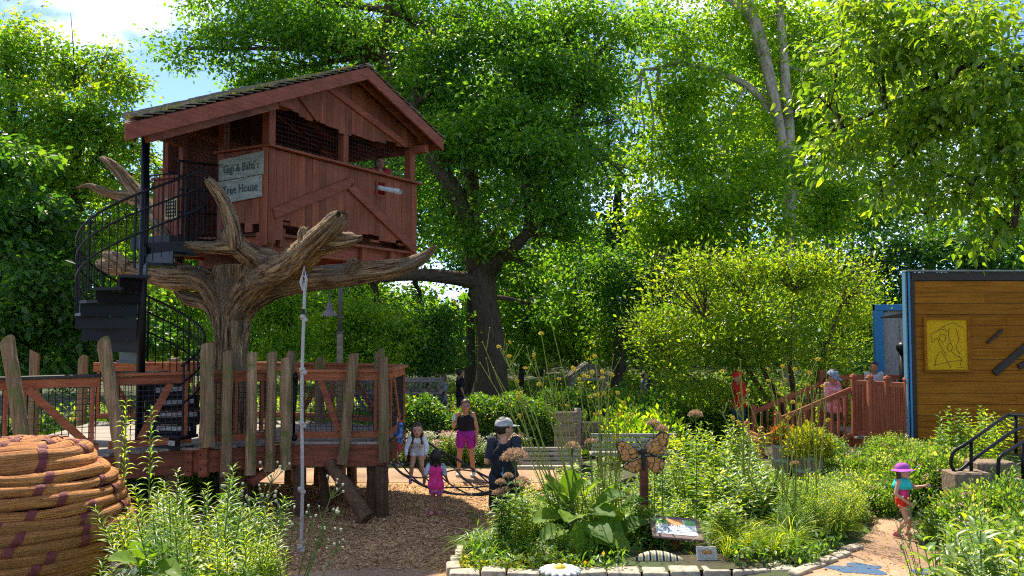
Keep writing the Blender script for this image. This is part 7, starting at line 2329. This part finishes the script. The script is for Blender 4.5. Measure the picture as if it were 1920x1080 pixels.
def person(label, foot, h, face, pose=None, kid_=False, skin='skin', clothes=(), hair=None, extras=None, voxel=None, toes=None, head_turn=0.0, head_tilt=0.0, hands=True):
    J = dict(KIDB if kid_ else BASE)
    J.update(pose or {})
    J = {k: Vector(v) * h for k, v in J.items()}
    rot = Matrix.Rotation(face, 3, 'Z')
    foot = Vector(foot)
    W = lambda v: foot + rot @ Vector(v)
    t = thing('person', label, 'person', foot)
    hs = 1.28 if kid_ else 1.0
    fat = 1.0
    r_ = lambda x: x * h
    hr = (.058 * hs * h, .070 * hs * h, .084 * hs * h)
    HR = Matrix.Rotation(head_turn, 3, 'Z') @ Matrix.Rotation(head_tilt, 3, 'X')
    def torso(k=1.0, add=0.0, lo=0.0):
        sx = .048 * h
        out = []
        up_ = lambda a, dx: J[a] + Vector((dx, 0, 0))
        cw, ww, pw_ = .052, .040, .046
        for s in (-1, 1):
            out.append((up_('che', s * cw * h), up_('wai', s * ww * h), r_(.060) * k + add, r_(.052) * k + add))
            out.append((up_('wai', s * ww * h), up_('pel', s * pw_ * h), r_(.052) * k + add, r_(.060) * k + add))
            out.append((up_('che', s * cw * h), J['sh' + ('L' if s < 0 else 'R')], r_(.056) * k + add, r_(.036) * k + add))
        out.append((up_('che', -cw * h), up_('che', cw * h), r_(.060) * k + add, r_(.060) * k + add))
        out.append((up_('pel', -pw_ * h), up_('pel', pw_ * h), r_(.060) * k + add, r_(.060) * k + add))
        return out
    segs = torso(.94)
    for s in 'LR':
        segs += [(J['sh' + s], J['el' + s], r_(.035), r_(.026)), (J['el' + s], J['wr' + s], r_(.027), r_(.017)),
                 (J['hi' + s], J['kn' + s], r_(.055), r_(.036)), (J['kn' + s], J['kn' + s].lerp(J['an' + s], .35), r_(.035), r_(.034)), (J['kn' + s].lerp(J['an' + s], .35), J['an' + s], r_(.034), r_(.020))]
        toe = rot.inverted() @ rot @ Vector((0, .085 * h, -.02 * h)) if not toes else Vector(toes[s]) * h
        segs.append((J['an' + s] + Vector((0, -.01 * h, -.018 * h)), J['an' + s] + toe, r_(.020), r_(.017)))
        d = (J['wr' + s] - J['el' + s]).normalized()
        segs.append((J['wr' + s], J['wr' + s] + d * .045 * h, r_(.016), r_(.019)))
    segs.append((J['che'] + Vector((0, 0, .03 * h)), J['nec'], r_(.05), r_(.034)))
    segs.append((J['nec'], J['hea'] - HR @ Vector((0, 0, .03 * h)), r_(.031), r_(.036 * hs)))
    hc = J['hea']
    segs.append(('e', hc, hr, HR))
    segs.append(('e', hc + HR @ Vector((0, hr[1] * .35, -hr[2] * .45)), (hr[0] * .72, hr[1] * .62, hr[2] * .52), HR))      # jaw
    segs.append((hc + HR @ Vector((0, hr[1] * .92, -hr[2] * .02)), hc + HR @ Vector((0, hr[1] * 1.12, -hr[2] * .22)), .010 * h * hs, .013 * h * hs))   # nose
    for s in (-1, 1):
        segs.append(('e', hc + HR @ Vector((s * hr[0] * 1.0, -hr[1] * .05, -hr[2] * .08)), (.010 * h, .016 * h, .022 * h), HR))
    segs = [((s[0], W(s[1]), s[2], rot @ s[3]) if s[0] == 'e' else (W(s[0]), W(s[1]), s[2], s[3])) for s in segs]
    vx = voxel or .0085 * h / 1.0
    me = solid(segs, vx, 3)
    if hands:
        mb = MB()
        mb.v = [tuple(v.co) for v in me.vertices]
        mb.f = [tuple(p.vertices) for p in me.polygons]
        mb.uv = [None] * len(mb.f); mb.mi = [0] * len(mb.f)
        for s in 'LR':
            d = (J['wr' + s] - J['el' + s]).normalized()
            sgn = -1 if s == 'L' else 1
            fw = Vector((0, 1, 0)); fw = (fw - d * fw.dot(d)).normalized()
            sd = d.cross(fw).normalized() * sgn
            palm = J['wr' + s] + d * .05 * h
            for k, ln in enumerate((.036, .042, .039, .030)):
                o_ = palm + fw * (.018 - .012 * k) * h
                m1 = o_ + d * ln * .55 * h
                m2 = m1 + (d * .6 - sd * .55).normalized() * ln * .5 * h
                mb.tube([W(o_ - d * .012 * h), W(m1), W(m2)], [.0058 * h, .0056 * h, .0042 * h], 6)
            tb = J['wr' + s] + d * .022 * h + fw * .014 * h
            mb.tube([W(tb), W(tb + (d * .6 + fw * .8).normalized() * .022 * h), W(tb + (d * .9 + fw * .5).normalized() * .042 * h)], [.0068 * h, .0062 * h, .0046 * h], 6)
        me2 = mb.mesh('body', M[skin], True)
        bpy.data.meshes.remove(me)
        me = me2
    else:
        me.materials.clear(); me.materials.append(M[skin])
    link('body', me, t)
    # face
    for s in (-1, 1):
        MB().ell(W(hc + HR @ Vector((s * hr[0] * .40, hr[1] * .90, hr[2] * .05))), (.0085 * h * hs, .0075 * h * hs, .0055 * h * hs), 8, 6).build('eye', M['eye'], t, smooth=True)
    MB().ell(W(hc + HR @ Vector((0, hr[1] * .93, -hr[2] * .48))), (.017 * h * hs, .008 * h, (.0055 if not (extras or {}).get('open_mouth') else .016) * h * hs), 8, 6).build('mouth', M['lip'], t, smooth=True)
    cset = {}
    def garment(nm, mat, sg, vox=None):
        sg = [((s[0], W(s[1]), s[2], rot @ s[3]) if s[0] == 'e' else (W(s[0]), W(s[1]), s[2], s[3])) for s in sg]
        m_ = solid(sg, vox or vx * 1.05, 3)
        m_.materials.clear(); m_.materials.append(mat)
        return link(nm, m_, t)
    for c in clothes:
        k = c[0]
        if k == 'top':          # ('top', mat, sleeve 0..1, lower)
            _, mat, slv, lowd = c
            sg = torso(1.0, .012 * h)
            if slv == 0:
                sg = [(s[0], s[0].lerp(s[1], .52), s[2], r_(.040)) if k2 in (2, 5) else s for k2, s in enumerate(sg)]
            if lowd:
                for s in (-1, 1):
                    sg.append((J['pel'] + Vector((s * .046 * h, 0, 0)), J['pel'] + Vector((s * .05 * h, 0, -lowd * h)), r_(.080), r_(.083)))
            for s in 'LR':
                if slv > 0:
                    e = J['sh' + s].lerp(J['el' + s], min(1, slv * 2))
                    sg.append((J['sh' + s], e, r_(.040), r_(.037)))
                    if slv > .5:
                        sg.append((J['el' + s], J['el' + s].lerp(J['wr' + s], (slv - .5) * 2), r_(.036), r_(.028)))
            garment('shirt', mat, sg)
        elif k == 'shorts':     # ('shorts', mat, fraction of thigh, flare)
            _, mat, fr_, fl = c
            tuck = .010 if clothes[0][3] <= 0 else 0
            sg = []
            for s in 'LR':
                e = J['hi' + s].lerp(J['kn' + s], min(1, fr_))
                sg.append((J['hi' + s], e, r_(.068), r_(.060 + fl)))
                if fr_ > 1:
                    sg.append((J['kn' + s], J['kn' + s].lerp(J['an' + s], fr_ - 1), r_(.05), r_(.042)))
            for s in (-1, 1):
                sg.append((J['pel'] + Vector((s * .046 * h, 0, .03 * h)), J['pel'] + Vector((-s * .046 * h, 0, -.01 * h)), r_(.068 + tuck), r_(.070 + tuck)))
            garment('shorts' if fr_ < 1.4 else 'trousers', mat, sg)
        elif k == 'shoes':
            for s in 'LR':
                a = J['an' + s]
                tv = Vector((0, .085 * h, -.02 * h)) if not toes else Vector(toes[s]) * h
                garment('shoe', c[1], [(a + Vector((0, -.018 * h, -.012 * h)), a + tv * 1.05, r_(.028), r_(.025)), (a + Vector((0, -.012 * h, .0)), a + Vector((0, -.005 * h, .012 * h)), r_(.026), r_(.024))], vx)
    if hair:
        kind, mat = hair
        sg = [('e', hc + HR @ Vector((0, -hr[1] * .16, hr[2] * .18)), (hr[0] * 1.13, hr[1] * 1.06, hr[2] * .98), HR)]
        if kind in ('bob', 'long'):
            dn = {'bob': 1.15, 'long': 1.9}[kind]
            for s in (-1, 0, 1):
                sg.append((hc + HR @ Vector((s * hr[0] * .82, -hr[1] * (.28 if s else .62), 0)), hc + HR @ Vector((s * hr[0] * .95, -hr[1] * (.3 if s else .6), -hr[2] * dn)), hr[0] * .45, hr[0] * .36))
        if kind == 'tail':
            sg.append((hc + HR @ Vector((0, -hr[1] * 1.0, hr[2] * .2)), hc + HR @ Vector((hr[0] * .35, -hr[1] * 1.35, -hr[2] * 1.4)), hr[0] * .42, hr[0] * .22))
        if kind == 'curly':
            for k in range(16):
                a = k * 2.4
                sg.append(('e', hc + HR @ Vector((hr[0] * .95 * math.cos(a), -hr[1] * .25 + hr[1] * .8 * math.sin(a), hr[2] * (.1 + .75 * ((k * 7) % 16) / 16))), (hr[0] * .3,) * 3, HR))
        # keep the face clear
        o = garment('hair', M[mat], sg, vx)
        bm_ = o.data
        fdir = rot @ (HR @ Vector((0, 1, 0)))
        c0_ = W(hc)
        up_ = rot @ (HR @ Vector((0, 0, 1)))
        for v in bm_.vertices:
            d_ = v.co - c0_
            f_, u_ = d_.dot(fdir), d_.dot(up_)
            if u_ < hr[2] * .55 and f_ > hr[1] * .25:
                v.co -= fdir * (f_ - hr[1] * .25)
    return t, J, W, HR, hr, rot, t

def cap_on(rec, mat, brim_dir=1.0, wide=False, mat2=None):
    t, J, W, HR, hr, rot, _ = rec
    hc = J['hea']
    mb = MB()
    n = 24
    rows = 7
    vs, fs = [], []
    for i in range(rows):
        ph = math.pi / 2 * i / (rows - 1)
        for k in range(n):
            a = 2 * math.pi * k / n
            vs.append(W(hc + HR @ Vector((hr[0] * 1.17 * math.cos(ph) ** .8 * math.cos(a), -hr[1] * .05 + hr[1] * 1.15 * math.cos(ph) ** .8 * math.sin(a), hr[2] * (.26 + .82 * math.sin(ph))))))
    for i in range(rows - 1):
        for k in range(n):
            fs.append((i * n + k, i * n + (k + 1) % n, (i + 1) * n + (k + 1) % n, (i + 1) * n + k))
    mb.add(vs, fs)
    hat = mb.build('hat_crown', mat, t, smooth=True)
    mb = MB()
    vs, fs = [], []
    m_ = 24 if wide else 12
    for k in range(m_ + (0 if wide else 1)):
        a = 2 * math.pi * k / m_ if wide else math.pi * (.08 + .84 * k / m_)
        c_, s_ = math.cos(a), math.sin(a)
        if wide:
            r0, r1, dz = 1.2, 1.85, -.22
            inn = Vector((hr[0] * r0 * c_, -hr[1] * .05 + hr[1] * r0 * s_, hr[2] * .30)); outr = Vector((hr[0] * r1 * c_ * 1.05, hr[1] * r1 * s_, hr[2] * (.30 + dz * (1 + .25 * math.sin(3 * a)))))
        else:
            inn = Vector((hr[0] * 1.2 * c_, -hr[1] * .05 + hr[1] * 1.18 * s_, hr[2] * .30)); outr = Vector((hr[0] * 1.15 * c_, hr[1] * (1.15 * s_ + .85 * s_), hr[2] * .20))
        for q in (inn, outr):
            vs.append(W(hc + HR @ q)); vs.append(W(hc + HR @ (q - Vector((0, 0, .007)))))
    cnt = m_ if wide else m_
    tot = m_ if wide else m_ + 1
    for k in range(cnt):
        a, b = 4 * k, 4 * ((k + 1) % tot)
        fs += [(a, b, b + 2, a + 2), (a + 1, a + 3, b + 3, b + 1), (a + 2, b + 2, b + 3, a + 3)]
    mb.add(vs, fs)
    mb.build('hat_brim', mat2 or mat, t, smooth=False)

PI = math.pi
# woman with purple shorts on the back path, facing the camera
fp = GP(873, 893, 0.012)
rec = person('woman in black tank top and purple shorts holding a green bottle', fp, 1.62, PI - .15,
       dict(elR=(.155, .02, .645), wrR=(.125, .135, .70), elL=(-.145, -.02, .63), wrL=(-.15, .02, .485), hiL=(-.062, 0, .51), hiR=(.062, 0, .51), knL=(-.085, .012, .28), anL=(-.10, -.012, .04), knR=(.078, .012, .28), anR=(.095, -.012, .04)), skin='skin_t',
       clothes=(('top', cloth('black_tank', (.012, .012, .016)), 0, 0), ('shorts', cloth('purple_shorts', (.27, .02, .24)), .46, .0), ('shoes', cloth('white_shoe', (.55, .54, .52)))), hair=('tail', 'hair_b'), head_turn=.25)
t, J, W, HR, hr, rot, _ = rec
wr = J['wrR'] + Vector((0, .0, .085 * 1.62))
mb = MB(); mb.tube([W(wr + Vector((.0, .03, -.16))), W(wr + Vector((0, .03, .0))), W(wr + Vector((0, .03, .03))), W(wr + Vector((0, .03, .07)))], [.034, .034, .018, .016], 12)
tag(mb.build('water_bottle', simple('pale_green_bottle', (.35, .62, .48), .25), None, smooth=True), 'pale green water bottle held by the woman in purple shorts', 'bottle')
gl = MB()
for s in (-1, 1):
    gl.ell(W(J['hea'] + HR @ Vector((s * hr[0] * .42, hr[1] * .97, hr[2] * .06))), (.024, .014, .018), 10, 6)
    gl.tube([W(J['hea'] + HR @ Vector((s * hr[0] * .8, hr[1] * .85, hr[2] * .08))), W(J['hea'] + HR @ Vector((s * hr[0] * 1.05, 0, hr[2] * .05)))], .004, 5)
gl.build('sunglasses', simple('mirror_lens', (.12, .10, .30), .15, .6), t, smooth=True)
st_ = MB()
for s in (-1, 1):
    st_.tube([W(J['sh' + ('L' if s < 0 else 'R')] + Vector((-s * .035, .06, -.09))), W(J['sh' + ('L' if s < 0 else 'R')] + Vector((-s * .03, .01, .062))), W(J['sh' + ('L' if s < 0 else 'R')] + Vector((-s * .03, -.09, -.08)))], .016, 6)
st_.build('backpack_strap', cloth('grey_strap', (.10, .10, .12)), t, smooth=True)

# man with backpack, seen from behind, looking right
fp = GP(945, 1013, .0)
rec = person('man in dark clothes and grey cap wearing a black backpack', fp, 1.80, -.15,
       dict(elL=(-.138, -.02, .64), wrL=(-.12, .12, .62), elR=(.135, -.02, .64), wrR=(.10, .12, .62)), skin='skin',
       clothes=(('top', cloth('navy_tee', (.028, .034, .05)), .36, .02), ('shorts', cloth('black_shorts', (.014, .014, .017)), .98, .012), ('shoes', cloth('dark_shoe', (.03, .03, .03)))), hair=('short', 'hair_d'), head_turn=-.95)
cap_on(rec, cloth('grey_cap', (.40, .40, .38), .25))
t, J, W, HR, hr, rot, _ = rec
bp_ = solid([('e', W((0, -.175, 1.23)), (.15, .085, .20), rot), ('e', W((0, -.19, 1.06)), (.15, .10, .15), rot), ('e', W((0, -.26, 1.08)), (.10, .05, .12), rot)], .016, 4)
bp_.materials.append(cloth('black_pack', (.012, .014, .018), .3))
pk = thing('backpack', 'black backpack with a blue tag on the back of the man', 'backpack', W((0, -.2, 1.0)))
link('pack_body', bp_, pk)
MB().box(W((.02, -.30, 1.06)), (.035, .01, .11), rot).build('blue_tag', simple('blue_tag', (.02, .25, .45), .5), pk)
mb = MB()
for s in (-1, 1):
    mb.tube([W((s * .12, -.14, 1.36)), W((s * .13, -.02, 1.515)), W((s * .13, .13, 1.36)), W((s * .17, .04, 1.10)), W((s * .14, -.12, 1.0))], .018, 6)
mb.build('shoulder_strap', cloth('pack_strap', (.012, .012, .014)), pk, smooth=True)

# girl in pink seen from behind
fp = GP(817, 966, .004)
rec = person('small dark haired girl in pink swim shirt walking away', fp, 1.08, -.1,
       dict(knL=(-.05, .05, .27), anL=(-.05, -.10, .06), knR=(.05, .03, .26), anR=(.05, .02, .04), elL=(-.15, -.06, .62), wrL=(-.20, .04, .49), elR=(.15, -.02, .62), wrR=(.17, .08, .52)), True, 'skin_d',
       clothes=(('top', cloth('pink_rash_shirt', (.72, .035, .22)), .0, .03), ('shorts', cloth('patterned_shorts', (.45, .12, .30), .6), .50, .008), ('shoes', cloth('pink_shoe', (.55, .20, .25)))), hair=('bob', 'hair_d'))
t, J, W, HR, hr, rot, _ = rec
sl = cloth('patterned_sleeve', (.30, .35, .42), .7)
for s in 'LR':
    m_ = solid([(W(J['sh' + s]), W(J['sh' + s].lerp(J['el' + s], .85)), .05, .045)], .012, 3); m_.materials.append(sl)
    link('sleeve', m_, t)

# girl in white on the net, bending forward
fp = P(782, 906, 15.2)
fp.z = max(.12, fp.z)
rec = person('girl in white top bending forward on the rope net', fp, 1.16, PI + .1,
       dict(pel=(0, -.06, .50), wai=(0, -.0, .58), che=(0, .09, .665), nec=(0, .15, .735), hea=(0, .19, .83), shL=(-.10, .13, .70), shR=(.10, .13, .70), elL=(-.15, .15, .56), wrL=(-.12, .20, .45), elR=(.16, .13, .56), wrR=(.17, .18, .44),
            hiL=(-.05, -.05, .47), hiR=(.05, -.05, .47), knL=(-.07, .03, .26), knR=(.08, .03, .26), anL=(-.11, -.04, .04), anR=(.10, -.03, .04)), True, 'skin',
       clothes=(('top', cloth('white_top', (.70, .71, .74)), .9, -.0), ('shorts', cloth('white_bottom', (.62, .62, .65)), .18, .0), ('shoes', cloth('lilac_shoe', (.48, .25, .42)))), hair=('long', 'hair_b'), head_tilt=-.15)
# child in blue by the deck end
fp = P(742, 874, 15.7)
person('curly haired child in blue and white shirt on the net beside the deck post', fp, .98, PI - .5,
       dict(knL=(-.06, .08, .26), anL=(-.06, -.02, .05), knR=(.07, .10, .27), anR=(.07, .03, .06), elR=(.17, .08, .62), wrR=(.13, .2, .72), elL=(-.15, .06, .58), wrL=(-.12, .17, .55)), True, 'skin',
       clothes=(('top', cloth('blue_white_shirt', (.10, .22, .52), .8), .75, .03), ('shorts', cloth('red_swim_shorts', (.45, .06, .06), .5), .6, .008), ('shoes', cloth('pale_shoe', (.5, .48, .45)))), hair=('curly', 'hair_r'))

# child with the purple hat on the right path
fp = GP(1694, 1008, .358)
rec = person('small girl in purple sun hat and pink and red swimsuit walking on the path', fp, .98, PI + .75,
       dict(elL=(-.18, .09, .66), wrL=(-.17, .22, .70), elR=(.17, -.02, .60), wrR=(.12, .12, .50), knL=(-.055, .06, .26), anL=(-.06, .04, .05), knR=(.06, .08, .26), anR=(.07, -.07, .05)), True, 'skin',
       clothes=(('top', cloth('pink_swim_top', (.70, .05, .20)), 0, 0), ('shorts', cloth('red_swim_bottom', (.72, .035, .02)), .12, .0), ('shoes', cloth('rose_sandal', (.42, .12, .14)))), hair=('long', 'hair_b'), head_turn=-.2, head_tilt=.1, extras={'open_mouth': True})
cap_on(rec, cloth('purple_hat', (.42, .10, .42)), wide=True)
t, J, W, HR, hr, rot, _ = rec
mb = MB()
n = 36
vs, fs = [], []
for i in range(4):
    for k in range(n):
        a = 2 * PI * k / n
        rx_, ry_ = (.06, .10, .125, .14)[i], (.045, .08, .105, .12)[i]
        wv = .012 * math.sin(a * 9) * i / 3
        vs.append(W((( rx_ + wv) * math.cos(a), (ry_ + wv) * math.sin(a), (.795, .765, .705, .655)[i] * .98 + .01)))
for i in range(3):
    for k in range(n):
        fs.append((i * n + k, i * n + (k + 1) % n, (i + 1) * n + (k + 1) % n, (i + 1) * n + k))
mb.add(vs, fs)
o = mb.build('ruffle_collar', cloth('turquoise_ruffle', (.03, .48, .42)), t, smooth=True)
o.modifiers.new('solid', 'SOLIDIFY').thickness = .006

# woman in pink shirt on the steps
fp = Vector((P(1562, 800, 18.3).x, 18.3, .60))
rec = person('woman in pink shirt and blue cap looking down on the entry steps', fp, 1.66, PI + .55,
       dict(elR=(.15, .02, .64), wrR=(.03, .14, .66), elL=(-.15, .02, .64), wrL=(-.02, .15, .63)), skin='skin_t',
       clothes=(('top', cloth('pink_tee', (.68, .28, .32)), .42, .03), ('shorts', cloth('olive_shorts', (.05, .06, .035)), .45, .01), ('shoes', cloth('turquoise_shoe', (.03, .35, .38)))), hair=('tail', 'hair_d'), head_tilt=-.45)
cap_on(rec, cloth('denim_cap', (.22, .28, .36), .35))
t, J, W, HR, hr, rot, _ = rec
mb = MB()
for s in (-1, 1):
    mb.tube([W(J['sh' + ('L' if s < 0 else 'R')] + Vector((-s * .04, .075, -.14))), W(J['sh' + ('L' if s < 0 else 'R')] + Vector((-s * .04, .01, .068))), W(J['sh' + ('L' if s < 0 else 'R')] + Vector((-s * .04, -.10, -.1)))], .014, 6)
mb.build('backpack_strap', cloth('plum_strap', (.10, .02, .05)), t, smooth=True)
me = text_mesh('lettering', 'OLA', .10, simple('white_print', (.75, .74, .70), .7), .002)
# printed word follows the chest
lo_ = link('lettering', me, None)
lo_.parent = t
lo_.matrix_parent_inverse = basis(t).inverted()
lo_.matrix_basis = Matrix.Translation(W(J['che'] + Vector((0, .125, .005)))) @ (rot @ Matrix(((-1, 0, 0), (0, 0, 1), (0, 1, 0)))).to_4x4()

# red shirted person behind the shrub stems
fp = Vector((P(1386, 800, 19.6).x, 19.6, gz(5.2, 19.6)))
rec = person('person in red shirt and red cap half hidden behind shrub stems', fp, 1.55, PI / 2 + .3, dict(), skin='skin_t',
       clothes=(('top', cloth('red_tee', (.55, .02, .02)), .42, .03), ('shorts', cloth('denim_shorts', (.05, .08, .13)), .9, .01), ('shoes', cloth('tan_shoe', (.3, .22, .15)))), hair=('short', 'hair_b'), voxel=.018)
cap_on(rec, cloth('red_cap', (.50, .015, .015)))

# someone inside the tree house
fp = HW(3.95, -.62, 5.29)
person('dark haired person in red shirt looking out of the tree house', fp, 1.66, math.atan2(HN.y, HN.x) - PI / 2 - .7, dict(elR=(.15, .08, .66), wrR=(.06, .19, .72)), skin='skin_t',
       clothes=(('top', cloth('crimson_tee', (.50, .02, .03)), .4, .02), ('shorts', cloth('dark_trousers', (.02, .02, .03)), 1.9, .0)), hair=('long', 'hair_d'), voxel=.018)

# visitors farther back
for k, (px, pyf, D, h, fc, lab, top, bot, hair_) in enumerate((
        (832, 0, 28.5, 1.62, 1.9, 'distant person in grey shirt walking by the log footbridge', (.16, .20, .24), (.05, .06, .09), 'hair_b'),
        (863, 0, 29.5, 1.75, -1.2, 'distant person in black shirt and dark cap near the oak', (.015, .015, .018), (.03, .03, .04), 'hair_d'),
        (875, 0, 24.5, 1.10, 0.3, 'distant auburn haired child just above the hedge', (.30, .10, .10), (.05, .05, .08), 'hair_r'),
        (1206, 0, 31.0, 1.45, -1.4, 'distant person in slate shirt sitting low among the plants', (.06, .085, .11), (.03, .03, .04), 'hair_d'),
        (1636, 0, 18.9, 1.45, 2.6, 'white haired visitor behind the picket railing', (.45, .45, .47), (.06, .08, .14), 'hair_d'))):
    x = (px - 960) / FPX * D
    zf = gz(x, D) if k != 4 else FZ
    if k == 3:
        zf -= .25
    person(lab, (x, D, zf), h, fc, dict(), skin='skin_t', clothes=(('top', cloth('visitor_top', top), .4, .02), ('shorts', cloth('visitor_bottom', bot), 1.6, .0)), hair=('short', hair_), voxel=.022, hands=False)
# child under the deck: only the trouser legs show
fp = GP(608, 945, .004)
person('child in orange trousers standing behind the deck legs', (fp.x, fp.y, .004), 1.12, PI / 2, dict(), True, 'skin_t',
       clothes=(('top', cloth('orange_top', (.35, .12, .05)), .5, .02), ('shorts', cloth('orange_trousers', (.48, .17, .04)), 1.85, .0), ('shoes', cloth('navy_shoe', (.02, .03, .06)))), hair=('short', 'hair_b'), voxel=.014)
